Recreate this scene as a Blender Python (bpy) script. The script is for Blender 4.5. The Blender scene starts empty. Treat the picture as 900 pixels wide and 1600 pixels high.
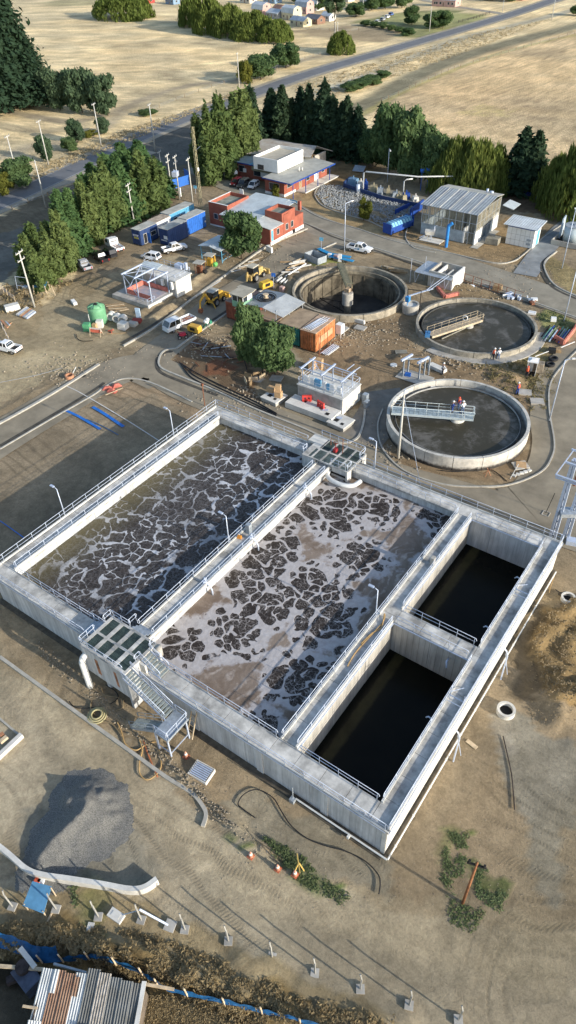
import bpy, bmesh, math, random
import numpy as np
from mathutils import Vector, Matrix
random.seed(7)
SC = bpy.context.scene
COL = SC.collection
PI = math.pi

# ---------------------------------------------------------------- camera
CAM_Z = 58.1
PITCH, ROLL, HEAD = math.radians(41.895), math.radians(-2.072), math.radians(53.21)
FPX = 1113.2                       # focal length for a picture 1600 px high
def _axes():
    cp, sp = math.cos(PITCH), math.sin(PITCH)
    fwd = Vector((0, cp, -sp)); right = Vector((1, 0, 0)); up = right.cross(fwd)
    r2 = math.cos(ROLL)*right + math.sin(ROLL)*up
    u2 = -math.sin(ROLL)*right + math.cos(ROLL)*up
    ex = Vector((math.sin(HEAD), -math.cos(HEAD), 0)); ey = Vector((math.cos(HEAD), math.sin(HEAD), 0))
    w = lambda v: Vector((ex.dot(v), ey.dot(v), v.z))
    return w(fwd), w(r2), w(u2)
FWD, RGT, UPV = _axes()
cam_data = bpy.data.cameras.new('camera'); cam = bpy.data.objects.new('camera', cam_data); COL.objects.link(cam)
cam.matrix_world = Matrix.Translation((0, 0, CAM_Z)) @ Matrix((RGT, UPV, -FWD)).transposed().to_4x4()
cam_data.sensor_fit = 'VERTICAL'; cam_data.sensor_height = 36; cam_data.lens = 36*FPX/1600
cam_data.clip_start = 0.5; cam_data.clip_end = 6000
SC.camera = cam
SC.render.resolution_x = 576; SC.render.resolution_y = 1024

def P(px, py, z=0.0):
    """ground point (at height z) seen at a pixel of the 900x1600 photograph"""
    r = FWD + RGT*((px-450)/FPX) - UPV*((py-800)/FPX)
    t = (z-CAM_Z)/r.z
    return Vector((r.x*t, r.y*t, z))
def HT(base, top, zb=0.0):
    """height of something standing at pixel base whose top is at pixel top"""
    d = P(base[0], base[1], zb); r = FWD + RGT*((top[0]-450)/FPX) - UPV*((top[1]-800)/FPX)
    t = (r.x*d.x+r.y*d.y)/(r.x*r.x+r.y*r.y)
    return CAM_Z + r.z*t - zb

# ---------------------------------------------------------------- light
SUN_EL, SUN_AZ = math.radians(18), math.radians(1.5)      # the sun stands low over +X
w = bpy.data.worlds.new('World'); SC.world = w; w.use_nodes = True
nt = w.node_tree; bg = nt.nodes['Background']
sky = nt.nodes.new('ShaderNodeTexSky'); sky.sky_type = 'NISHITA'; sky.sun_disc = False
sky.sun_elevation = SUN_EL; sky.sun_rotation = math.radians(90)-SUN_AZ
sky.altitude = 200; sky.air_density = 1.0; sky.dust_density = 1.2
nt.links.new(sky.outputs[0], bg.inputs[0]); bg.inputs[1].default_value = 0.15
sl = bpy.data.lights.new('sun', 'SUN'); sl.energy = 3.7; sl.angle = math.radians(0.5); sl.color = (1.0, 0.93, 0.81)
so = bpy.data.objects.new('sun', sl); COL.objects.link(so)
sd = Vector((math.cos(SUN_EL)*math.cos(SUN_AZ), math.cos(SUN_EL)*math.sin(SUN_AZ), math.sin(SUN_EL)))
so.rotation_euler = sd.to_track_quat('Z', 'Y').to_euler()
so.location = (60, 0, 80)
SC.view_settings.view_transform = 'Standard'; SC.view_settings.look = 'None'
SC.view_settings.exposure = 0.76; SC.view_settings.gamma = 1
SC.render.engine = 'CYCLES'

# ---------------------------------------------------------------- materials
MT = {}
def nd(nt, t, **k):
    n = nt.nodes.new(t)
    for a, b in k.items():
        if isinstance(a, str) and hasattr(n, a): setattr(n, a, b)
    return n
def mat(name, col, rough=0.8, var=0.18, vs=0.8, bump=0.0, bs=8.0, metal=0.0, col2=None, spec=0.3, world=True, fine=None):
    """principled material: base colour broken by two noises, optional bump"""
    if name in MT: return MT[name]
    m = bpy.data.materials.new(name); m.use_nodes = True; nt = m.node_tree; L = nt.links
    b = nt.nodes['Principled BSDF']; b.inputs['Roughness'].default_value = rough; b.inputs['Metallic'].default_value = metal
    b.inputs['Specular IOR Level'].default_value = spec
    if world: src = nd(nt, 'ShaderNodeNewGeometry').outputs['Position']
    else: src = nd(nt, 'ShaderNodeTexCoord').outputs['Object']
    c = (*col, 1)
    c2 = (*col2, 1) if col2 else tuple(x*(1-var*1.6) for x in col)+(1,)
    c1 = tuple(min(1, x*(1+var*.6)) for x in col)+(1,) if not col2 else c
    n1 = nd(nt, 'ShaderNodeTexNoise'); n1.inputs['Scale'].default_value = vs; n1.inputs['Detail'].default_value = 8; n1.inputs['Roughness'].default_value = .65
    L.new(src, n1.inputs['Vector'])
    r = nd(nt, 'ShaderNodeValToRGB'); r.color_ramp.elements[0].position = .35; r.color_ramp.elements[1].position = .68
    r.color_ramp.elements[0].color = c2; r.color_ramp.elements[1].color = c1
    L.new(n1.outputs['Fac'], r.inputs['Fac']); L.new(r.outputs['Color'], b.inputs['Base Color'])
    if bump:
        n2 = nd(nt, 'ShaderNodeTexNoise'); n2.inputs['Scale'].default_value = bs; n2.inputs['Detail'].default_value = 6; n2.inputs['Roughness'].default_value = .7
        L.new(src, n2.inputs['Vector'])
        bp = nd(nt, 'ShaderNodeBump'); bp.inputs['Strength'].default_value = 1; bp.inputs['Distance'].default_value = bump
        L.new(n2.outputs['Fac'], bp.inputs['Height']); L.new(bp.outputs['Normal'], b.inputs['Normal'])
    MT[name] = m; return m

def glass_like(name, col, rough=.12):
    m = mat(name, col, rough=rough, var=.1, spec=.6); return m

# ---------------------------------------------------------------- mesh building
class MB:
    def __init__(s): s.v = []; s.f = []; s.sm = False
    def add(s, v, f):
        n = len(s.v); s.v += [tuple(p) for p in v]; s.f += [tuple(i+n for i in q) for q in f]; return s
    def box(s, c, d, rz=0, taper=1.0, tx=None):
        cx, cy, cz = c; x, y, z = d[0]/2, d[1]/2, d[2]/2; t = taper; t2 = taper if tx is None else tx
        v = [(-x,-y,-z),(x,-y,-z),(x,y,-z),(-x,y,-z),(-x*t2,-y*t,z),(x*t2,-y*t,z),(x*t2,y*t,z),(-x*t2,y*t,z)]
        ca, sa = math.cos(rz), math.sin(rz)
        return s.add([(cx+a*ca-b*sa, cy+a*sa+b*ca, cz+e) for a, b, e in v],
                     [(0,3,2,1),(4,5,6,7),(0,1,5,4),(1,2,6,5),(2,3,7,6),(3,0,4,7)])
    def bb(s, x0, y0, z0, x1, y1, z1): return s.box(((x0+x1)/2,(y0+y1)/2,(z0+z1)/2),(abs(x1-x0),abs(y1-y0),abs(z1-z0)))
    def bar(s, p, q, w=.1, h=None):
        p, q = Vector(p), Vector(q); h = w if h is None else h
        d = q-p
        if d.length < 1e-6: return s
        d.normalize(); up = Vector((0,0,1)) if abs(d.z) < .95 else Vector((1,0,0))
        a = d.cross(up).normalized()*w/2; b = a.cross(d).normalized()*h/2
        v = [p-a-b, p+a-b, p+a+b, p-a+b, q-a-b, q+a-b, q+a+b, q-a+b]
        return s.add(v, [(0,3,2,1),(4,5,6,7),(0,1,5,4),(1,2,6,5),(2,3,7,6),(3,0,4,7)])
    def tube(s, pts, r, n=6, r2=None, caps=True):
        pts = [Vector(p) for p in pts]; N = len(pts); base = len(s.v)
        for i, p in enumerate(pts):
            d = (pts[min(i+1,N-1)]-pts[max(i-1,0)]).normalized()
            up = Vector((0,0,1)) if abs(d.z) < .93 else Vector((1,0,0))
            a = d.cross(up).normalized(); b = a.cross(d).normalized()
            rr = r if r2 is None else r+(r2-r)*i/(N-1)
            for k in range(n):
                t = 2*PI*k/n; s.v.append(tuple(p+a*(rr*math.cos(t))+b*(rr*math.sin(t))))
        for i in range(N-1):
            for k in range(n):
                k2 = (k+1) % n; s.f.append((base+i*n+k, base+i*n+k2, base+(i+1)*n+k2, base+(i+1)*n+k))
        if caps: s.f.append(tuple(base+k for k in range(n))[::-1]); s.f.append(tuple(base+(N-1)*n+k for k in range(n)))
        return s
    def cyl(s, c, r, h, n=20, r2=None):
        return s.tube([(c[0],c[1],c[2]),(c[0],c[1],c[2]+h)], r, n, r2)
    def ring(s, c, r0, r1, z0, z1, n=64, a0=0, a1=2*PI):
        full = abs(a1-a0-2*PI) < 1e-6; N = n if full else n+1; base = len(s.v)
        for i in range(N):
            a = a0+(a1-a0)*i/n; ca, sa = math.cos(a), math.sin(a)
            for rr, z in ((r0,z0),(r1,z0),(r1,z1),(r0,z1)): s.v.append((c[0]+rr*ca, c[1]+rr*sa, c[2]+z))
        for i in range(n):
            j = (i+1) % N
            for k in range(4):
                k2 = (k+1) % 4; s.f.append((base+i*4+k, base+j*4+k, base+j*4+k2, base+i*4+k2))
        if not full: s.f.append((base,base+1,base+2,base+3)); s.f.append(tuple(base+n*4+k for k in (3,2,1,0)))
        return s
    def prism(s, poly, z0, z1, axis='z', off=0):
        """polygon extruded: axis z -> poly is (x,y); axis y -> poly is (x,z) extruded from y=z0 to z1"""
        n = len(poly)
        if axis == 'z': v = [(x,y,z0) for x,y in poly]+[(x,y,z1) for x,y in poly]
        elif axis == 'y': v = [(x,z0,y) for x,y in poly]+[(x,z1,y) for x,y in poly]
        else: v = [(z0,x,y) for x,y in poly]+[(z1,x,y) for x,y in poly]
        return s.add(v, [tuple(range(n))[::-1], tuple(range(n,2*n))]+[(i,(i+1)%n,n+(i+1)%n,n+i) for i in range(n)])
    def quad(s, a, b, c, d, th=0):
        if not th: return s.add([a,b,c,d],[(0,1,2,3)])
        a,b,c,d = map(Vector,(a,b,c,d)); n = (b-a).cross(d-a).normalized()*th
        return s.add([a-n,b-n,c-n,d-n,a,b,c,d],[(0,3,2,1),(4,5,6,7),(0,1,5,4),(1,2,6,5),(2,3,7,6),(3,0,4,7)])
    def torus(s, c, R, r, n=24, m=6, axis='z'):
        pts = []
        base = len(s.v)
        for i in range(n):
            a = 2*PI*i/n
            for k in range(m):
                b = 2*PI*k/m; rr = R+r*math.cos(b); x, y, z = rr*math.cos(a), rr*math.sin(a), r*math.sin(b)
                if axis == 'y': x, y, z = x, z, y
                if axis == 'x': x, y, z = z, x, y
                s.v.append((c[0]+x, c[1]+y, c[2]+z))
        for i in range(n):
            for k in range(m):
                s.f.append((base+i*m+k, base+((i+1)%n)*m+k, base+((i+1)%n)*m+(k+1)%m, base+i*m+(k+1)%m))
        return s
    def mesh(s, name, m, smooth=False):
        me = bpy.data.meshes.new(name); me.from_pydata(s.v, [], s.f); me.validate()
        if s.sm or smooth: me.polygons.foreach_set('use_smooth', [True]*len(me.polygons))
        b = bmesh.new(); b.from_mesh(me); bmesh.ops.recalc_face_normals(b, faces=b.faces); b.to_mesh(me); b.free()
        me.materials.append(m); return me

CH = {}
def adopt(o, parent):
    o.parent = parent; CH.setdefault(parent.name, []).append(o)
def obj(name, me, parent=None, loc=None, rz=0):
    o = bpy.data.objects.new(name, me); COL.objects.link(o)
    if parent: adopt(o, parent)
    if loc is not None: o.location = loc
    if rz: o.rotation_euler = (0, 0, rz)
    return o
def part(name, mb, m, parent, smooth=False, label=None, stuff=False, loc=None, rz=0):
    o = obj(name, mb.mesh(name, m, smooth), parent, loc, rz)
    if label: o['label'] = label
    if stuff: o['kind'] = 'stuff'
    return o
def thing(name, label, cat, loc=(0,0,0), rz=0, group=None):
    o = bpy.data.objects.new(name, None); COL.objects.link(o); o.empty_display_size = .3
    o.location = loc; o.rotation_euler = (0,0,rz); o['label'] = label; o['category'] = cat
    if group: o['group'] = group
    return o
def solo(name, mb, m, label, cat, group=None, smooth=False, loc=None, rz=0):
    o = obj(name, mb.mesh(name, m, smooth), None, loc, rz); o['label'] = label; o['category'] = cat
    if group: o['group'] = group
    return o
def struct(name, mb, m, smooth=False, kind='structure'):
    o = obj(name, mb.mesh(name, m, smooth)); o['kind'] = kind; return o
def copy_tree(o, parent=None):
    c = o.copy(); COL.objects.link(c)
    if parent: adopt(c, parent)
    for ch in KIDS(o): copy_tree(ch, c)
    return c
def KIDS(o):
    return list(CH.get(o.name, ()))
ORD = ['first','second','third','fourth','fifth','sixth','seventh','eighth','ninth','tenth','eleventh','twelfth','thirteenth','fourteenth','fifteenth','sixteenth','seventeenth','eighteenth','nineteenth','twentieth']
def place(proto, used, loc, rz=0, label=None, group=None, scale=None, col=None):
    """first call moves the prototype itself, later ones copy it with its parts"""
    o = proto if not used.get(proto.name) else copy_tree(proto)
    used[proto.name] = True
    o.location = loc; o.rotation_euler = (0, 0, rz)
    if label: o['label'] = label
    if group: o['group'] = group
    if scale: o.scale = scale if hasattr(scale, '__len__') else (scale,)*3
    return o
USED = {}

def catmull(pts, n=8, closed=False):
    pts = [Vector(p) for p in pts]; out = []; N = len(pts)
    for i in range(N-1):
        p0 = pts[max(i-1,0)]; p1 = pts[i]; p2 = pts[i+1]; p3 = pts[min(i+2,N-1)]
        for k in range(n):
            t = k/n; out.append(.5*((2*p1)+(p2-p0)*t+(2*p0-5*p1+4*p2-p3)*t*t+(3*p1-p0-3*p2+p3)*t**3))
    out.append(pts[-1]); return out
def pxs(lst, z=0): return [P(a, b, z) for a, b in lst]
def hexo(px, py, z=0):
    p = P(px, py, z); return (p.x, p.y, z)
def heading(a, b):
    """z rotation that turns local +X from ground pixel a to ground pixel b"""
    p, q = P(*a), P(*b); return math.atan2(q.y-p.y, q.x-p.x)
# ---------------------------------------------------------------- numpy noise
def _hash(ix, iy, s): 
    n = (ix*374761393 + iy*668265263 + s*982451653) & 0x7fffffff
    n = (n ^ (n >> 13))*1274126177 & 0x7fffffff
    return ((n ^ (n >> 16)) & 0xffff)/65535.0
def vnoise(x, y, s=0):
    ix = np.floor(x).astype(np.int64); iy = np.floor(y).astype(np.int64); fx = x-ix; fy = y-iy
    fx = fx*fx*(3-2*fx); fy = fy*fy*(3-2*fy)
    a = _hash(ix,iy,s); b = _hash(ix+1,iy,s); c = _hash(ix,iy+1,s); d = _hash(ix+1,iy+1,s)
    return (a*(1-fx)+b*fx)*(1-fy)+(c*(1-fx)+d*fx)*fy
def fbm(x, y, s=0, o=4):
    r = 0; a = .5
    for k in range(o): r = r+a*vnoise(x*2**k, y*2**k, s+k*17); a *= .5
    return r/(1-.5**o)
def inpoly(X, Y, poly):
    ins = np.zeros(X.shape, bool); n = len(poly)
    for i in range(n):
        x1, y1 = poly[i]; x2, y2 = poly[(i+1) % n]
        if y1 == y2: continue
        c = ((y1 > Y) != (y2 > Y)) & (X < (x2-x1)*(Y-y1)/(y2-y1)+x1)
        ins ^= c
    return ins
def segdist(X, Y, pts):
    d = np.full(X.shape, 1e9)
    for a, b in zip(pts[:-1], pts[1:]):
        vx, vy = b[0]-a[0], b[1]-a[1]; L = vx*vx+vy*vy+1e-9
        t = np.clip(((X-a[0])*vx+(Y-a[1])*vy)/L, 0, 1)
        d = np.minimum(d, np.hypot(X-a[0]-t*vx, Y-a[1]-t*vy))
    return d
# the plant's fixed dimensions (metres)
BX0, BX1, BY0, BY1, BZ = -56.8, -8.8, 22.85, 60.5, 4.1
CLAR = [((-63.9,106.7),10.5,1.2), ((-39.2,106.9),9.95,1.0), ((-29.5,79.1),9.65,2.0)]
def axis(lo, hi, dlo, dhi, step):
    a = list(np.arange(dlo, dhi, step)); x = dlo; s = step
    left = []
    while x > lo: s *= 1.03; x -= s; left.append(x)
    x = a[-1]; s = step; right = []
    while x < hi: s *= 1.03; x += s; right.append(x)
    return np.array(left[::-1]+a+right)
gx = axis(-1500, 900, -128, 8, .5); gy = axis(-500, 2500, -4, 165, .5)
GX, GY = np.meshgrid(gx, gy)
for (c, R, h) in CLAR:                        # snap the sheet's cut edge onto the tank walls
    r = np.hypot(GX-c[0], GY-c[1]); k = (r > R-.75) & (r < R-.2)
    f = np.where(k, (R-.2)/np.maximum(r,.01), 1); GX = c[0]+(GX-c[0])*f; GY = c[1]+(GY-c[1])*f
C = np.zeros(GX.shape+(3,)); W = np.zeros(GX.shape)   # W: how grassy (0 bare earth .. 1 dry grass)
WX = GX+(fbm(GX*.35,GY*.35,3)-.5)*5; WY = GY+(fbm(GX*.35,GY*.35,9)-.5)*5
big = fbm(GX*.05, GY*.05, 21, 5); mid = fbm(GX*.3, GY*.3, 33, 4)
DIRT = np.array((.275,.222,.16)); FIELD = np.array((.61,.52,.345))
C[:] = FIELD; W[:] = 1
PXX = None
def paint(col, px, grass=0.0, warp=1.0, op=1.0, fuzz=0.0, hole=False):
    poly = [(p.x, p.y) for p in pxs(px)]
    X = GX+(WX-GX)*warp; Y = GY+(WY-GY)*warp
    m = inpoly(X, Y, poly)
    a = m.astype(float)*op
    if fuzz: a = a*np.clip((mid-.5)*fuzz+.6, 0, 1)
    C[:] = C*(1-a[...,None])+np.array(col)*a[...,None]; W[:] = W*(1-a)+grass*a
def trail(col, px, wid, op=1.0, grass=0.0, soft=.4):
    pts = [(p.x,p.y) for p in catmull(pxs(px), 5)]
    d = segdist(WX*.3+GX*.7, WY*.3+GY*.7, pts); a = np.clip((wid/2-d)/(wid*soft)+.5, 0, 1)*op
    C[:] = C*(1-a[...,None])+np.array(col)*a[...,None]; W[:] = W*(1-a)+grass*a
# far fields
paint((.52,.42,.275), [(560,165),(660,118),(760,80),(905,45),(980,60),(980,330),(700,300)], 1, .6)
paint((.44,.345,.225), [(600,130),(720,130),(850,150),(860,190),(700,200),(610,170)], 1, 3, .6, 2)
paint((.52,.45,.22), [(740,160),(800,170),(790,185),(730,180)], 1, 3, .7, 2)
paint((.55,.44,.27), [(160,60),(280,70),(330,90),(250,120),(150,110)], 1, 3, .6, 1)
paint((.20,.24,.10), [(550,35),(620,20),(700,14),(790,30),(730,48),(650,62),(590,50)], .8, 1, .8)
paint((.30,.28,.17), [(60,-8),(200,-2),(230,18),(150,8),(80,10)], .8, 1, .8)
paint((.33,.27,.19), [(450,48),(560,38),(640,45),(600,66),(500,60)], .3, 1, .9)
# verge + tracks north of the road
trail((.33,.285,.225), [(-60,175),(0,172),(60,183),(120,190),(190,170),(230,152),(300,132),(370,125),(420,108),(520,82)], 5, .9)
trail((.34,.30,.25), [(-40,260),(0,245),(60,225),(100,222),(160,200),(190,175)], 5, .7)
trail((.36,.31,.23), [(0,195),(60,205),(130,195)], 6, .6)
trail((.44,.41,.34), [(430,172),(480,150),(560,122),(640,90),(720,60),(800,40),(900,14),(980,-10)], 6, .95)
trail((.225,.21,.155), [(520,190),(580,160),(650,118),(730,85),(820,60),(920,35),(1000,10)], 10, 1.0, .2)
trail((.36,.33,.15), [(560,182),(640,138),(740,97),(820,72),(920,50)], 3, .7, .6)
# dark ground between the road and the pines
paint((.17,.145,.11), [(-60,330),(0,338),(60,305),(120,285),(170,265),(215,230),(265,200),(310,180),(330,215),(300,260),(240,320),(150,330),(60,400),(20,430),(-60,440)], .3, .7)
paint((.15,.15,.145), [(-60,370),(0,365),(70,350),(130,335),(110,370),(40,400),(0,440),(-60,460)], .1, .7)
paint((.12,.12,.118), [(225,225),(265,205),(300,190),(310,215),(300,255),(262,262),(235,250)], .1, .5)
# the site itself
SITE = [(-80,470),(0,450),(40,440),(110,440),(150,370),(215,300),(262,262),(300,268),(370,262),(380,215),(520,225),(600,235),(690,275),(790,300),(960,310),(1300,420),(1300,1500),(1000,1700),(600,1680),(300,1680),(-200,1500),(-300,900)]
paint(DIRT, SITE, 0, .4)
paint((.20,.165,.12), [(420,225),(560,228),(640,262),(600,280),(540,285),(520,260),(430,240)], .3)
paint((.26,.19,.11), [(530,250),(600,270),(560,300),(500,290),(480,310),(520,330),(470,345),(450,330),(500,300)], .4)
paint((.25,.195,.125), [(300,255),(330,262),(370,268),(360,285),(320,278),(300,275)], .4)
paint((.33,.25,.15), [(480,290),(560,330),(640,360),(640,385),(540,355),(470,318)], .1, .5)
paint((.31,.23,.14), [(560,340),(620,372),(700,395),(800,412),(838,404),(850,372),(830,330),(780,345),(730,385),(650,360)], .3, .5)
paint((.18,.13,.09), [(780,300),(850,310),(960,330),(960,350),(860,335),(790,325)], .1)
paint((.30,.25,.14), [(850,395),(900,420),(960,440),(960,475),(900,462),(870,440),(850,415)], .6, .3)
paint((.22,.175,.12), [(420,395),(480,390),(490,400),(455,430),(450,460),(430,500),(405,470),(400,440)], .1)
paint((.20,.22,.08), [(478,398),(520,395),(525,412),(480,412)], .8, .8)
paint((.29,.235,.155), [(0,480),(80,440),(150,430),(190,480),(120,560),(0,560)], 0, 1, .7)
paint((.34,.29,.21), [(60,410),(130,470),(170,430),(250,400),(300,400),(330,420),(260,500),(200,540),(60,600),(-60,640),(-60,540),(60,520)], 0, .8, .6)
paint((.40,.34,.24), [(-60,560),(0,545),(150,555),(210,590),(150,560),(60,600),(-60,660)], 0, .7, .5)
# dark workshop ground
paint((.16,.115,.08), [(262,545),(300,520),(360,545),(400,560),(400,610),(440,650),(410,640),(330,590),(280,575)], 0, .5)
paint((.20,.09,.055), [(340,560),(372,575),(352,590),(320,580)], 0, .6, .8)
paint((.15,.09,.065), [(300,525),(345,540),(370,555),(330,560),(295,545)], 0, 1, .8)
paint((.30,.27,.22), [(440,520),(500,545),(480,575),(520,600),(450,590),(430,570)], 0, .5, .8)
# ground round the clarifiers
paint((.25,.19,.125), [(520,500),(640,500),(660,540),(610,575),(560,610),(600,700),(560,640),(500,560)], 0, 1, .7)
paint((.26,.22,.115), [(720,565),(800,560),(850,520),(862,560),(880,540),(866,620),(850,650),(830,640),(810,590),(740,580)], .6, .5)
paint((.23,.26,.10), [(838,490),(880,485),(900,520),(870,530),(845,505)], .8, .8, .7)
paint((.22,.17,.11), [(690,440),(780,450),(820,465),(770,468),(700,465)], .2, .6, .7)
paint((.17,.135,.10), [(622,500),(645,500),(640,540),(620,530)], 0, .5, .6)
paint((.27,.26,.23), [(450,600),(560,640),(580,690),(520,700),(460,660),(400,640)], 0, .3, .3)
paint((.225,.165,.11), [(440,505),(520,500),(640,492),(655,545),(720,572),(850,566),(862,650),(600,605),(560,645),(470,585)], 0, 1, .75)
paint((.21,.155,.105), [(596,660),(600,700),(660,745),(800,755),(850,725),(860,640),(840,640),(830,700),(760,735),(650,715)], 0, .6, .8)
paint((.215,.17,.12), [(290,470),(340,440),(420,395),(440,400),(350,460),(300,490)], 0, .8, .6)
paint((.20,.16,.115), [(170,440),(290,440),(300,480),(230,510),(150,520)], 0, 1.2, .6)
# fill behind wall A-B: levelled brown earth
paint((.25,.205,.155), [(-40,740),(0,700),(160,604),(235,590),(330,640),(0,880),(-200,1000)], 0, .3)
paint((.32,.245,.175), [(165,604),(235,590),(320,640),(300,650),(240,615),(170,620)], 0, .6, .8)
# foreground
paint((.345,.30,.235), [(0,1040),(250,1200),(330,1300),(600,1420),(900,1480),(1100,1700),(300,1680),(-200,1450),(-200,1100)], 0, .4)
paint((.25,.23,.19), [(400,1230),(560,1310),(620,1345),(610,1400),(480,1370),(360,1300),(340,1250)], 0, 1, .8)
paint((.235,.225,.20), [(770,1110),(850,1130),(900,1180),(900,1290),(860,1390),(820,1300),(780,1200)], 0, 1, .85)
paint((.34,.32,.29), [(745,1105),(785,1100),(800,1160),(765,1175)], 0, 1, .8)
paint((.27,.195,.105), [(840,950),(910,935),(1000,960),(1000,1110),(880,1110),(840,1060),(828,1010)], 0, .5)
paint((.13,.105,.075), [(838,945),(856,962),(836,1005),(832,1040),(850,1060),(840,1100),(800,1090),(808,1050),(790,1020),(815,980)], 0, .5, .85)
paint((.36,.28,.165), [(720,890),(800,900),(880,905),(860,940),(780,960)], 0, 1, .4)
paint((.36,.31,.23), [(380,1330),(560,1390),(900,1430),(900,1560),(560,1480),(330,1400)], 0, .5, .5)
paint((.30,.245,.155), [(-100,1380),(60,1390),(220,1400),(300,1440),(480,1530),(620,1590),(600,1680),(200,1680),(-100,1540)], .3, .5, .8)
paint((.28,.215,.11), [(0,1450),(100,1452),(220,1462),(330,1500),(480,1570),(560,1620),(300,1640),(0,1560)], 1.0, 1.0, .9)
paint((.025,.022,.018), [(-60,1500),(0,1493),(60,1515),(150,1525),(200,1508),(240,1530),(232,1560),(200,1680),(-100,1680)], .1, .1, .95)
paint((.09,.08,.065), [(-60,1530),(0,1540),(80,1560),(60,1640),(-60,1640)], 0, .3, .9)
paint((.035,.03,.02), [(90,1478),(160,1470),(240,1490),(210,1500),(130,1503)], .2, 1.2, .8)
for col, pts, g in (((.10,.17,.04), [(695,1300),(730,1305),(715,1340),(700,1400),(690,1380)], 1), ((.11,.17,.05), [(745,1345),(790,1385),(775,1415),(750,1390)], 1), ((.12,.17,.05), [(715,1400),(760,1430),(740,1452),(700,1435)], 1),
        ((.10,.18,.04), [(425,1310),(470,1340),(500,1370),(545,1400),(540,1410),(470,1375),(440,1350)], 1), ((.12,.20,.05), [(105,1380),(140,1385),(170,1400),(130,1400)], 1), ((.15,.18,.07), [(120,1400),(160,1400),(160,1450),(120,1450)], 1), ((.12,.18,.06),[(360,1290),(400,1330),(380,1325)],1)):
    paint(col, pts, g, .7, .85, 3)
paint((.215,.205,.18), [(45,1262),(110,1248),(160,1262),(215,1310),(255,1370),(215,1392),(110,1382),(48,1368),(30,1320)], 0, .5, .75)
trail((.36,.31,.235), [(-60,1000),(60,1090),(180,1210),(330,1340),(560,1460),(760,1500),(960,1480)], 3.5, .55)
trail((.23,.205,.165), [(-60,1040),(50,1140),(170,1260),(300,1370),(520,1480),(700,1530)], 2, .45)
trail((.23,.20,.16), [(640,1330),(720,1230),(790,1100)], 2, .3)
trail((.20,.175,.13), [(820,1500),(840,1400),(900,1290)], 5, .35)
C *= (.84+.32*big)[...,None]*(.88+.24*mid)[...,None]
f1 = fbm(GX*1.1, GY*1.1, 51, 3)
C *= (1+(f1-.5)*(.42+.40*W))[...,None]
f2 = np.clip((fbm(GX*.22+40,GY*.22,61,5)-.5)*6,-1,1)
f3 = np.clip((fbm(GX*.13,GY*.13,131,6)-.5)*5,-1,1); f4 = np.clip((fbm(GX*.035+9,GY*.05,141,5)-.5)*5,-1,1)
C *= (1+W*(.16*f3+.16*f4))[...,None]*(1+(W*f4)[...,None]*np.array((.02,-.01,-.06)))
C *= (1+.13*f2*(1-W))[...,None]*(np.array((.99,.955,.84))*(1-W[...,None])+np.array((1.06,.99,.88))*W[...,None])
# heights: hollows, mounds, spoil
Z = -.10*mid*np.clip(1, 0, 1)-.02
site_near = (GX > -130) & (GX < 10) & (GY > -6) & (GY < 160)
def mound(px, rad, h, rough=.35, s=0, el=None):
    p = P(*px); dx, dy = GX-p.x, GY-p.y
    if el:
        a = el[0]; dx, dy = (dx*math.cos(a)+dy*math.sin(a))/el[1], -dx*math.sin(a)+dy*math.cos(a)
    r = np.hypot(dx, dy)/rad*(1+rough*(fbm(GX*.9,GY*.9,70+s)-.5)*2)
    Z[:] += h*np.clip(1-r, 0, 1)**1.2*(1+rough*(fbm(GX*2.2,GY*2.2,80+s,3)-.5))
def ditch(px, wid, depth, s=0):
    pts = [(p.x,p.y) for p in pxs(px)]; d = segdist(WX*.2+GX*.8, WY*.2+GY*.8, pts)
    Z[:] -= depth*np.clip(1-d/(wid/2), 0, 1)**.8*(.6+.8*fbm(GX,GY,s+5))
def bank(px, wid, h, s=0):
    pts = [(p.x,p.y) for p in pxs(px)]; d = segdist(WX*.25+GX*.75, WY*.25+GY*.75, pts)
    Z[:] += h*np.clip(1-d/(wid/2), 0, 1)**1.1*(.35+1.3*fbm(GX*.9,GY*.9,s+91))
# spoil heap (right), rough heaps and banks
mound((885,1010), 7, .35, .8, 1); mound((872,965), 3.5, .3, .9, 2); mound((874,1120), 1.9, 1.2, .7, 3); mound((908,1095), 3, 1.3, .8, 4); mound((862,1098), 1.5, .9, .8, 6)
mound((846,1090), 1.8, .45, .6, 5); ditch([(852,955),(838,985),(822,1010),(812,1040),(818,1075)], 1.6, .35)
bank([(60,1010),(140,1075),(230,1160),(290,1215),(340,1270),(400,1330)], 2.2, .28, 1)
bank([(270,1180),(330,1245),(372,1290),(430,1340)], 1.4, .35, 2); ditch([(385,1292),(440,1345)], 1.0, .6, 3)
bank([(-20,1460),(60,1470),(160,1480),(260,1500),(360,1540),(470,1600),(560,1640)], 2.6, .8, 4)
bank([(-20,1490),(100,1500),(240,1530),(420,1590)], 1.8, -.5, 5)
bank([(380,1500),(470,1540),(560,1590),(640,1620)], 3.2, .5, 6)
bank([(0,645),(60,612),(110,588),(140,575)], 2.2, .6, 7); bank([(220,490),(300,440),(330,420)], 3, .6, 8)
bank([(240,498),(280,470)], 3, .9, 9)
bank([(330,650),(420,668),(500,700),(560,725)], 1.6, .35, 10)
bank([(620,725),(700,755),(800,750)], 3, .5, 11); bank([(700,450),(760,455),(830,470)], 4, .9, 12)
bank([(630,560),(700,568),(760,580),(820,600),(850,640)], 4, .8, 13); bank([(600,600),(590,660)], 2, .5, 14)
bank([(440,420),(455,440),(450,470)], 3, .8, 15); bank([(480,405),(520,398)], 2, .5, 16)
bank([(780,320),(840,330),(900,345)], 3, .9, 17); bank([(560,325),(600,340)], 2, .7, 18)
bank([(40,455),(75,450),(60,470)], 4, 1.0, 19)
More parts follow.
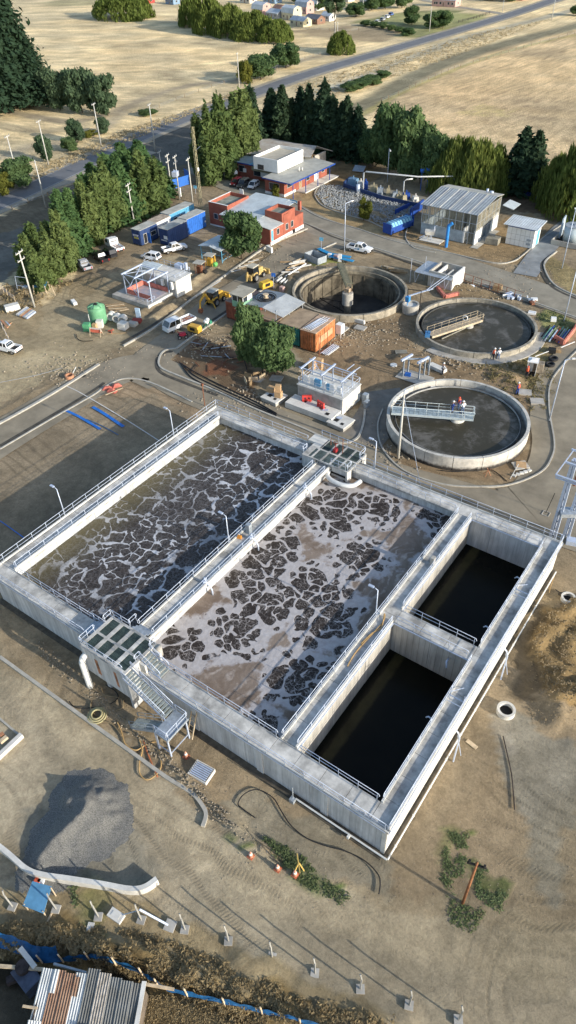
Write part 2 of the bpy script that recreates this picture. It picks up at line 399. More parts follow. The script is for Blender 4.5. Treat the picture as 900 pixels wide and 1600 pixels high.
bank([(420,545),(440,565),(410,600)], 2, .4, 20); bank([(390,615),(430,632)], 1.5, .5, 21)
bank([(640,235),(300,250)],2,0,22)
bank([(-40,215),(60,240),(200,235),(235,215)], 5, .6, 23); bank([(250,310),(190,360)],2,.3,24)
hp = [(p.x,p.y) for p in pxs([(850,955),(910,935),(1000,960),(1000,1110),(880,1100),(845,1060),(832,1010)])]
Z += np.where(inpoly(WX*.6+GX*.4,WY*.6+GY*.4,hp), .5+1.2*(fbm(GX*1.3,GY*1.3,77,3)-.5)+.8*(fbm(GX*.45,GY*.45,78,2)-.5), 0)

# ---------------------------------------------------------------- roads (sheets above the ground)
def strip_pts(px, w, z, n=6, world=False):
    c = catmull([Vector(p) for p in px] if world else pxs(px), n); L = []; R = []
    for i, p in enumerate(c):
        d = (c[min(i+1,len(c)-1)]-c[max(i-1,0)]).normalized(); nrm = Vector((-d.y, d.x, 0)); ww = w(i/(len(c)-1)) if callable(w) else w
        L.append(p+nrm*ww/2+Vector((0,0,z))); R.append(p-nrm*ww/2+Vector((0,0,z)))
    return c, L, R
FLAT = []
def road(name, px, w, m, z, n=6, flat=True):
    c, L, R = strip_pts(px, w, z, n); mb = MB(); k = len(c)
    mb.add(L+R, [(i, k+i, k+i+1, i+1) for i in range(k-1)])
    if flat: FLAT.append(([(p.x,p.y) for p in c], (w(.5) if callable(w) else w)/2+1.0))
    return struct(name, mb, m)
def kerb(px, w=.18, h=.14, m=None, n=6, name='kerb', z0=-.1):
    c = catmull(pxs(px), n); mb = MB(); c, L, R = strip_pts(px, w, 0, n); k = len(c)
    v = []
    for a, b in zip(L, R): v += [(a.x,a.y,z0),(b.x,b.y,z0),(b.x,b.y,h),(a.x,a.y,h)]
    f = [(0,1,2,3), tuple((k-1)*4+j for j in (3,2,1,0))]
    for i in range(k-1):
        for j in range(4): f.append((i*4+j, i*4+(j+1)%4, (i+1)*4+(j+1)%4, (i+1)*4+j))
    mb.add(v, f); return struct(name, mb, m or M_KERB)
M_ASPH = mat('asphalt', (.16,.165,.175), .85, .12, .25, .01, 12)
M_SHLD = mat('gravel_shoulder', (.36,.32,.25), .95, .2, .5, .03, 6)
M_SITE = mat('compacted_gravel_road', (.285,.245,.18), .93, .22, .22, .02, 9)
M_SITE2 = mat('paved_road', (.29,.262,.205), .9, .2, .3, .01, 9)
M_KERB = mat('kerb_concrete', (.43,.41,.36), .85, .15, 1.5)
M_LINE = mat('worn_road_paint', (.55,.55,.52), .8, .25, 2)
HW = [(-120,372),(-60,345),(0,317),(60,290),(140,252),(220,213),(300,181),(380,152),(450,126),(520,104),(620,75),(720,46),(800,22),(860,2),(930,-22),(1010,-50)]
road('gravel_shoulder', HW, 11.5, M_SHLD, .012)
road('highway', HW, 7.4, M_ASPH, .03)
road('gravel_apron', [(40,300),(110,280),(170,258),(235,236)], 6, M_SHLD, .022, flat=True)
for off in (-3.35, 3.35):
    c = catmull(pxs(HW), 6); o2 = []
    for i, p in enumerate(c):
        d = (c[min(i+1,len(c)-1)]-c[max(i-1,0)]).normalized(); o2.append(p+Vector((-d.y,d.x,0))*off)
    c, L, R = strip_pts([tuple(p) for p in o2], .14, .036, 1, True); mb = MB(); k = len(c); mb.add(L+R, [(i,k+i,k+i+1,i+1) for i in range(k-1)]); struct('road_marking', mb, M_LINE)
road('side_track', [(790,22),(700,8),(640,-5)], 5, M_SHLD, .02)
# site roads
road('service_road', [(-80,735),(0,684),(80,636),(160,590),(215,574),(262,590)], 8.2, M_SITE, .012)
road('service_road', [(200,590),(235,578),(300,610),(360,634),(440,664),(540,706),(600,742),(700,772),(800,800),(900,832),(1000,868)], 6.4, M_SITE, .016)
road('service_road', [(205,585),(250,548),(300,508),(345,470),(400,435),(450,398),(490,370)], 6.4, M_SITE, .020)
road('main_road', [(438,322),(480,345),(540,368),(640,392),(740,424),(840,458),(960,500)], 8.6, M_SITE2, .026)
road('main_road', [(300,262),(330,275),(360,290),(400,302),(438,322),(462,338)], 6.5, M_SITE2, .024)
road('gravel_yard', [(455,372),(520,395)], 9, M_SITE, .010)
road('curved_road', [(960,545),(915,560),(888,600),(880,650),(886,700),(876,745),(840,790),(800,800)], 9, M_SITE, .018)
road('driveway', [(820,430),(845,395),(880,358),(910,335)], 4.5, mat('wet_concrete', (.27,.28,.28), .5, .2, .4), .030)
road('forecourt', [(560,690),(585,660),(600,630),(592,610)], 6.5, mat('dark_gravel', (.22,.20,.17), .95, .2, .5, .03, 7), .014)
road('footpath', [(740,388),(760,372),(775,360)], 1.6, M_KERB, .03)
kerb([(0,702),(80,655),(145,618),(165,604),(195,592),(235,598),(300,628)], .25, .12)
kerb([(-60,690),(0,662),(80,617),(155,570)], .45, .22)
kerb([(193,541),(245,510),(300,468),(360,425),(420,384),(480,358)], .35, .22)
kerb([(276,545),(300,527),(345,497),(400,460),(450,423),(495,394),(525,380)], .3, .2)
kerb([(276,545),(258,548),(249,560),(252,575),(285,590),(340,612),(400,640),(470,668),(520,690),(545,692)], .3, .16)
kerb([(545,692),(560,683),(568,660),(570,640)], .3, .16)
kerb([(598,640),(590,665),(597,700),(630,735),(690,757),(750,761),(800,757),(845,738),(862,715),(866,690),(858,640),(860,600),(880,570),(905,545)], .2, .16)
kerb([(470,346),(520,366),(600,392),(660,411),(700,428),(760,445),(850,478),(920,503)], .2, .12)
kerb([(462,318),(500,340),(560,358),(620,378),(700,395),(770,411),(800,409),(818,398),(848,372),(877,352)], .2, .14)
kerb([(905,465),(870,448),(855,430),(851,410),(870,393)], .25, .16)
kerb([(637,355),(634,372),(648,388),(680,395)], .2, .14)
kerb([(497,292),(492,305),(505,322),(540,335),(575,345),(610,362)], .2, .14)
kerb([(0,1027),(80,1085),(200,1172),(260,1215),(300,1240),(318,1262),(322,1275),(317,1292)], .32, .18)
import builtins
M_GUT_SHADOW = mat('painted_gutter_shadow', (.085,.078,.065), .95, .3, 1.2)  # flat dark strips beside the kerbs, gutter shadow put into the colour
for q in ([(0,697),(80,650),(143,612),(163,598)], [(270,549),(253,553),(245,563),(250,581),(285,597),(340,618)], [(190,536),(243,505),(298,463)], [(480,350),(520,370),(600,396),(700,432),(850,482)], [(862,398),(847,412),(851,434),(868,452),(905,469)], [(300,522),(345,492),(400,455),(450,418)]): road('gutter_shadow', q, .6, M_GUT_SHADOW, .034, flat=False)
# carve: keep the ground below the road sheets, cut it out inside the tanks
for pts, hw in FLAT:
    x0, x1 = min(p[0] for p in pts)-hw-4, max(p[0] for p in pts)+hw+4; y0, y1 = min(p[1] for p in pts)-hw-4, max(p[1] for p in pts)+hw+4
    k = (GX > x0) & (GX < x1) & (GY > y0) & (GY < y1)
    d = segdist(GX[k], GY[k], pts); Zk = Z[k]; t = np.clip((d-hw)/1.5, 0, 1); Z[k] = np.where(Zk > -.02, Zk*t-.02*(1-t), Zk)
Z = np.where(site_near, Z, np.minimum(Z, -.02)*1.0)
def zat(x, y): return Z[np.clip(np.searchsorted(gy, y), 0, len(gy)-1), np.clip(np.searchsorted(gx, x), 0, len(gx)-1)]
inside = np.zeros(GX.shape, bool)
inside |= (GX > BX0+.3) & (GX < BX1-.3) & (GY > BY0+.3) & (GY < BY1-.3)
k = (GX > BX0-.3) & (GX < BX1+.3) & (GY > BY0-.3) & (GY < BY1+.3); Z[k] = np.minimum(Z[k], .0)
for (c, R, h) in CLAR: inside |= np.hypot(GX-c[0], GY-c[1]) < R-.15
ny, nx = GX.shape
idx = np.arange(nx*ny).reshape(ny, nx)
quads = np.stack([idx[:-1,:-1], idx[:-1,1:], idx[1:,1:], idx[1:,:-1]], -1).reshape(-1, 4)
ins = inside.reshape(-1); keep = ~(ins[quads].all(1)); quads = quads[keep]
me = bpy.data.meshes.new('ground'); co = np.stack([GX, GY, Z], -1).reshape(-1, 3)
me.vertices.add(len(co)); me.vertices.foreach_set('co', co.ravel())
me.loops.add(quads.size); me.loops.foreach_set('vertex_index', quads.ravel().astype(np.int32))
me.polygons.add(len(quads)); me.polygons.foreach_set('loop_start', np.arange(0, quads.size, 4, dtype=np.int32)); me.polygons.foreach_set('loop_total', np.full(len(quads), 4, np.int32))
me.update(); me.validate()
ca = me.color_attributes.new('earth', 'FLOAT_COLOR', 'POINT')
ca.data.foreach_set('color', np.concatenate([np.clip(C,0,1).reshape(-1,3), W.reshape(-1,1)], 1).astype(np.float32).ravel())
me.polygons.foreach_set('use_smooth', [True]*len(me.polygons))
gm = bpy.data.materials.new('earth_and_dry_grass'); gm.use_nodes = True; nt = gm.node_tree; L = nt.links; b = nt.nodes['Principled BSDF']
b.inputs['Roughness'].default_value = .95; b.inputs['Specular IOR Level'].default_value = .15
at = nd(nt, 'ShaderNodeVertexColor'); at.layer_name = 'earth'; geo = nd(nt, 'ShaderNodeNewGeometry')
def gnoise(sc, det=6, r=.65, vec=None):
    n = nd(nt, 'ShaderNodeTexNoise'); n.inputs['Scale'].default_value = sc; n.inputs['Detail'].default_value = det; n.inputs['Roughness'].default_value = r
    L.new(vec or geo.outputs['Position'], n.inputs['Vector']); return n.outputs['Fac']
def mth(op, a, b2=None, c=None, clamp=False, nt=None):
    n = (nt or globals()['nt']).nodes.new('ShaderNodeMath'); n.operation = op; n.use_clamp = clamp
    for i, x in enumerate((a, b2, c)):
        if x is None: continue
        if hasattr(x, 'default_value') or hasattr(x, 'links'): (nt or globals()['nt']).links.new(x, n.inputs[i])
        else: n.inputs[i].default_value = x
    return n.outputs[0]
n_f = gnoise(4, 8, .9); n_m = gnoise(.9, 8, .7); n_p = gnoise(.12, 8, .7)
gfac = at.outputs['Alpha']
k1 = mth('MULTIPLY_ADD', n_f, 1.9, .05); k2 = mth('MULTIPLY_ADD', n_m, .9, .55); k3 = mth('MULTIPLY_ADD', n_p, .8, .6)
kk = mth('MULTIPLY', mth('MULTIPLY', k1, k2), k3)
vm = nd(nt, 'ShaderNodeVectorMath'); vm.operation = 'SCALE'; L.new(at.outputs['Color'], vm.inputs[0]); L.new(kk, vm.inputs['Scale'])
L.new(vm.outputs[0], b.inputs['Base Color'])
# relief: clods, fine grit, tyre-tread ripples on the bare earth, tussocks in the grass
mp = nd(nt, 'ShaderNodeMapping'); mp.inputs['Rotation'].default_value = (0,0,math.radians(28)); L.new(geo.outputs['Position'], mp.inputs[0])
wv = nd(nt, 'ShaderNodeTexWave'); wv.inputs['Scale'].default_value = 1.1; wv.inputs['Distortion'].default_value = 9; wv.inputs['Detail'].default_value = 3; wv.inputs['Detail Scale'].default_value = 1.2; L.new(mp.outputs[0], wv.inputs[0])
msk = mth('MULTIPLY', mth('SUBTRACT', gnoise(.16, 3, .5), .45, clamp=True), 3.0, clamp=True)
h = mth('MULTIPLY', n_m, .075); h = mth('MULTIPLY_ADD', n_f, .085, h); 
sxyz = nd(nt, 'ShaderNodeSeparateXYZ'); L.new(geo.outputs['Position'], sxyz.inputs[0]); wob = gnoise(.07, 2, .4)
rut = None
for ui, vi, seed in ((0, 1, 3.7), (1, 0, 9.1)):
    v_ = mth('MULTIPLY_ADD', wob, 9+seed, sxyz.outputs[vi]); u_ = mth('MULTIPLY_ADD', wob, 5, sxyz.outputs[ui])
    lane = mth('MULTIPLY', mth('SUBTRACT', mth('SINE', mth('MULTIPLY', v_, 4.2)), .35, clamp=True), 1.5)
    mk = mth('MULTIPLY', mth('SUBTRACT', gnoise(.055+.02*ui, 3, .6), .46+.03*ui, clamp=True), 7, clamp=True)
    tread = mth('SINE', mth('ADD', mth('MULTIPLY', u_, 22), mth('MULTIPLY', mth('SINE', mth('MULTIPLY', v_, 6.2)), 2.2)))
    h = mth('MULTIPLY_ADD', mth('MULTIPLY', mth('MULTIPLY_ADD', tread, .5, -.9), mth('MULTIPLY', lane, mk)), mth('MULTIPLY', mth('SUBTRACT', 1, gfac, clamp=True), .022), h); rk_ = mth('MULTIPLY', lane, mk); rut = rk_ if rut is None else mth('MAXIMUM', rut, rk_)
vor = nd(nt, 'ShaderNodeTexVoronoi'); vor.inputs['Scale'].default_value = 1.6; L.new(geo.outputs['Position'], vor.inputs[0])
h = mth('ADD', h, mth('MULTIPLY', mth('MULTIPLY', mth('ADD', vor.outputs['Distance'], n_f), gfac), .16))
tc = mth('MULTIPLY', mth('MULTIPLY', rut, mth('SUBTRACT', 1, gfac, clamp=True)), mth('MULTIPLY_ADD', n_m, -.6, .05))
vm2 = nd(nt, 'ShaderNodeVectorMath'); vm2.operation = 'SCALE'; L.new(vm.outputs[0], vm2.inputs[0]); L.new(mth('ADD', tc, 1), vm2.inputs['Scale']); L.new(vm2.outputs[0], b.inputs['Base Color'])
bp = nd(nt, 'ShaderNodeBump'); bp.inputs['Strength'].default_value = 1; bp.inputs['Distance'].default_value = 1; L.new(h, bp.inputs['Height']); L.new(bp.outputs[0], b.inputs['Normal'])
me.materials.append(gm)
ground = obj('ground', me); ground['kind'] = 'structure'
# ---------------------------------------------------------------- concrete and water materials
def formwork(name, col, lines=.6, dark=.55):
    """cast concrete: streaks running down, darker joints between the shuttering boards"""
    m = bpy.data.materials.new(name); m.use_nodes = True; nt = m.node_tree; L = nt.links; b = nt.nodes['Principled BSDF']
    b.inputs['Roughness'].default_value = .85; b.inputs['Specular IOR Level'].default_value = .2
    g = nd(nt, 'ShaderNodeNewGeometry'); sp = nd(nt, 'ShaderNodeSeparateXYZ'); L.new(g.outputs['Position'], sp.inputs[0])
    M2 = lambda op, a, b2=None, c=None, clamp=False: mth(op, a, b2, c, clamp, nt)
    u = M2('ADD', sp.outputs[0], sp.outputs[1])
    fr = M2('FRACT', M2('DIVIDE', u, lines)); edge = M2('LESS_THAN', fr, .07)
    fl = M2('FLOOR', M2('DIVIDE', u, lines)); wn = nd(nt, 'ShaderNodeTexWhiteNoise'); wn.noise_dimensions = '1D'; L.new(fl, wn.inputs['W'])
    mp = nd(nt, 'ShaderNodeMapping'); mp.inputs['Scale'].default_value = (2.2, 2.2, .22); L.new(g.outputs['Position'], mp.inputs[0])
    n1 = nd(nt, 'ShaderNodeTexNoise'); n1.inputs['Scale'].default_value = 1; n1.inputs['Detail'].default_value = 8; n1.inputs['Roughness'].default_value = .7; L.new(mp.outputs[0], n1.inputs[0])
    n2 = nd(nt, 'ShaderNodeTexNoise'); n2.inputs['Scale'].default_value = .5; n2.inputs['Detail'].default_value = 6; L.new(g.outputs['Position'], n2.inputs[0])
    k = M2('MULTIPLY_ADD', n1.outputs['Fac'], 1.3, .32); k = M2('MULTIPLY', k, M2('MULTIPLY_ADD', n2.outputs['Fac'], .6, .7))
    k = M2('MULTIPLY', k, M2('MULTIPLY_ADD', wn.outputs['Value'], .16, .92)); k = M2('MULTIPLY', k, M2('MULTIPLY_ADD', edge, dark-1, 1))
    v = nd(nt, 'ShaderNodeVectorMath'); v.operation = 'SCALE'; v.inputs[0].default_value = col; L.new(k, v.inputs['Scale']); L.new(v.outputs[0], b.inputs['Base Color'])
    bp = nd(nt, 'ShaderNodeBump'); bp.inputs['Distance'].default_value = .02; bp.inputs['Strength'].default_value = 1; L.new(k, bp.inputs['Height']); L.new(bp.outputs[0], b.inputs['Normal'])
    MT[name] = m; return m
M_FORM = formwork('shuttered_concrete', (.475,.485,.49), dark=.78)
M_FORM2 = formwork('stained_pond_concrete', (.42,.395,.35), .62, .6)
M_DECK = mat('deck_concrete', (.55,.535,.50), .85, .36, .6, .006, 14)
M_CONC = mat('concrete', (.42,.40,.36), .88, .2, .7, .008, 10)
M_CONC_D = mat('old_concrete', (.27,.255,.21), .9, .25, .8, .01, 9)
M_CONC_W = mat('pale_concrete', (.64,.625,.58), .85, .15, .7, .006, 10)
M_GALV = mat('galvanised_steel', (.50,.57,.70), .42, .1, 3, metal=.2, spec=.5)
M_GALV_D = mat('weathered_galvanised_steel', (.42,.47,.52), .5, .2, 3, metal=.4, spec=.5)
M_DARK = mat('dark_void', (.02,.02,.02), .9)
M_GRATE = mat('green_grating', (.055,.085,.08), .55, .3, 2, spec=.5)
M_WHITE = mat('white_paint', (.78,.78,.76), .55, .06, 1.5, spec=.4)
M_PIPEW = mat('white_coated_pipe', (.66,.67,.66), .5, .1, 2)
M_RUST = mat('rusty_steel', (.24,.10,.055), .85, .3, 2.5, .01, 12)
M_BLACK = mat('black_rubber', (.022,.022,.024), .75, .2, 4)

def water_mat(name, kind):
    m = bpy.data.materials.new(name); m.use_nodes = True; nt = m.node_tree; L = nt.links; b = nt.nodes['Principled BSDF']
    g = nd(nt, 'ShaderNodeNewGeometry'); pos = g.outputs['Position']
    M2 = lambda op, a, b2=None, c=None, clamp=False: mth(op, a, b2, c, clamp, nt)
    def noi(sc, det=4, r=.6, v=None, dist=0):
        n = nd(nt, 'ShaderNodeTexNoise'); n.inputs['Scale'].default_value = sc; n.inputs['Detail'].default_value = det; n.inputs['Roughness'].default_value = r; n.inputs['Distortion'].default_value = dist
        L.new(v or pos, n.inputs[0]); return n
    def warp(v, n, amt):
        a = nd(nt, 'ShaderNodeVectorMath'); a.operation = 'SUBTRACT'; L.new(n.outputs['Color'], a.inputs[0]); a.inputs[1].default_value = (.5,.5,.5)
        c = nd(nt, 'ShaderNodeVectorMath'); c.operation = 'SCALE'; L.new(a.outputs[0], c.inputs[0]); c.inputs['Scale'].default_value = amt
        d = nd(nt, 'ShaderNodeVectorMath'); d.operation = 'ADD'; L.new(v, d.inputs[0]); L.new(c.outputs[0], d.inputs[1]); return d.outputs[0]
    def vor(sc, v, feat='DISTANCE_TO_EDGE'):
        n = nd(nt, 'ShaderNodeTexVoronoi'); n.voronoi_dimensions = '2D'; n.feature = feat; n.inputs['Scale'].default_value = sc; L.new(v, n.inputs[0]); return n.outputs['Distance']
    def ss(x, lo, hi):
        n = nd(nt, 'ShaderNodeMapRange'); n.interpolation_type = 'SMOOTHSTEP'
        for nm, q in (('From Min', lo), ('From Max', hi)):
            if isinstance(q, (int, float)): n.inputs[nm].default_value = q
            else: L.new(q, n.inputs[nm])
        L.new(x, n.inputs['Value']); return n.outputs[0]
    def mix(f, a, c):
        n = nd(nt, 'ShaderNodeMix'); n.data_type = 'RGBA'
        for i, q in (('A', a), ('B', c)):
            s_ = [x for x in n.inputs if x.name == i and x.type == 'RGBA'][0]
            if isinstance(q, tuple): s_.default_value = (*q, 1)
            else: L.new(q, s_)
        L.new(f, n.inputs['Factor']); return [x for x in n.outputs if x.type == 'RGBA'][0]
    if kind == 'net':
        # coarse bubbling cells in a pale foam net
        wp = warp(warp(pos, noi(.25, 2), 2.6), noi(1.0, 2, .5), .9)
        sel = ss(noi(.3, 3, .5).outputs['Fac'], .48, .53)
        def cells(sc): return M2('DIVIDE', vor(sc, wp, 'F1'), vor(sc, wp, 'F2'))   # 0 at a cell's middle, 1 on its rim
        a_ = cells(.36); b_ = cells(.85); mx_ = nd(nt, 'ShaderNodeMix'); L.new(sel, mx_.inputs[0]); L.new(a_, mx_.inputs[2]); L.new(b_, mx_.inputs[3]); sd_ = mx_.outputs[0]
        a2 = noi(.5, 7, .75).outputs['Fac']; lo_ = M2('MULTIPLY_ADD', ss(a2, .38, .70), -.24, .87)
        f1 = ss(sd_, lo_, M2('ADD', lo_, .10))
        fine = M2('SUBTRACT', 1, ss(vor(1.6, warp(pos, noi(1.6, 6, .7), 1.4)), .015, .11)); fine2 = M2('SUBTRACT', 1, ss(vor(3.4, warp(pos, noi(3, 5, .7), .8)), .02, .12))
        f = M2('MAXIMUM', M2('MULTIPLY', f1, M2('MULTIPLY', M2('MULTIPLY_ADD', ss(a2, .3, .62), .7, .3), M2('MULTIPLY_ADD', ss(noi(.13, 4, .6).outputs['Fac'], .35, .6), .6, .62))), M2('MULTIPLY', M2('MAXIMUM', fine, M2('MULTIPLY', fine2, .7)), M2('MULTIPLY_ADD', a2, .75, -.2, clamp=True)))
        fn = noi(4.5, 8, .8).outputs['Fac']; f = M2('MULTIPLY', f, M2('MULTIPLY_ADD', fn, 1.3, .2), clamp=True)
        sep = nd(nt, 'ShaderNodeSeparateXYZ'); L.new(pos, sep.inputs[0]); e = ss(sep.outputs[0], -54.5, -49)
        base = mix(e, (.10,.085,.045), mix(ss(noi(1.8, 8, .85).outputs['Fac'], .3, .75), (.018,.014,.012), (.066,.052,.044)))
        col = mix(M2('MULTIPLY', f, M2('MULTIPLY_ADD', e, .35, .6)), base, (.56,.57,.60))
    elif kind == 'scum':
        wp = warp(pos, noi(.28, 4, .55), 3.4); wf = warp(warp(pos, noi(.5, 1), 1.0), noi(2.0, 2, .5), .22)
        c_ = M2('ADD', vor(.15, warp(pos, noi(.3, 2), 2.0), 'F1'), M2('MULTIPLY_ADD', noi(.45, 4, .6).outputs['Fac'], .7, -.38))   # patch centre .. between patches
        c_ = M2('ADD', c_, M2('MULTIPLY_ADD', noi(.07, 2, .5).outputs['Fac'], .35, -.175))
        sel = ss(noi(.35, 2, .5).outputs['Fac'], .46, .54)
        def cells(sc): return M2('DIVIDE', vor(sc, wf, 'F1'), vor(sc, wf, 'F2'))
        mx_ = nd(nt, 'ShaderNodeMix'); L.new(sel, mx_.inputs[0]); L.new(cells(.44), mx_.inputs[2]); L.new(cells(.85), mx_.inputs[3])
        rad = M2('MULTIPLY_ADD', ss(c_, .18, .50), -.42, .84)
        cell = M2('MULTIPLY', M2('SUBTRACT', 1, ss(mx_.outputs[0], M2('SUBTRACT', rad, .06), M2('ADD', rad, .03))), M2('SUBTRACT', 1, ss(c_, .47, .53)))
        thin = M2('MAXIMUM', M2('SUBTRACT', 1, ss(vor(1.7, warp(pos, noi(2, 4), .9)), .012, .07)), M2('MULTIPLY', M2('SUBTRACT', 1, ss(vor(3.6, warp(pos, noi(3, 4), .7)), .02, .10)), .5))
        dark = mix(M2('MULTIPLY', thin, M2('MULTIPLY_ADD', ss(noi(.8, 6, .75).outputs['Fac'], .35, .7), 1.0, .05, clamp=True)), mix(noi(2.6, 7, .8).outputs['Fac'], (.010,.008,.007), (.052,.039,.031)), (.46,.42,.40))
        sw = nd(nt, 'ShaderNodeTexWave'); sw.inputs['Scale'].default_value = .30; sw.inputs['Distortion'].default_value = 16; sw.inputs['Detail'].default_value = 6; sw.inputs['Detail Scale'].default_value = .5; L.new(wp, sw.inputs[0])
        grain = noi(8, 8, .85).outputs['Fac']; big_ = noi(.35, 5, .7, wp).outputs['Fac']
        scum = mix(ss(big_, .35, .65), mix(grain, (.12,.085,.062), (.30,.23,.18)), mix(grain, (.20,.155,.12), (.42,.34,.28)))
        dk_ = nd(nt, 'ShaderNodeVectorMath'); dk_.operation = 'SCALE'; L.new(scum, dk_.inputs[0]); dk_.inputs['Scale'].default_value = .78; scum = dk_.outputs[0]
        scum = mix(M2('MULTIPLY', ss(sw.outputs['Fac'], .5, 1.0), M2('MULTIPLY', ss(noi(.6, 4, .7).outputs['Fac'], .4, .7), .5)), scum, (.60,.54,.49))
        halo = M2('MULTIPLY', M2('SUBTRACT', 1, ss(c_, .50, .60)), M2('MULTIPLY_ADD', noi(1.3, 7, .75).outputs['Fac'], 1.1, .32), clamp=True)
        pale = mix(halo, scum, mix(noi(3, 6, .8).outputs['Fac'], (.32,.295,.285), (.56,.54,.55)))
        col = mix(cell, pale, dark); f = M2('SUBTRACT', 1, cell)
    elif kind == 'black':
        sep = nd(nt, 'ShaderNodeSeparateXYZ'); L.new(pos, sep.inputs[0]); xx = M2('MULTIPLY_ADD', noi(.8, 5, .7).outputs['Fac'], .5, sep.outputs[0])
        ledge = M2('MULTIPLY', ss(xx, -17.6, -17.3), M2('SUBTRACT', 1, ss(xx, -16.7, -16.3)))     # drowned ledge along the inner wall
        col = mix(M2('MULTIPLY', ledge, noi(.6, 5).outputs['Fac']), mix(noi(.25, 4).outputs['Fac'], (.0022,.0024,.0018), (.010,.010,.006)), (.055,.048,.02)); f = None
    elif kind == 'sludge':
        # settled tank: dark olive with drifting lighter films
        a = ss(noi(.35, 7, .7, warp(pos, noi(.2, 3), 4)).outputs['Fac'], .47, .66)
        col = mix(M2('MULTIPLY', a, .8), mix(noi(5, 8, .8).outputs['Fac'], (.030,.027,.017), (.060,.053,.036)), (.15,.14,.125)); f = None
    L.new(col, b.inputs['Base Color'])
    if kind == 'black': b.inputs['Roughness'].default_value = .25; b.inputs['Specular IOR Level'].default_value = .12
    elif kind == 'sludge': b.inputs['Roughness'].default_value = .4; b.inputs['Specular IOR Level'].default_value = .2
    else:
        L.new(M2('MULTIPLY_ADD', f, .5, .35), b.inputs['Roughness']); b.inputs['Specular IOR Level'].default_value = .15
    h = noi(2.4, 8, .7).outputs['Fac']
    if f is not None: h = M2('ADD', M2('MULTIPLY', h, .8), M2('MULTIPLY', f, .5))
    bp = nd(nt, 'ShaderNodeBump'); bp.inputs['Strength'].default_value = 1; bp.inputs['Distance'].default_value = {'black': .003, 'sludge': .01}.get(kind, .07); L.new(h, bp.inputs['Height']); L.new(bp.outputs[0], b.inputs['Normal'])
    return m
def water(x0, y0, x1, y1, z, m):
    mb = MB(); mb.add([(x0,y0,z),(x1,y0,z),(x1,y1,z),(x0,y1,z)], [(0,1,2,3)]); return struct('water', mb, m)
water(-54.7, 24.6, -38.2, 58.8, 3.0, water_mat('aerated_sludge_with_foam_net', 'net'))
water(-36.6, 24.6, -19.9, 58.8, 3.0, water_mat('aerated_sludge_with_scum', 'scum'))
WB = water_mat('still_black_water', 'black')
water(-18.6, 24.6, -10.3, 41.1, -.3, WB); water(-18.6, 42.5, -10.3, 58.8, 0.0, WB)

# ---------------------------------------------------------------- treatment basin
basin = thing('treatment_basin', 'big rectangular concrete treatment basin with railed walkways around four open ponds', 'basin', (0,0,0))
def wall_run(a, b, lo, hi, ax, z0, z1, m, seg=6.0, inset=0.0):
    """wall along ax ('x' or 'y') from a to b, cast in segments with a thin joint"""
    n = max(1, round(abs(b-a)/seg)); s_ = (b-a)/n
    for i in range(n):
        p, q = a+i*s_+.02, a+(i+1)*s_-.02; mb = MB(); dz = (.012 if i % 2 else 0)
        if ax == 'x': mb.bb(p, lo+dz, z0, q, hi-dz, z1)
        else: mb.bb(lo+dz, p, z0, hi-dz, q, z1)
        part('wall_segment', mb, m, basin)
def deck_run(a, b, lo, hi, ax, z1, seg=2.4, up=(1,1)):
    n = max(1, round(abs(b-a)/seg)); s_ = (b-a)/n
    for i in range(n):
        p, q = a+i*s_+.018, a+(i+1)*s_-.018; mb = MB(); zz = z1-.004*(i % 3)
        if ax == 'x': mb.bb(p, lo, z1-.22, q, hi, zz)
        else: mb.bb(lo, p, z1-.22, hi, q, zz)
        part('deck_slab', mb, M_DECK, basin)
def upstand(a, b, c, ax, z=BZ, h=.30, w=.17, sgn=1):
    mb = MB()
    if ax == 'x': mb.bb(a, c, z+.003, b, c+sgn*w, z+h)
    else: mb.bb(c, a, z+.003, c+sgn*w, b, z+h)
    part('kerb_upstand', mb, M_CONC_W, basin)
WT = BZ-.225
wall_run(-56.4, -9.32, BY0+.2, BY0+1.7, 'x', -.6, WT, M_FORM, 6.6)            # A-D
wall_run(-56.4, -9.32, BY1-1.7, BY1-.2, 'x', -.6, WT, M_FORM, 6.6)
wall_run(BY0+1.72, BY1-1.72, -56.4, -54.75, 'y', -.6, WT, M_FORM, 6)
wall_run(BY0+.1, BY1-.1, -9.3, -8.93, 'y', -.6, WT, M_CONC_W, 6)  # sunlit wall in a paler concrete, the direct sun put into its colour
wall_run(BY0+1.72, BY1-1.72, -10.5, -9.32, 'y', -.6, WT, M_FORM2, 6)
wall_run(BY0+1.72, BY1-1.72, -38.2, -36.6, 'y', -.6, WT, M_FORM, 6)
wall_run(BY0+1.72, BY1-1.72, -19.9, -18.5, 'y', -.6, WT, M_FORM2, 6)
wall_run(-18.48, -10.52, 41.0, 42.6, 'x', -.6, WT, M_FORM2, 4)
for x in (-28.5, -21.2, -14.6): 
    part('wall_buttress', MB().bb(x-.35, BY0+.1, -.4, x+.35, BY0+.198, WT), M_FORM, basin)
deck_run(BY0, BY1, -56.8, -54.6, 'y', BZ)
deck_run(BY0, BY1, -10.45, -8.8, 'y', BZ)
deck_run(-54.58, -10.47, BY0, 24.7, 'x', BZ)
deck_run(-54.58, -10.47, 58.6, BY1, 'x', BZ)
deck_run(24.72, 58.58, -38.4, -36.4, 'y', BZ)
deck_run(24.72, 58.58, -20.1, -18.4, 'y', BZ)
deck_run(-18.38, -10.47, 40.9, 42.7, 'x', BZ)
upstand(BY0+.2, BY1-.2, -56.8, 'y', sgn=1, h=.2); upstand(24.7, 58.6, -54.6, 'y', sgn=-1)
upstand(BY0+.2, BY1-.2, -8.8, 'y', sgn=-1); upstand(24.7, 40.9, -10.45, 'y', sgn=1, h=.2); upstand(42.7, 58.6, -10.45, 'y', sgn=1, h=.2)
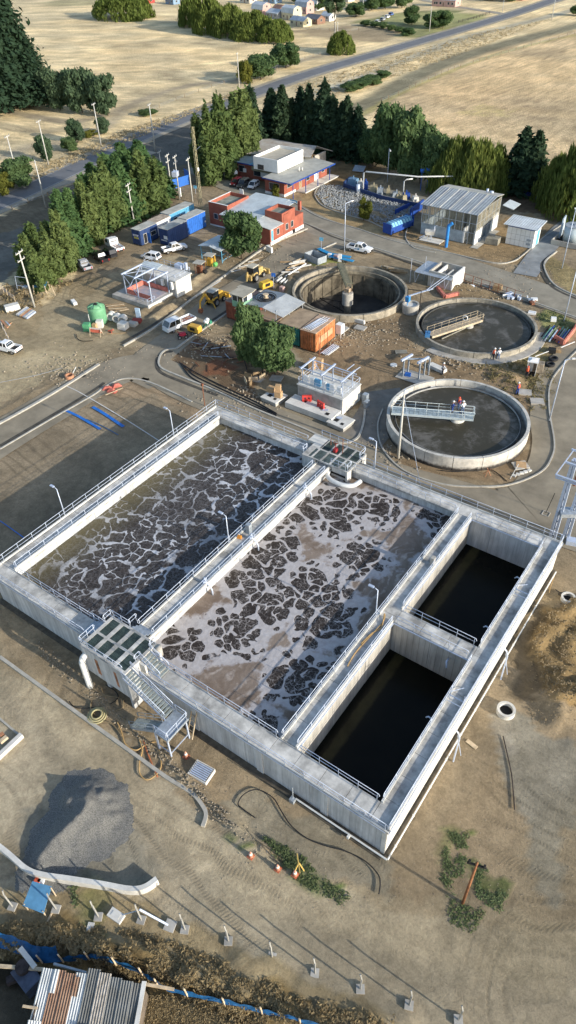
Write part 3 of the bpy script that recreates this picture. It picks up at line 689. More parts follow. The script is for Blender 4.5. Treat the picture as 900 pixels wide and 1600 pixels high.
upstand(25.8, 57.6, -38.4, 'y', sgn=1, h=.2); upstand(25.8, 57.6, -36.4, 'y', sgn=-1)
upstand(24.7, 58.6, -20.1, 'y', sgn=1, h=.2); upstand(24.7, 40.9, -18.4, 'y', sgn=-1); upstand(42.7, 58.6, -18.4, 'y', sgn=-1)
for a, b in ((-56.8,-41.2),(-34.4,-8.8)): upstand(a, b, BY0, 'x', h=.1, w=.12)
for a, b in ((-56.8,-41.2),(-34.0,-8.8)): upstand(a, b, BY1, 'x', h=.1, w=.12, sgn=-1)
# steel angle under the railings on the outer faces
for ax, a, b, c in (('x',-56.6,-41.2,BY0-.03),('x',-34.4,-9,BY0-.03)):
    part('edge_angle', MB().bb(a, c-.05, BZ-.12, b, c, BZ-.02), M_GALV, basin)
part('edge_angle', MB().bb(-8.77, BY0, BZ-.12, -8.70, BY1, BZ-.02), M_GALV, basin)
for (y0, y1) in ((24.7,40.8),(42.8,58.6)): part('edge_angle', MB().bb(-18.38, y0, BZ-.14, -18.30, y1, BZ-.03), M_GALV, basin)
part('edge_angle', MB().bb(-18.3, 40.8, BZ-.14, -10.5, 40.88, BZ-.03), M_GALV, basin)
part('edge_angle', MB().bb(-18.3, 58.5, BZ-.14, -10.5, 58.58, BZ-.03), M_GALV, basin)

POST = {}
def railing(p, q, z, parent, hgt=1.08, gap=1.95, r=.028, m=None, mid=True, slope=None):
    m = m or M_GALV; z1 = z if slope is None else slope
    A, B = Vector((p[0],p[1],z)), Vector((q[0],q[1],z1)); Ln = (B-A).length; u = (B-A).normalized(); H = Vector((0,0,hgt)); Hm = Vector((0,0,hgt*.56))
    mb = MB(); mb.tube([A+Hm, A+Hm+(H-Hm)*.5-u*.10, A+H, B+H, B+Hm+(H-Hm)*.5+u*.10, B+Hm, A+Hm], r, 5)
    rl = part('railing', mb, m, parent, True)
    n = max(1, round(Ln/gap)); key = (round(hgt,2), m.name)
    if key not in POST: POST[key] = MB().tube([(0,0,0),(0,0,hgt)], r, 5).mesh('post', m, True)
    for i in range(n+1):
        t = (i+.06 if i == 0 else i-.06 if i == n else i)/n
        obj('post', POST[key], rl, A+(B-A)*t)
    return rl
OF = .10
R = lambda x0, y0, x1, y1: railing((x0,y0), (x1,y1), BZ, basin)
R(-56.72,BY0+.1,-56.72,BY1-.1); R(-54.68,24.9,-54.68,58.4); R(-56.6,BY0+.06,-42.0,BY0+.06); R(-54.2,24.64,-42.4,24.64)
R(-33.4,BY0+.06,-9.0,BY0+.06); R(-35.6,24.64,-20.4,24.64); R(-18.0,24.64,-10.7,24.64)
R(-56.6,BY1-.06,-41.6,BY1-.06); R(-34.0,BY1-.06,-9.0,BY1-.06); R(-54.2,58.66,-40.6,58.66); R(-33.6,58.66,-20.4,58.66); R(-18.0,58.66,-10.7,58.66)
R(-8.86,BY0+.1,-8.86,BY1-.1); R(-10.38,24.9,-10.38,40.8); R(-10.38,42.9,-10.38,58.4)
R(-38.33,26.6,-38.33,56.6); R(-36.47,26.6,-36.47,56.4); R(-20.03,24.9,-20.03,58.4); R(-18.47,24.9,-18.47,40.7); R(-18.47,42.9,-18.47,58.4)
R(-18.1,40.97,-10.8,40.97); R(-18.1,42.63,-10.8,42.63)
# cross gates on the outer walkway
for y in (36.2, 51.0):
    part('pipe_bracket', MB().bar((-10.3,y,BZ+.5),(-8.9,y,BZ+.5),.08).bar((-10.3,y-.5,BZ+.35),(-8.9,y-.5,BZ+.35),.05).bar((-10.2,y,BZ),(-10.2,y,BZ+1.1),.07).bar((-8.95,y,BZ),(-8.95,y,BZ+1.3),.07).bar((-10.2,y,BZ+1.05),(-9.6,y+1.6,BZ+.1),.05), M_GALV, basin)
# pipes along the foot of the outer wall, spouts over the ponds
def pipe(pts, r, m, name, label, cat, parent=None, n=8, group=None, z=None):
    mb = MB().tube(pts, r, n)
    if parent: return part(name, mb, m, parent, True, label)
    return solo(name, mb, m, label, cat, group, True)
px = -8.45
mbp = MB().tube([(px,22.7,.2),(px,60.0,.2)], .07, 7)
for y in range(24, 60, 3): mbp.bb(px-.09,y-.05,.05,px+.09,y+.05,.29)
struct('soil_and_shadow_strip', MB().bb(-8.93,22.7,-.05,-8.6,60.4,.03).bb(-56.6,22.45,-.05,-8.95,23.04,.035), mat('dark_soil_and_shadow',(.11,.095,.072),.95,.3,1.5))  # soil at the sunlit wall; second box paints the shaded wall's undercut shadow
solo('drain_pipe', mbp, M_PIPEW, 'long white pipe along the foot of the sunlit basin wall', 'pipe')
mbp = MB().tube([(-17.2,22.65,.25),(-8.5,22.65,.25)], .08, 8).bb(-12,22.3,.15,-11.8,22.6,.45)
solo('drain_pipe', mbp, M_PIPEW, 'short pale pipe low on the shaded basin wall near the corner', 'pipe')
solo('drain_valve', MB().bb(-17.6,22.2,-.05,-17.15,22.6,.45).tube([(-17.4,22.5,.4),(-17.4,22.5,2.2)],.05,5), M_GALV_D, 'small valve box where the low pipe meets the basin wall', 'valve')
for i, y in enumerate((33.6, 45.5, 53.2)):
    part('spout', MB().tube([(-10.6,y,BZ-.2),(-10.9,y,BZ-.1),(-11.1,y,BZ-.4)],.07,7), M_GALV, basin, True)
part('spout', MB().tube([(-12.4,40.9,2.9),(-12.4,40.4,3.0),(-12.2,40.1,2.5)],.1,7), M_GALV, basin, True)
for y in (44.2, 33.9): solo('down_pipe', MB().tube([(-8.55,y,BZ-.3),(-8.2,y,BZ-.6),(-8.0,y,BZ-1.2),(-7.9,y-.6,0)], .075, 8).tube([(-8.2,y,BZ-1.0),(-7.6,y+.3,0)],.04,5), M_GALV, 'bent steel down pipe on the sunlit outer wall, %s one' % ('upper' if y > 40 else 'lower'), 'pipe')
for x, y in ((-36.2, 34.5), (-36.2, 42.3), (-36.2, 52.6)):
    part('air_pipe', MB().tube([(x-.5,y,BZ+1.0),(x-.4,y,BZ+.3),(x+.1,y,BZ+.1),(x+.35,y,BZ-.4),(x+.35,y,2.9)],.1,7).bb(x-.75,y-.2,BZ,x-.45,y+.2,BZ+.5), M_GALV, basin, True)
part('control_box', MB().bb(-37.9,42.8,BZ,-37.4,43.3,BZ+1.3), M_GALV_D, basin)
part('control_box', MB().bb(-19.0,49.6,BZ,-18.6,50.1,BZ+1.1), M_CONC, basin)
solo('tool_bag', MB().box((-38.0,41.8,BZ+.18),(.5,.35,.34),.3,.8), mat('orange_canvas',(.62,.25,.04),.8), 'small orange bag on the middle walkway by the control box', 'bag')
solo('hose', MB().tube(catmull([(-19.6,26.9+10,BZ+.07),(-19.4,38.5,BZ+.07),(-19.0,39.6,BZ+.07),(-19.5,41,BZ+.4),(-19.2,40.2,BZ+.07),(-19.5,36,BZ+.07),(-19.3,34,BZ+.07)],6),.06,5), mat('tan_hose',(.46,.30,.13),.7), 'tan hose lying along the walkway beside the lower black pond', 'hose')
# yard lamps on the walkways
def make_lamp(h=4.1, arm=(0,1)):
    t = thing('lamp_post', '', 'lamp post')
    part('post', MB().tube([(0,0,0),(0,0,h)], .075, 7, .05), M_GALV, t, True)
    part('base_plate', MB().bb(-.16,-.16,0,.16,.16,.03), M_GALV_D, t)
    part('lamp_arm', MB().tube([(0,0,h-.05),(-.25,0,h+.08),(-.5,0,h+.1)], .04, 6), M_GALV, t, True)
    part('lamp_head', MB().box((-.72,0,h+.12),(.55,.26,.12)), M_GALV, t)
    return t
lamp0 = make_lamp()
LL = [((-56.75,33.46),'slim lamp post on the left edge walkway, the one nearer the grating platform'),((-56.75,51.85),'slim lamp post on the left edge walkway, the farther one'),
      ((-38.36,40.43),'slim lamp post on the middle walkway between the two foaming ponds'),((-31.85,60.4),'slim lamp post on the far walkway right of the red valve platform'),((-20.05,40.33),'slim lamp post on the walkway at the lower black pond hose')]
for (x, y), lb in LL: place(lamp0, USED, (x, y, BZ), 0, lb, 'lamp posts on the basin walkways')

# ---------------------------------------------------------------- platforms
def grating(x0, y0, x1, y1, z, parent, along='y', m=None):
    mb = MB(); n = 9
    mb.bb(x0,y0,z-.06,x1,y0+.05,z).bb(x0,y1-.05,z-.06,x1,y1,z)
    if along == 'y':
        for i in range(n+1): x = x0+(x1-x0-.05)*i/n; mb.bb(x,y0+.05,z-.05,x+.05,y1-.05,z-.004)
        for j in range(1, 6): y = y0+(y1-y0)*j/6; mb.bb(x0,y,z-.07,x1,y+.03,z-.052)
    else:
        for i in range(n+1): y = y0+.06+(y1-y0-.18)*i/n; mb.bb(x0,y,z-.05,x1,y+.05,z-.004)
    return part('grating', mb, m or M_GRATE, parent)
PZ = 5.4
plat = thing('splitter_chamber', 'raised concrete chamber with eight green grating panels beside the steel stairs', 'chamber')
X0, X1, Y0, Y1 = -40.6, -34.7, 21.3, 25.5
part('wall', MB().bb(X0,Y0+.003,1.6,X1,Y0+.25,PZ-.1), M_FORM, plat, label='front wall with two rusty orange stains')
for (x, y0, y1) in ((X0,Y0+.252,Y1-.252),(X1-.25,Y0+.252,Y1-.252)): part('wall', MB().bb(x,y0,1.6,x+.25,y1,PZ-.1), M_FORM, plat)
part('wall', MB().bb(X0,Y1-.25,1.6,X1,Y1,PZ-.1), M_FORM, plat)
part('floor', MB().bb(X0+.25,Y0+.25,3.2,X1-.25,Y1-.25,3.4), M_DARK, plat)
part('pier', MB().add([(X1-.3,Y0+.02,0),(X1,Y0+.02,0),(X1,Y0+.02,1.6),(X1-.3,Y0+.02,1.6),(X1-.3,BY0+.4,0),(X1,BY0+.4,0),(X1,BY0+.4,1.6),(X1-.3,BY0+.4,1.6)],[(0,1,2,3),(4,7,6,5),(0,4,5,1),(1,5,6,2),(2,6,7,3),(3,7,4,0)]), M_FORM, plat)
part('pier', MB().bb(-38.6,Y0+.3,0,-38.2,BY0+.4,1.6), M_FORM, plat)
for x, w_ in ((-38.9,.45),(-36.4,.35)): part('rust_stain', MB().bb(x,Y0-.001,2.3,x+w_,Y0+.002,4.6), mat('rust_bleed',(.42,.20,.11),.9,.5,.9), plat)
xs = [X0+.15+i*((X1-X0-.3)/4) for i in range(5)]; ym = (Y0+Y1)/2-.1
part('top_slab', MB().bb(X0,Y0,PZ-.1,X1,Y0+.3,PZ).bb(X0,Y1-.25,PZ-.1,X1,Y1,PZ).bb(X0,ym-.12,PZ-.1,X1,ym+.12,PZ).bb(X0,Y0+.3,PZ-.1,X0+.35,Y1-.25,PZ-.001).bb(X1-.3,Y0+.3,PZ-.1,X1,Y1-.25,PZ-.001), M_DECK, plat)
for i in range(1, 4): part('beam', MB().bb(xs[i]-.22,Y0+.3,PZ-.1,xs[i]+.22,ym-.12,PZ-.003).bb(xs[i]-.22,ym+.12,PZ-.1,xs[i]+.22,Y1-.25,PZ-.003), M_DECK, plat)
for i in range(4):
    a, b = xs[i]+.22, xs[i+1]-.22
    grating(a, Y0+.3, b, ym-.12, PZ-.02, plat); grating(a, ym+.12, b, Y1-.25, PZ-.02, plat)
for a in (((X0+.1,Y0+.08),(X1-.3,Y0+.08)),((X0+.08,Y0+.2),(X0+.08,Y0+1.9)),((X0+.08,Y1-1.0),(X0+.08,Y1-.1)),((X0+.3,Y1-.08),(X0+2.6,Y1-.08)),((X1-.08,Y0+1.5),(X1-.08,Y0+2.1)),((X1-.08,Y1-.7),(X1-.08,Y1-.1))):
    railing(a[0], a[1], PZ, plat, gap=1.1)
part('inlet_pipe', MB().tube(catmull([(X0+.5,Y0+.3,4.1),(X0+.45,Y0-.2,4.2),(X0+.45,Y0-.55,3.8),(X0+.5,Y0-.62,3.0),(X0+.6,Y0-.7,0)],4),.30,12), M_PIPEW, plat, True)
part('overflow_cap', MB().tube([(X1+.35,Y1-.25,BZ+.1),(X1+.35,Y1-.25,PZ-.05)],.32,12).tube([(X1+.35,Y1-.25,PZ-.05),(X1+.35,Y1-.25,PZ)],.35,12), M_CONC, plat, True)
part('step_block', MB().bb(X1+.02,Y0+1.75,0,X1+.7,Y0+1.95,PZ-.2).bb(X1+.02,24.8,BZ,X1+.9,25.0,PZ-.2), M_CONC_W, plat)
# landings to the walkway on the left and the middle walkway
for (a, b, c, d, nm) in ((-42.3,22.95,-40.65,24.6,1),(-38.3,25.55,-36.5,26.9,2)):
    for k in range(3): part('tread', MB().bb(a if nm == 2 else a+k*.5, b+(k*.42 if nm == 2 else 0), BZ+.3+((2-k) if nm == 2 else k)*.3, c if nm == 2 else a+k*.5+.46, b+k*.42+.38 if nm == 2 else d, BZ+.35+((2-k) if nm == 2 else k)*.3), M_GALV_D, plat)
railing((-42.4,24.6),(-40.8,24.6), BZ+.3, plat, gap=.8); railing((-38.9,26.0),(-38.9,26.9), BZ+.3, plat, gap=.8)

def flight(parent, a, b, y0, y1, za, zb, n, rails=True, m=None):
    """steps from (a, za) to (b, zb) along x between y0 and y1"""
    m = m or M_GALV
    for k in range(n):
        t = (k+.5)/n; x = a+(b-a)*t; z = za+(zb-za)*(k+1)/(n+1); w_ = abs(b-a)/n*.82
        if 'tread%s' % round(w_,2) not in POST: POST['tread%s' % round(w_,2)] = MB().bb(-w_/2,.06,-.03,w_/2,(y1-y0)-.06,.03).mesh('tread', mat('stair_tread',(.33,.37,.36),.6,.2,3,metal=.2))
        obj('tread', POST['tread%s' % round(w_,2)], parent, (x, y0, z))
    for y in (y0, y1):
        part('stringer', MB().bar((a,y,za-.08),(b,y,zb-.08),.06,.26), m, parent)
        if rails: railing((a,y),(b,y), za, parent, gap=1.5, slope=zb, m=m)
st = thing('steel_staircase', 'galvanised steel staircase with landing descending from the grating platform', 'staircase')
flight(st, X1+.05, -30.0, 20.95, 22.15, PZ, 2.95, 16)
part('landing', MB().bb(-30.0,19.55,2.82,-28.4,22.2,2.9).bb(-30.0,19.5,2.7,-28.4,19.58,2.95).bb(-28.44,19.5,2.7,-28.36,22.2,2.95), M_GALV_D, st)
for x, y in ((-28.45,19.55),(-28.45,21.9),(-29.9,19.55)): part('leg', MB().bar((x,y,0),(x,y,2.8),.13), M_GALV, st)
part('brace', MB().bar((-28.45,19.55,.7),(-28.45,21.9,.7),.08).bar((-28.45,19.55,.7),(-28.45,19.55,.75),.08).bar((-29.9,19.55,.9),(-28.45,19.55,.9),.07), M_GALV, st)
railing((-28.42,19.6),(-28.42,22.1), 2.9, st, gap=1.2); railing((-29.8,22.15),(-28.5,22.15), 2.9, st, gap=1.2); railing((-29.9,19.58),(-28.5,19.58), 2.9, st, gap=1.2)
flight(st, -30.0, -33.6, 19.6, 20.7, 2.9, .1, 11, m=M_GALV_D)
st2 = thing('short_staircase', 'short steel steps from the grating platform down to the walkway', 'staircase')
flight(st2, X1+.05, -32.5, 23.35, 24.55, PZ, BZ+.05, 7)
# far platform
PB = 4.75
pb = thing('outlet_chamber', 'concrete outlet platform with grating panels and a red valve on the far walkway', 'chamber')
X0, X1, Y0, Y1 = -40.4, -33.8, 57.3, 61.7
part('wall', MB().bb(X0,Y0,2.6,X0+.25,Y1,PB-.1).bb(X0+.25,Y0,2.6,-38.5,Y0+.25,PB-.1), M_FORM, pb)
part('wall', MB().bb(X1-.25,Y0,3.2,X1,Y0+.9,PB-.1), M_CONC_W, pb); part('wall', MB().bb(-36.3,Y0+.4,2.6,X1-.25,Y0+.65,PB-.5), M_FORM, pb)
part('wall', MB().bb(X1-.25,Y1-.9,0,X1,Y1,PB-.1).bb(X0,Y1-.25,0,X1-.26,Y1-.02,PB-.1), M_CONC_W, pb)
part('floor', MB().bb(X0+.25,Y0+.3,3.4,X1-.25,Y1-.25,3.6), M_DARK, pb)
xs = [X0+i*((X1-X0)/5) for i in range(6)]; ym = 59.4
part('top_slab', MB().bb(X0,Y0,PB-.1,X1,Y0+.2,PB).bb(X0,Y1-.2,PB-.1,X1,Y1,PB).bb(X0,ym-.12,PB-.1,X1,ym+.12,PB).bb(X0,Y0+.2,PB-.1,X0+.8,ym-.12,PB-.002), M_DECK, pb)
part('top_slab', MB().bb(X0,ym+.12,PB-.1,xs[1],Y1-.2,PB-.003).bb(X0-1.0,60.2,PB-.3,X0,61.7,PB-.004), M_CONC_W, pb)
for i in range(1, 6): part('beam', MB().bb(xs[i]-.15,Y0+.2,PB-.1,xs[i]+.1,ym-.12,PB-.003).bb(xs[i]-.15,ym+.12,PB-.1,xs[i]+.1,Y1-.2,PB-.003), M_DECK, pb)
for i in range(5):
    if i > 0: grating(xs[i]+.1, ym+.12, xs[i+1]-.15, Y1-.2, PB-.02, pb)
    grating(xs[i]+(.8 if i == 0 else .1), Y0+.2, xs[i+1]-.15, ym-.12, PB-.02, pb, m=mat('dusty_grating',(.11,.15,.15),.6,.3,2))
for a in (((X0+.1,Y1-.08),(X1-.2,Y1-.08)),((X1-.08,Y1-1.5),(X1-.08,Y1-.2)),((X1-.08,Y0+.1),(X1-.08,Y0+.9)),((-36.2,Y0+.08),(X1-.3,Y0+.08)),((X0+.08,Y0+.2),(X0+.08,Y0+1.0))): railing(a[0], a[1], PB, pb, gap=1.2)
vb = obj('valve_body', MB().bb(-37.4,59.7,PB,-37.0,60.3,PB+.5).tube([(-37.2,60.0,PB+.5),(-37.2,60.0,PB+1.3)],.05,6).mesh('valve_body', mat('valve_red',(.30,.03,.035),.5)), pb)
obj('handwheel', MB().torus((-37.2,60.0,PB+1.35),.3,.04,14,5).bar((-37.5,60,PB+1.35),(-36.9,60,PB+1.35),.04).mesh('handwheel', M_RUST), vb)
part('valve_stem', MB().tube([(-36.3,60.2,PB),(-36.3,60.2,PB+2.2)],.05,6).tube([(-38.4,60.8,PB),(-38.4,60.8,PB+1.0)],.04,6), M_RUST, pb)
part('outlet_pipe', MB().tube(catmull([(-36.6,57.6,3.6),(-36.2,56.6,3.7),(-35.2,56.1,3.7),(-33.6,56.1,3.7),(-32.6,56.7,3.7),(-32.3,57.9,3.7)],4),.28,12), M_PIPEW, pb, True)
# ---------------------------------------------------------------- round clarifiers
SL = water_mat('dark_settled_sludge', 'sludge')
def ringmat(name, col, drk, z0, z1):
    m = mat(name, col, .88, .22, .8, .008, 9); nt = m.node_tree; L = nt.links; b = nt.nodes['Principled BSDF']
    src = b.inputs['Base Color'].links[0].from_socket; g = nd(nt, 'ShaderNodeNewGeometry'); sp = nd(nt, 'ShaderNodeSeparateXYZ'); L.new(g.outputs['Position'], sp.inputs[0])
    n = nd(nt, 'ShaderNodeTexNoise'); n.inputs['Scale'].default_value = 2.5; n.inputs['Detail'].default_value = 6; L.new(g.outputs['Position'], n.inputs[0])
    zz = mth('ADD', sp.outputs[2], mth('MULTIPLY', n.outputs['Fac'], .55, nt=nt), nt=nt)
    r = nd(nt, 'ShaderNodeMapRange'); r.inputs['From Min'].default_value = z0; r.inputs['From Max'].default_value = z1; L.new(zz, r.inputs[0])
    mx = nd(nt, 'ShaderNodeMix'); mx.data_type = 'RGBA'; s_ = [x for x in mx.inputs if x.type == 'RGBA']; s_[0].default_value = (*drk,1); L.new(src, s_[1]); L.new(r.outputs[0], mx.inputs['Factor'])
    L.new([x for x in mx.outputs if x.type == 'RGBA'][0], b.inputs['Base Color']); return m
def disc(c, r, z, m, n=72):
    mb = MB(); mb.add([(c[0]+r*math.cos(2*PI*i/n), c[1]+r*math.sin(2*PI*i/n), z) for i in range(n)], [tuple(range(n))]); return struct('water', mb, m)
def clarifier(i, label, m, wz, wall_t=.42, base=-.4, inner_z=None, chan=True):
    (c, R, h) = CLAR[i]; t = thing('clarifier_tank', label, 'tank', (c[0],c[1],0), 0, 'round clarifier tanks'); 
    n = 16
    for k in range(n):
        a0, a1 = 2*PI*k/n+.004, 2*PI*(k+1)/n-.004
        part('rim_segment', MB().ring((0,0,0), R-wall_t, R, base, h, 6, a0, a1), m, t)
    return t, c, R, h
# nearest: full, pale rim, steel bridge with people
cl3, c, R, h = clarifier(2, 'nearest round tank with a pale concrete rim and a steel footbridge to its centre', ringmat('wet_footed_rim',(.56,.54,.49),(.05,.045,.04),.55,.95), 1.3)
part('launder_wall', MB().ring((0,0,0), R-1.2, R-1.02, .2, 1.42, 64), mat('launder_steel',(.06,.06,.058),.6), cl3, True)
part('channel_floor', MB().ring((0,0,0), R-1.02, R-.4, .1, .8, 64), M_CONC_D, cl3)
part('weir_plate', MB().ring((0,0,0), R-1.26, R-1.21, .9, 1.5, 90), mat('weir_steel',(.28,.28,.27),.5), cl3, True)
disc(c, R-1.2, 1.25, SL)
dr = Vector((P(612,632,2.2)-P(716,640,2.2))); ang = math.atan2(dr.y, dr.x)
hub = P(716,648,1.7); cx, cy = hub.x-c[0], hub.y-c[1]; cx *= .3; cy *= .3
part('centre_column', MB().cyl((cx,cy,0),1.0,1.75,24), M_CONC_W, cl3, True)
part('column_cap', MB().cyl((cx,cy,1.76),.62,.25,20), M_GALV_D, cl3, True)
def bridge(parent, A, B, z, w, m, deckm, panel=False, hr=1.05):
    """footbridge in tank coordinates from A (rim) to B (centre)"""
    A, B = Vector((*A,z)), Vector((*B,z)); u = (B-A).normalized(); nrm = Vector((-u.y,u.x,0))*w/2
    L_ = (B-A).length; k = int(L_/.6)
    for i in range(k):
        p, q = A+u*(i*L_/k+.02), A+u*((i+1)*L_/k-.02); mb = MB(); mb.quad(p+nrm*.92, p-nrm*.92, q-nrm*.92, q+nrm*.92, .05); part('deck_plank', mb, deckm, parent)
    for s_ in (1,-1):
        part('girder', MB().bar(A+nrm*s_-Vector((0,0,.16)), B+nrm*s_-Vector((0,0,.16)), .1, .34), m, parent)
        railing((A+nrm*s_)[:2], (B+nrm*s_)[:2], z, parent, gap=1.5, m=m, hgt=hr)
    railing((B+nrm)[:2], (B-nrm)[:2], z, parent, gap=1.0, m=m, hgt=hr)
def loc_(i, px, py, z): c = CLAR[i][0]; p = P(px,py,z); return (p.x-c[0], p.y-c[1])
M_BRID = mat('bridge_steel',(.50,.58,.62),.5,.12,2,metal=.25)
A = loc_(2,612,640,2.4); B = loc_(2,740,650,2.4)
bridge(cl3, A, B, 2.4, 1.5, M_BRID, mat('bridge_grating',(.33,.40,.43),.6,.25,3))
BR3 = (Vector((*A,2.4))+Vector((c[0],c[1],0)), Vector((*B,2.4))+Vector((c[0],c[1],0)))
part('drive_wheel', MB().torus((A[0]+1.2,A[1]+.2,1.3),.45,.12,14,6,'y'), M_BLACK, cl3)
part('scum_float', MB().box((*loc_(2,678,605,1.3),1.3),(.9,.3,.1),.5), M_WHITE, cl3)
# right: full, old rim, bridge at a slant
cl2, c, R, h = clarifier(1, 'round tank with a stained old rim and a tan slanting footbridge', mat('old_rim_right',(.36,.33,.27),.9,.3,.9,.01,9), .3)
part('launder_wall', MB().ring((0,0,0), R-1.15, R-.95, -.3, .55, 64), mat('dark_launder',(.055,.055,.05),.6), cl2, True)
part('channel_floor', MB().ring((0,0,0), R-.95, R-.4, -.6, -.2, 64), M_DARK, cl2)
disc(c, R-1.1, .38, SL)
part('apron_slab', MB().ring((0,0,0), R, R+1.5, -.1, .12, 30, -1.9, .45), M_CONC, cl2)
hub = loc_(1,733,507,.8); part('centre_column', MB().cyl((*hub,-.2),.75,.9,20), M_CONC, cl2, True)
M_TAN = mat('tan_bridge_steel',(.50,.42,.30),.6,.2,2)
bridge(cl2, loc_(1,671,523,1.1), loc_(1,750,497,1.1), 1.1, 1.5, M_TAN, mat('dusty_planks',(.42,.34,.24),.8,.2,3))
part('safety_ring', MB().torus((*loc_(1,727,497,1.7),1.7),.4,.09,16,6,'y'), M_WHITE, cl2)
part('drive_frame', MB().box((*loc_(1,668,525,.9),1.2),(.8,1.5,.5),.4).tube([(*loc_(1,668,525,.9),0),(*loc_(1,668,525,.9),1.9)],.08,6), mat('blue_drive',(.06,.20,.42),.5), cl2)
part('scraper_arm', MB().bar((*hub,.5),(*loc_(1,690,530,.4),.45),.15,.2), M_CONC_D, cl2)
# left: drained, deep
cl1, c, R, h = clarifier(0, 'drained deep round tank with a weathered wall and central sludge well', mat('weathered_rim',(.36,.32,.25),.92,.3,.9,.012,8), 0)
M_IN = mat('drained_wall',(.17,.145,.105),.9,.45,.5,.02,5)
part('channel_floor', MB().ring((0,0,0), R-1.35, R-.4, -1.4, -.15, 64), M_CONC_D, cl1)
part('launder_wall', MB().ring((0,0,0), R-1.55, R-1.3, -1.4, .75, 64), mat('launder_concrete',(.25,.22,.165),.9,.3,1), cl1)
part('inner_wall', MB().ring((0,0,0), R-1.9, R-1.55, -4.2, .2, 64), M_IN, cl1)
for k in range(26):
    a = 2*PI*k/26+.1; part('wall_rib', MB().box(((R-1.95)*math.cos(a),(R-1.95)*math.sin(a),-1.9),(.12,.12,4.0),a), M_IN, cl1)
fl = MB(); n = 48; fl.v = [(0,0,-4.7)]+[((R-1.6)*math.cos(2*PI*i/n),(R-1.6)*math.sin(2*PI*i/n),-3.7) for i in range(n)]; fl.f = [(0,1+i,1+(i+1)%n) for i in range(n)]
part('tank_floor', fl, mat('wet_sludge_floor',(.075,.068,.058),.7,.5,.35,.02,5,col2=(.028,.027,.026)), cl1, True)
hub = (-.2, -.3)
part('centre_column', MB().cyl((*hub,-4.6),.62,5.2,20), M_CONC_D, cl1, True)
part('feed_well', MB().ring((*hub,0), .85, 1.0, -1.6, .5, 24).tube([(*hub,.5),(*hub,.62)],.98,20), M_CONC, cl1)
part('drive_cage', MB().box((hub[0],hub[1],1.1),(.8,.8,.6)).bar((hub[0]-.5,hub[1]-.5,.6),(hub[0]-.5,hub[1]-.5,2),.08).bar((hub[0]+.5,hub[1]-.5,.6),(hub[0]+.5,hub[1]-.5,2),.08).bar((hub[0]+.5,hub[1]+.5,.6),(hub[0]+.5,hub[1]+.5,2),.08).bar((hub[0]-.5,hub[1]+.5,.6),(hub[0]-.5,hub[1]+.5,2),.08).bar((hub[0]-.5,hub[1]-.5,2),(hub[0]+.5,hub[1]-.5,2),.08).bar((hub[0]-.5,hub[1]+.5,2),(hub[0]+.5,hub[1]+.5,2),.08), mat('rust_tan',(.45,.33,.22),.8,.3,2), cl1)
A = loc_(0,531,410,1.6); M_OLV = mat('olive_bridge',(.19,.19,.125),.7,.25,2)
bridge(cl1, A, (hub[0],hub[1]+.5), 1.5, 1.1, M_OLV, mat('olive_planks',(.20,.19,.13),.8,.25,3), hr=.7)
part('scraper_truss', MB().bar((hub[0],hub[1],-3.5),(hub[0]-7.6,hub[1]+2.2,-3.3),.14).bar((hub[0],hub[1],-1.4),(hub[0]-7.6,hub[1]+2.2,-3.2),.1).bar((hub[0]-2,hub[1]+.6,-1.9),(hub[0]-2,hub[1]+.6,-3.5),.08).bar((hub[0]-4,hub[1]+1.2,-2.3),(hub[0]-4,hub[1]+1.2,-3.4),.08).bar((hub[0]-.2,hub[1],-3.5),(hub[0]-2,hub[1]+.6,-1.9),.07).bar((hub[0]-2,hub[1]+.6,-3.5),(hub[0]-4,hub[1]+1.2,-2.3),.07), M_DARK, cl1)
part('hopper_block', MB().box((6.4,-3.6,-3.4),(.8,.6,.8)), M_WHITE, cl1)
# small round chamber between the tanks
sc = thing('round_manhole_chamber', 'small round concrete chamber with a blue gearbox between two big tanks', 'chamber', hexo(641,487))
part('wall', MB().ring((0,0,0),1.15,1.45,0,1.5,32), M_CONC, sc); part('lid', MB().cyl((0,0,1.1),1.14,.12,28), M_CONC_W, sc)
part('frame', MB().bar((-1.2,.8,1.2),(-1.2,.8,3.6),.1).bar((1.0,1.5,0),(1.0,1.5,3.6),.1).bar((-1.2,.8,3.55),(1.0,1.5,3.55),.1), M_DARK, sc)
part('gearbox', MB().box((-.5,-.4,2.4),(.7,.7,.9)).tube([(-.5,-.4,.9),(-.5,-.4,2)],.07,6), mat('gear_blue',(.05,.25,.55),.5), sc)
part('gangway', MB().bar((-.5,-.2,2.9),(1.9,4.2,3.1),.35,.08).bar((1.3,3.0,3.2),(3.2,6.6,5.0),.08).bar((1.8,2.8,3.2),(3.7,6.4,5.0),.08).bar((1.5,3.4,3.3),(2.1,3.3,3.3),.05).bar((2.2,4.8,4),(2.8,4.6,4),.05), M_GALV, sc)
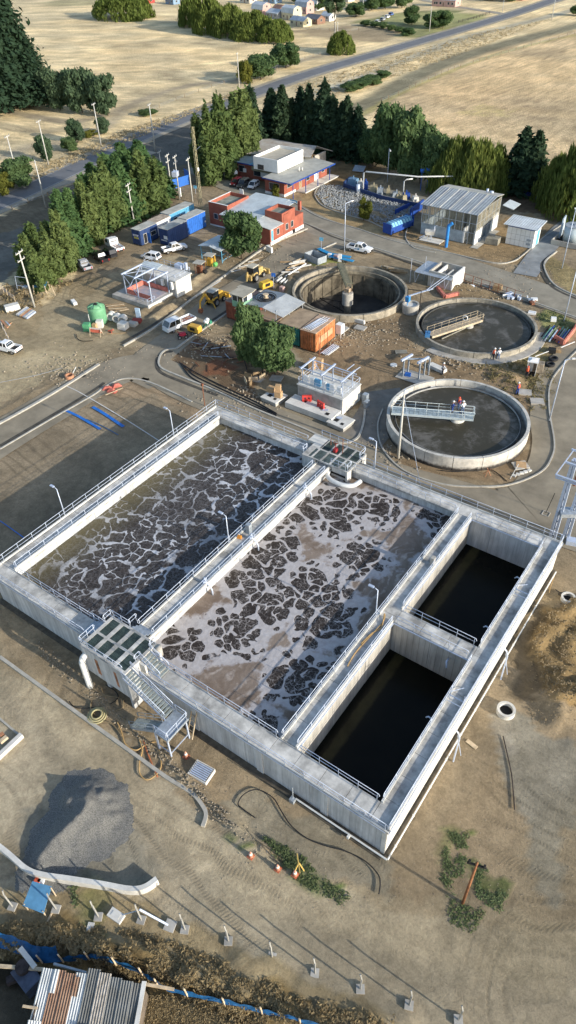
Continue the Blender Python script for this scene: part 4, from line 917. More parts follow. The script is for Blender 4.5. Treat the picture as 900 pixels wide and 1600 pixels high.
# ---------------------------------------------------------------- buildings
def corr(name, col, d='x', per=.25, rust=None, rough=.55):
    """corrugated sheet: ribs as real-looking relief in the normal, dirt in the colour"""
    m = mat(name, col, rough, .14, .5, metal=.15, col2=rust); nt = m.node_tree; L = nt.links; b = nt.nodes['Principled BSDF']
    g = nd(nt, 'ShaderNodeNewGeometry'); sp = nd(nt, 'ShaderNodeSeparateXYZ'); L.new(g.outputs['Position'], sp.inputs[0])
    s_ = mth('SINE', mth('MULTIPLY', sp.outputs['xyz'.index(d)], 2*PI/per, nt=nt), nt=nt)
    bp = nd(nt, 'ShaderNodeBump'); bp.inputs['Distance'].default_value = .04; bp.inputs['Strength'].default_value = 1; L.new(s_, bp.inputs['Height']); L.new(bp.outputs[0], b.inputs['Normal']); return m
M_RED = mat('red_rendered_wall', (.33,.105,.07), .85, .18, .6); M_REDL = mat('salmon_wall', (.44,.17,.12), .85, .15, .6)
M_GLASS = mat('window_glass', (.03,.04,.05), .15, .2, 1, spec=.7); M_FRAME = mat('window_frame', (.55,.55,.52), .6)
M_BLUE = mat('site_blue_paint', (.02,.07,.32), .55, .18, .9); M_CYAN = mat('pale_blue_paint', (.12,.38,.58), .6, .15, .8)
M_ROOFW = corr('white_metal_roof', (.56,.62,.64), 'y', .5); M_ROOFG = mat('grey_flat_roof', (.42,.42,.38), .85, .16, .5)
M_TIMB = mat('timber', (.36,.25,.14), .85, .3, 2); M_TIMBL = mat('pale_timber', (.55,.44,.30), .8, .2, 2)
def win(parent, face, u0, z0, u1, z1, at, name='window', m=None):
    """window on a face: face 'y-' (normal -Y, u is x) or 'x+' (normal +X, u is y)"""
    fr = MB(); t = .07
    def b_(mb, ua, za, ub, zb, d0, d1):
        if face == 'y-': mb.bb(ua, at-d1, za, ub, at-d0, zb)
        elif face == 'x+': mb.bb(at+d0, ua, za, at+d1, ub, zb)
        elif face == 'x-': mb.bb(at-d1, ua, za, at-d0, ub, zb)
    b_(fr,u0,z0,u1,z0+t,0,.06); b_(fr,u0,z1-t,u1,z1,0,.06); b_(fr,u0,z0+t,u0+t,z1-t,0,.06); b_(fr,u1-t,z0+t,u1,z1-t,0,.06)
    f = part(name, fr, M_FRAME, parent); g = MB(); b_(g,u0+t,z0+t,u1-t,z1-t,0,.025); part('pane' if name == 'window' else 'panel', g, m or M_GLASS, f); return f
def parapet(parent, x0, y0, x1, y1, z0, z1, m, mi=None, t=.2, floor=None):
    part('parapet', MB().bb(x0,y0,z0,x1,y0+t,z1).bb(x0,y1-t,z0,x1,y1,z1).bb(x0,y0+t,z0,x0+t,y1-t,z1).bb(x1-t,y0+t,z0,x1,y1-t,z1), mi or m, parent)
    part('flat_roof', MB().bb(x0+t,y0+t,z0+.01,x1-t,y1-t,z0+.06), floor or M_ROOFG, parent)

of = thing('office_building', 'low red office with a white metal roof between two parapet blocks, behind a leafy tree', 'building')
part('wall', MB().bb(-108.9,120.6,0,-103.6,128.2,4.2), M_RED, of); parapet(of,-108.9,120.6,-103.6,128.2,4.2,5.0,M_RED,M_RED,floor=mat('mossy_flat_roof',(.27,.30,.25),.9,.3,.7))
part('coping', MB().bb(-108.95,120.55,5.0,-108.65,128.25,5.05).bb(-108.65,120.55,5.0,-103.55,120.85,5.05), M_WHITE, of)
part('wall', MB().bb(-103.6,119.4,0,-94.6,130.2,3.6), M_REDL, of); part('wall', MB().bb(-94.6,117.9,0,-90.2,130.0,3.3), M_RED, of)
part('wall', MB().bb(-94.6,122.2,3.3,-90.2,126.9,4.5), M_RED, of); parapet(of,-94.62,122.18,-90.18,126.92,4.5,5.25,M_RED,floor=mat('mossy_flat_roof',(.27,.30,.25)))
part('base_course', MB().bb(-90.2,117.9,0,-90.12,130.0,.7).bb(-108.9,120.52,0,-103.6,120.6,.3), M_WHITE, of)
mb = MB(); mb.quad((-104.0,118.2,3.9),(-94.7,118.2,3.9),(-94.7,131.4,4.75),(-104.0,131.4,4.75),.12); part('roof', mb, M_ROOFW, of)
mb = MB(); mb.quad((-94.65,127.0,4.55),(-93.0,127.0,4.5),(-93.0,131.3,4.6),(-94.65,131.3,4.68),.1); part('roof', mb, M_ROOFW, of)
mb = MB(); mb.quad((-94.7,117.6,4.0),(-89.7,117.6,3.45),(-89.7,122.1,3.5),(-94.7,122.1,4.05),.1); part('roof', mb, corr('white_ribbed_roof',(.60,.62,.60),'y',.55), of, label='ribbed white lean-to roof')
part('fascia', MB().bb(-95.0,131.42,4.3,-92.8,131.5,4.8), M_CYAN, of)
part('chimney', MB().bb(-91.9,130.4,3.3,-91.3,131.0,5.2), M_RED, of); part('sign_board', MB().bb(-106.2,128.3,4.2,-105.2,128.4,6.0), M_WHITE, of)
for y in (120.2, 123.4, 125.3): win(of, 'x+', y, 1.5, y+.9, 2.8, -90.2)
win(of, 'x+', 118.2, .7, 119.0, 3.0, -90.2, 'door', M_CYAN); part('vent_box', MB().bb(-90.2,125.8,.2,-89.9,126.5,.8), M_DARK, of)
win(of, 'y-', -93.9, .9, -92.6, 2.6, 117.9); win(of, 'y-', -107.6, 1.6, -106.4, 2.8, 120.6); win(of, 'y-', -102, 1.2, -100.2, 2.6, 119.4)
o2 = thing('office_building', 'red two-storey office with a white tower, blue edged grey roof and covered porch', 'building')
part('wall', MB().bb(-110.9,143.8,0,-105.2,162.5,3.5), M_RED, o2); part('wall', MB().bb(-125.6,150.9,0,-110.9,160,3.4), M_RED, o2)
part('base_course', MB().bb(-110.9,143.72,0,-105.12,143.8,.6).bb(-105.2,143.8,0,-105.12,148.5,.6), M_WHITE, o2)
mb = MB(); mb.quad((-111.3,143.2,3.75),(-102.0,142.0,3.95),(-101.6,160.6,3.95),(-111.3,163.2,3.75),.14); part('roof', mb, M_ROOFG, o2)
part('fascia', MB().bar((-101.95,141.95,3.86),(-101.55,160.65,3.86),.08,.3).bar((-111.3,143.12,3.68),(-102.0,141.92,3.88),.06,.26), M_BLUE, o2)
mb = MB(); mb.quad((-126.0,150.3,3.55),(-117.2,150.3,3.55),(-117.2,160.2,3.7),(-126.0,160.2,3.7),.12); part('roof', mb, mat('blue_grey_roof',(.30,.36,.38),.7,.15,.6), o2)
part('fascia', MB().bb(-126.0,150.22,3.35,-117.0,150.3,3.6), M_BLUE, o2)
part('tower_wall', MB().bb(-116.8,147.2,3.9,-109.4,158.0,6.1), M_WHITE, o2); part('tower_wall', MB().bb(-116.8,149.8,1.3,-111.0,150.8,2.8), M_WHITE, o2)
parapet(o2,-116.82,147.18,-109.38,158.02,6.1,6.8,M_WHITE,floor=mat('cream_roof',(.46,.42,.34),.85,.15,.7))
part('balcony', MB().bb(-118.6,148.6,2.9,-111.4,150.2,3.1).bb(-118.6,148.55,3.1,-111.4,148.6,3.9), mat('olive_panel',(.20,.20,.14),.7,.2,1), o2)
for k in range(8): part('roof_slat', MB().box((-118.2+k*1.1,148.2,4.6),(.5,1.6,.07),.0), M_CYAN, o2)
for k in range(4): part('column', MB().bar((-102.4,143.5+k*5.3,.2),(-102.4,143.5+k*5.3,3.75),.14), M_BLUE, o2)
part('porch_slab', MB().bb(-105.1,148.5,0,-102.2,163.5,.25), M_CONC_W, o2)
win(o2,'y-',-109.6,1.2,-106.6,2.8,143.8); win(o2,'x+',145.0,1.7,147.2,2.8,-105.2); win(o2,'x+',150.0,.3,151.1,2.6,-105.2,'door',M_TIMB); win(o2,'x+',153.0,1.2,154.6,2.7,-105.2); win(o2,'x+',156.6,.3,158.6,2.8,-105.2,'door',M_WHITE); win(o2,'x+',160,1.4,161.3,2.7,-105.2)
win(o2,'y-',-124.6,1.2,-122.6,2.8,150.9); win(o2,'y-',-119.8,.9,-117.4,2.8,150.9); win(o2,'y-',-115.6,3.95,-113.6,5.2,147.2)
part('roof_vent', MB().cyl((-106.0,151.2,3.9),.2,1.0,8).cyl((-105.6,152.0,3.9),.2,.7,8), M_CONC_W, o2, True)
part('meter_box', MB().bb(-123.1,150.7,1.3,-122.2,150.9,2.2), M_WHITE, o2)
sh = thing('storage_shed', 'open shed with a long dusty corrugated roof behind the white tower', 'shed')
M_RR = corr('dusty_shed_roof', (.50,.49,.45), 'x', .5, rust=(.36,.30,.24))
mb = MB(); mb.quad((-125.6,155.4,4.2),(-108.9,160.6,4.4),(-111.0,166.5,5.4),(-127.2,164.5,5.4),.1); part('roof', mb, M_RR, sh)
mb = MB(); mb.quad((-127.2,164.52,5.4),(-111.0,166.52,5.4),(-107.0,168.0,4.4),(-127.5,169.5,4.4),.1); part('roof', mb, M_RR, sh)
part('wall', MB().bb(-109.2,162.6,0,-108.9,167.6,4.2), mat('shed_cladding',(.46,.42,.36),.9,.2,.8), sh)
for k in range(7): part('post', MB().bar((-125+k*2.6,162,0),(-125+k*2.6,162,4.4),.2), M_TIMB, sh)
part('rafter', MB().bar((-125,161.8,4.25),(-109,162.8,4.3),.12,.3), M_TIMB, sh)
# mesh-clad plant building
ms = thing('mesh_clad_building', 'plant building with a grey roof and torn see-through mesh walls', 'building')
X0, X1, Y0, Y1 = -66.8, -54.6, 140.0, 151.8
part('wall', MB().bb(X0,Y0,0,-57.2,Y0+.25,2.3).bb(X0,Y0+.25,0,X0+.25,Y1,2.3), mat('blue_grey_dado',(.36,.42,.46),.85,.25,.7), ms)
part('wall', MB().bb(-57.2,Y0,0,-56.9,Y0+2,3.0), M_WHITE, ms); part('wall', MB().bb(-54.9,Y0+.2,0,-54.6,143.6,2.7), M_WHITE, ms); part('wall', MB().bb(-54.9,149.0,0,-54.6,Y1,3.2), M_WHITE, ms)
part('door', MB().bb(-54.9,144.0,0,-54.75,146.4,3.2).bb(-54.9,146.45,0,-54.75,148.9,3.2), mat('steel_door',(.12,.16,.20),.6,.2,1), ms)
part('floor', MB().bb(X0+.3,Y0+.3,.0,X1-.3,Y1-.1,.25), M_CONC_D, ms); part('inner_wall', MB().bb(-65,148,0,-56,148.3,5.5), M_CONC_D, ms)
for i in range(9):
    x = X0+(X1-X0)*i/8; part('stud', MB().bar((x,Y0,2.3 if x < -57.3 else 0),(x,Y0,6.3),.12), M_GALV_D, ms)
for i in range(1,7):
    y = Y0+(Y1-Y0)*i/6; part('stud', MB().bar((X1,y,0),(X1,y,6.4),.12), M_GALV_D, ms); part('stud', MB().bar((X0,y,2.3),(X0,y,6.4),.12), M_GALV_D, ms)
for z in (2.35,4.2,6.2): part('rail', MB().bar((X0,Y0,z),(X1,Y0,z),.1).bar((X1,Y0,z),(X1,Y1,z),.1), M_GALV_D, ms)
M_MESH = bpy.data.materials.new('torn_shade_mesh'); M_MESH.use_nodes = True; nt_ = M_MESH.node_tree; b_ = nt_.nodes['Principled BSDF']; b_.inputs['Base Color'].default_value = (.34,.32,.25,1); b_.inputs['Roughness'].default_value = .8
g_ = nd(nt_,'ShaderNodeNewGeometry'); s_ = nd(nt_,'ShaderNodeSeparateXYZ'); nt_.links.new(g_.outputs['Position'], s_.inputs[0])
u_ = mth('FRACT', mth('MULTIPLY', mth('ADD', s_.outputs[0], s_.outputs[1], nt=nt_), 1.7, nt=nt_), nt=nt_); v_ = mth('FRACT', mth('MULTIPLY', s_.outputs[2], 6, nt=nt_), nt=nt_)
n_ = nd(nt_,'ShaderNodeTexNoise'); n_.inputs['Scale'].default_value = .6; n_.inputs['Detail'].default_value = 5; nt_.links.new(g_.outputs['Position'], n_.inputs[0])
nt_.links.new(mth('MULTIPLY', mth('MAXIMUM', mth('LESS_THAN', u_, .25, nt=nt_), mth('LESS_THAN', v_, .42, nt=nt_), nt=nt_), mth('MULTIPLY_ADD', n_.outputs['Fac'], 1.2, .1, True, nt=nt_), nt=nt_), b_.inputs['Alpha'])
part('mesh_cladding', MB().quad((X0,Y0-.04,2.3),(-57.2,Y0-.04,2.3),(-57.2,Y0-.04,6.3),(X0,Y0-.04,6.3)), M_MESH, ms)
part('mesh_cladding', MB().quad((-56.9,Y0+.4,.2),(-54.6,Y0+.4,.2),(-54.6,Y0+.4,6.3),(-56.9,Y0+.4,6.3)).quad((X1+.06,Y0,2.6),(X1+.06,Y1,2.6),(X1+.06,Y1,6.5),(X1+.06,Y0,6.5)), M_MESH, ms)
M_RG = corr('grey_panel_roof', (.34,.37,.39), 'x', .6)
for i in range(6):
    a, b = X0-.3+(X1-X0+.6)*i/6+.02, X0-.3+(X1-X0+.6)*(i+1)/6-.02; mb = MB(); mb.quad((a,Y0-.6,6.25),(b,Y0-.6,6.25),(b,148.6,7.3),(a,148.6,7.3),.1); part('roof_panel', mb, M_RG, ms)
    if i: part('roof_seam', MB().bar((a-.02,Y0-.6,6.31),(a-.02,148.6,7.36),.1,.06), M_CONC_W, ms)
    mb = MB(); mb.quad((a,148.62,7.3),(b,148.62,7.3),(b,Y1+.5,6.7),(a,Y1+.5,6.7),.1); part('roof_panel', mb, M_ROOFG, ms)
part('roof_vent', MB().cyl((-57.5,150.8,6.9),.25,.8,10).box((-56.6,150.9,7.1),(.7,.5,.5)), M_GALV, ms, True)
part('wing_roof', MB().quad((-54.3,152.4,4.5),(-51.8,152.4,4.0),(-51.8,156.4,4.0),(-54.3,156.4,4.5),.1), M_ROOFW, ms)
# kiosk
kk = thing('control_kiosk', 'small white kiosk with blue trim and a white ribbed roof', 'kiosk')
part('wall', MB().bb(-49.6,144.4,0,-43.9,147.9,3.5), M_WHITE, kk)
part('trim', MB().bb(-49.62,144.37,3.5,-43.88,147.93,3.95), M_BLUE, kk); part('roof', MB().quad((-50.3,143.6,4.05),(-43.2,143.6,4.05),(-43.2,148.6,4.45),(-50.3,148.6,4.45),.12), corr('kiosk_roof',(.60,.64,.66),'x',.5), kk)
win(kk,'x+',145.9,.1,147.4,3.2,-43.9,'door',M_CYAN)
for i in range(1,6): part('wall_joint', MB().bb(-49.6+i*.95,144.375,0,-49.56+i*.95,144.4,3.5), M_CONC, kk)
for z in (1.1,2.2): part('wall_joint', MB().bb(-49.6,144.37,z,-43.9,144.4,z+.04), M_CONC, kk)
for k, z in enumerate((1.3,.5)): part('vent_grille', MB().bb(-45.3,144.36,z,-44.4,144.4,z+.45), M_GALV_D, kk)
solo('concrete_block', MB().box((-51.8,143.2,.6),(2.6,2.2,1.2),.1), M_CONC_D, 'grey concrete block between the mesh building and the kiosk', 'block')
# site cabins
def cabin(name, label, x0, y0, L_, W_, h, m, roofm, extra=None, rz=0, cat='site cabin'):
    t = thing(name, label, cat, (x0,y0,0), rz, 'site cabins and containers')
    part('body', MB().bb(0,0,.15,W_,L_,h), m, t)
    for k in range(int(L_/.6)): part('rib', MB().bb(W_,.25+k*.6,.25,W_+.045,.5+k*.6,h-.2), m, t)
    for k in range(int(W_/.6)): part('rib', MB().bb(.2+k*.6,-.045,.25,.45+k*.6,0,h-.2), m, t)
    part('roof', MB().bb(-.06,-.06,h,W_+.06,L_+.06,h+.08), roofm, t)
    part('skid', MB().bb(.1,0,0,.3,L_,.15).bb(W_-.3,0,0,W_-.1,L_,.15), M_DARK, t)
    if extra: extra(t, W_, L_, h)
    return t
M_RT = mat('dusty_cabin_roof',(.45,.45,.41),.9,.2,.6); M_RT2 = mat('rusty_cabin_roof',(.46,.38,.30),.9,.3,.9)
M_NAVY = mat('deep_blue_cabin',(.03,.06,.16),.55,.15,1); M_BLUE2 = mat('bright_blue_cabin',(.03,.14,.50),.55,.15,1)
def sign_extra(t, W_, L_, h):
    s_ = part('sign', MB().bb(.3,-.16,1.3,2.2,-.10,2.4), mat('sign_navy',(.02,.05,.22),.6), t)
    part('sign_text', MB().bb(.45,-.185,2.15,2.05,-.16,2.28).bb(.45,-.185,1.95,1.9,-.16,2.05), M_WHITE, s_); part('sign_panel', MB().bb(.7,-.185,1.4,2.0,-.16,1.8), mat('sign_yellow',(.55,.50,.12),.6), s_)
    win(t,'x+',.8,.2,1.8,2.3,W_+.05,'door',M_DARK); part('door_leaf', MB().bb(W_+.05,1.85,.2,W_+1.0,1.92,2.3), M_BLUE2, t); win(t,'x+',3.0,1.2,4.6,2.1,W_+.05)
cabin('site_cabin','blue site cabin with a yellow sign and an open door, nearest the pines',-115.9,103.4,5.2,2.5,3.2,M_NAVY,M_RT,sign_extra)
cabin('site_cabin','white site cabin with a rusty roof between two blue ones',-116.4,108.8,4.6,2.5,3.1,M_WHITE,M_RT2,lambda t,W_,L_,h:(win(t,'x+',1.8,1.1,3.2,2.2,W_+.05)))
cabin('site_cabin','pale blue site cabin with windows, farthest of the row by the pines',-117.3,113.9,8.2,2.6,3.1,M_CYAN,M_RT,lambda t,W_,L_,h:(win(t,'x+',1.2,1.1,2.4,2.1,W_+.05),win(t,'x+',3.2,.2,4.1,2.2,W_+.05,'door',M_DARK),win(t,'x+',5.6,1.1,7.2,2.0,W_+.05)))
def c4(t, W_, L_, h):
    part('notice', MB().bb(1.3,-.09,1.4,2.3,-.05,2.1), M_WHITE, t)
    part('stencil_lettering', MB().bb(.5,-.08,.95,.85,-.05,1.15).bb(.95,-.08,.95,1.3,-.05,1.15).bb(1.4,-.08,.95,1.7,-.05,1.15).bb(1.8,-.08,.95,2.1,-.05,1.15), M_WHITE, t)
cabin('storage_container','deep blue container with a white notice beside the parked pickup',-110.8,106.4,6.2,2.5,3.4,M_NAVY,M_RT,c4,cat='container')
cabin('storage_container','bright blue container behind the deep blue one',-111.3,113.0,6.1,2.5,3.4,M_BLUE2,M_RT,lambda t,W_,L_,h:part('lamp', MB().box((W_+.15,L_-.4,1.4),(.2,.3,.3)), M_WHITE, t),cat='container')
# containers and workshop roof in the middle
M_ORA = mat('orange_container_paint',(.52,.20,.08),.7,.3,.9); M_ORAL = mat('faded_orange_paint',(.58,.33,.19),.75,.2,.8); M_TEAL = mat('teal_container_paint',(.02,.16,.15),.7,.25,.9); M_RUSTC = mat('rust_red_container',(.26,.08,.045),.85,.3,.9)
def oran(t, W_, L_, h):
    part('side_panel', MB().bb(W_+.045,.9,1.2,W_+.06,L_-.9,2.3), M_ORAL, t)
    for x in (.5,1.0,1.5,2.0): part('lock_bar', MB().bar((x,-.1,.3),(x,-.1,h-.2),.05), M_RUST, t)
cabin('storage_container','orange container with doors facing the yard and pipes on its roof',-60.3,85.7,6.1,2.9,3.4,M_ORA,mat('sandy_container_roof',(.48,.34,.24),.9,.25,.8),oran,rz=math.radians(2),cat='container')
cabin('storage_container','teal container between the orange one and the workshop roof',-64.6,85.9,6.1,3.9,3.3,M_TEAL,mat('tan_board_roof',(.36,.27,.18),.9,.2,.8),rz=math.radians(1),cat='container')
cabin('storage_container','rust red container beneath the green watch cabin',-77.4,87.6,6.0,3.4,3.2,M_RUSTC,mat('reddish_plank_roof',(.30,.20,.16),.9,.3,.9),rz=math.radians(-2),cat='container')
wr = thing('workshop_roof', 'corrugated workshop roof with a tan edge and coiled hoses on top', 'roof')
for i in range(4):
    a, b = 87.3+i*1.6, 87.3+i*1.6+1.57; mb = MB(); mb.quad((-73.6+i*.12,a,3.5),(-68.9+i*.1,a-.25,4.0),(-68.9+i*.1,b-.25,4.05),(-73.6+i*.12,b,3.55),.07); part('roof_sheet', mb, corr('blue_grey_sheet',(.33,.37,.40),'y',.3), wr)
    mb = MB(); mb.quad((-68.88+i*.1,a-.25,4.0),(-64.6,a-.4,3.45),(-64.5,b-.4,3.5),(-68.88+i*.1,b-.25,4.05),.07); part('roof_sheet', mb, corr('pale_sheet',(.56,.58,.58),'y',.3), wr)
part('roof_sheet', MB().quad((-73.6,85.4,3.3),(-64.6,85.0,3.3),(-64.6,86.85,3.45),(-73.6,87.25,3.5),.07), corr('tan_sheet',(.40,.27,.17),'y',.3), wr, label='tan rusted sheet')
wr.location.z = .4
for x, y in ((-73.3,85.7),(-64.9,85.4),(-73.2,93.2),(-64.8,92.8),(-69,85.5),(-64.8,89)): part('post', MB().bar((x,y,-.4),(x,y,3.4),.14), M_GALV_D, wr)
part('beam', MB().bar((-64.85,85.2,3.35),(-64.85,93.2,3.35),.12,.2), M_DARK, wr)
for k, (r_, dx) in enumerate(((1.5,0),(1.25,.2),(1.0,.1),(1.8,-.1),(.8,.2))): solo('coiled_hose', MB().torus((-70.6+dx,90.4,4.4+.04*k),r_,.06,28,5), M_BLACK, ('second largest','third largest','second smallest','largest','smallest')[k]+' loop of black hose on the workshop roof', 'hose', 'hoses coiled on the workshop roof')
solo('cable_drum', MB().cyl((-70.5,90.2,4.4),.5,.12,16).cyl((-70.5,90.2,4.52),.28,.5,12).cyl((-70.5,90.2,5.02),.5,.1,16), M_TIMBL, 'wooden cable drum in the middle of the coiled hoses on the roof', 'drum')
solo('red_tank', MB().tube([(-72.2,87,1.1),(-69.2,87,1.1)],1.0,14), mat('faded_red_tank',(.42,.06,.05),.6,.2,1), 'red cylindrical tank under the workshop roof', 'tank')
wc = thing('watch_cabin', 'small mint green cabin with a flat roof standing on the rusty container', 'cabin', (-75.0,86.6,3.3), 0)
part('wall', MB().bb(0,0,0,2.4,2.5,1.1), mat('mint_paint',(.20,.38,.26),.7,.15,1), wc)
for x, y in ((0,0),(2.3,0),(0,2.4),(2.3,2.4),(1.15,0)): part('post', MB().bb(x,y,1.1,x+.1,y+.1,2.2), M_WHITE, wc)
part('pane', MB().bb(.1,.03,1.1,2.3,.06,2.2).bb(2.34,.1,1.1,2.37,1.2,2.2), M_GLASS, wc); part('wall', MB().bb(2.32,1.2,1.1,2.4,2.4,2.2), M_WHITE, wc)
part('roof', MB().bb(-.4,-.3,2.2,2.8,2.8,2.32).bb(-1.2,2.85,1.9,2.2,4.0,2.0), mat('board_roof',(.40,.37,.30),.9,.2,.8), wc)
for k in range(14):
    y = 86.3+k*.07; solo('scaffold_tube', MB().tube([(-60.0+.12*k,86.0+(k%3)*.3,3.55+.05*(k%3)),(-59.6+.12*k,90.0+(k%4)*.4,3.56+.05*(k%2))],.045,5), M_GALV if k % 3 else M_PIPEW, ORD[k]+' steel tube from the left in the bundle on the orange container roof', 'tube', 'tubes on the orange container')
for k in range(9): solo('steel_section', MB().bar((-56.6+.17*k,85.9+.1*(k%3),.12+.1*(k%2)),(-56.5+.17*k,89.3+.2*(k%2),.12+.1*(k%2)),.1), M_GALV if k%2 else M_PIPEW, ORD[k]+' pale steel length counting outwards from the orange container', 'steel length', 'steel lengths beside the orange container')
solo('leaning_pole', MB().tube([(-57.0,86.6,2.9),(-56.3,85.2,0)],.07,5).tube([(-57.0,88.6,2.9),(-56.4,88.0,0)],.06,5), M_RUST, 'thin rusty poles leaning on the sunlit side of the orange container', 'pole')
solo('water_tank', MB().box((-57.1,92.6,1.5),(1.1,1.1,1.6)).bar((-57.6,92.1,0),(-57.6,92.1,.7),.08).bar((-56.6,92.1,0),(-56.6,92.1,.7),.08).bar((-57.6,93.1,0),(-57.6,93.1,.7),.08).bar((-56.6,93.1,0),(-56.6,93.1,.7),.08), M_WHITE, 'white box tank on legs by the orange container and the drained tank', 'tank')
solo('thin_mast', MB().tube([(-65.0,85.6,2.9),(-65.0,85.6,5.4)],.05,6).box((-65.0,85.6,5.4),(.25,.25,.2)), M_GALV_D, 'thin steel mast at the corner of the teal container', 'mast')
# concrete box with cross walls
cb = thing('concrete_inlet_box', 'open topped concrete box with white end wall, ladder and side canopy', 'chamber')
part('wall', MB().bb(-49.2,117.9,0,-48.9,122.9,2.9), mat('white_end_wall',(.70,.69,.65),.8,.08,1), cb)
part('wall', MB().bb(-53.8,117.9,0,-49.22,118.2,2.9).bb(-53.8,122.6,0,-49.22,122.9,2.9).bb(-53.8,118.2,0,-53.5,122.6,2.9), M_CONC, cb)
part('inner_wall', MB().bb(-52.4,118.2,1.0,-52.15,122.6,2.75).bb(-50.6,118.2,1.0,-50.35,121.4,2.6), M_CONC_W, cb); part('floor', MB().bb(-53.5,118.2,.4,-49.2,122.6,.9), M_DARK, cb)
part('canopy', MB().quad((-56.2,116.9,2.5),(-48.9,116.9,2.5),(-48.9,117.88,2.6),(-56.2,117.88,2.6),.08).quad((-56.4,117.9,2.5),(-53.82,117.9,2.5),(-53.82,122.6,2.55),(-56.4,122.6,2.55),.1), M_GALV_D, cb)
for x in (-56.2,-53.0,-50.2): part('canopy_strut', MB().bar((x,117.0,2.4),(x,117.6,.2),.08).bar((x,117.6,.2),(x+.9,117.1,2.3),.06), M_GALV, cb)
for x, y in ((-57.2,117.4),(-55.4,119.6)): part('pole', MB().tube([(x,y,0),(x,y,4.6)],.04,5), M_GALV, cb)
# red-framed safety screen right of it
sn = thing('site_fence', 'rust brown framed mesh fence beside the pit right of the white-ended box', 'fence')
for k in range(7):
    a = P(725+k*13,440+k*4.3); b = P(738+k*13,444.3+k*4.3); part('post', MB().bar((a.x,a.y,0),(a.x,a.y,1.6),.09), M_RUST, sn)
    part('mesh_panel', MB().bar((a.x,a.y,1.55),(b.x,b.y,1.55),.06).bar((a.x,a.y,.8),(b.x,b.y,.8),.04).bar((a.x,a.y,.1),(b.x,b.y,.1),.05), M_RUST, sn)
# left concrete structure with frame
ls = thing('pumping_chamber', 'unfinished concrete chamber with a steel frame and pink netting round its pit', 'chamber')
part('wall', MB().bb(-99.8,88.9,0,-90.6,93.0,3.1), M_CONC, ls, label='tall block behind the frame'); part('wall', MB().bb(-90.6,88.9,0,-90.2,93.0,3.1), M_CONC_W, ls); part('deck', MB().bb(-100,88.7,3.1,-90,93.2,3.3), M_CONC_W, ls)
part('base_slab', MB().bb(-100.6,82.4,0,-91.6,88.9,.75), M_CONC, ls); part('base_edge', MB().bb(-91.6,82.4,0,-91.3,88.9,.8), M_CONC_W, ls)
part('pit_cover', MB().bb(-98.0,84.2,.75,-92.2,88.2,.80), mat('blue_wet_sheet',(.22,.28,.38),.5,.4,.9,col2=(.42,.36,.36)), ls)
for a, b in (((-98.2,84.1),(-92,84.1)),((-98.2,88.4),(-92,88.4)),((-98.2,84.1),(-98.2,88.4)),((-92,84.1),(-92,88.4))):
    part('safety_net', MB().bar((a[0],a[1],1.3),(b[0],b[1],1.35),.03,.9), mat('pink_netting',(.58,.20,.15),.8,.3,2), ls) if a[1] == b[1] or a[0] < -95 else None
for x in (-98.4,-95.2,-91.9):
    for y in (84.0,88.6): part('frame_post', MB().bar((x,y,.7),(x,y,4.6),.15), M_GALV, ls)
    part('frame_beam', MB().bar((x,83.6,4.6),(x,88.9,4.6),.22), M_GALV, ls)
for y in (84.0,88.6): part('frame_beam', MB().bar((-98.4,y,4.55),(-91.9,y,4.55),.14), M_GALV, ls)
part('frame_brace', MB().bar((-98.4,84,4.5),(-95.2,88.6,4.5),.08).bar((-98.4,88.6,4.5),(-95.2,84,4.5),.08).bar((-98.4,84,.9),(-98.4,88.6,4.4),.08).bar((-98.4,84,4.4),(-95.2,84,.9),.08).bar((-95.2,88.6,4.5),(-91.9,84,4.5),.06), M_GALV, ls)
for a in (((-99.8,93.0),(-90.2,93.0)),((-90.2,88.9),(-90.2,93.0)),((-95,88.9),(-90.3,88.9)),((-99.9,91),(-99.9,93))): railing(a[0],a[1],3.3,ls,gap=1.5)
railing((-94.6,82.6),(-91.6,82.6),.8,ls,gap=1.0); railing((-91.5,82.6),(-91.5,84.4),.8,ls,gap=1.0)
part('panel_box', MB().bb(-93.6,88.5,1.8,-93.1,88.9,3.0).bb(-91.2,88.4,1.6,-90.8,88.85,3.0), M_WHITE, ls); part('roof_sheet', MB().quad((-99.6,89.0,3.9),(-95.5,89.4,3.9),(-95.5,91.4,4.3),(-99.6,91.0,4.3),.08), M_ROOFW, ls)
part('cabinet', MB().box((-93.5,93.8,3.6),(1.6,1.2,.8)).box((-91.9,93.8,3.9),(.5,.5,1.3)), M_GALV, ls)
# centre concrete structure with panels
cs = thing('electrical_platform', 'square concrete platform with a steel frame and a row of white control panels', 'platform')
part('wall', MB().bb(-52.0,73.0,0,-44.6,77.9,2.6), M_CONC, cs, label='shaded front wall'); part('wall', MB().bb(-44.6,73.0,0,-44.3,77.9,2.6), M_CONC_W, cs)
part('deck', MB().bb(-52.1,72.9,2.6,-44.2,78.0,2.72), M_CONC_W, cs)
part('apron', MB().bb(-52.4,70.3,0,-44.4,72.88,.9), M_CONC_W, cs); part('hatch', MB().bb(-50.6,71.8,.9,-49.8,72.4,.92).bb(-47.4,71.6,.9,-46.6,72.3,.92).bb(-45.9,70.8,.9,-45.3,71.4,.92), M_DARK, cs); part('hatch_lid', MB().box((-46.3,71.7,1.0),(.8,.5,.06),.3), M_GALV, cs)
for a in (((-51.9,73.1),(-44.4,73.1)),((-44.4,73.1),(-44.4,77.8)),((-51.9,77.8),(-44.4,77.8)),((-51.9,73.1),(-51.9,77.8))): railing(a[0],a[1],2.72,cs,gap=1.4)
for k, x in enumerate((-51.3,-50.2,-48.2,-46.8,-45.6)): part('control_panel', MB().bb(x,73.5,3.1,x+.7,73.8,4.1), M_WHITE, cs)
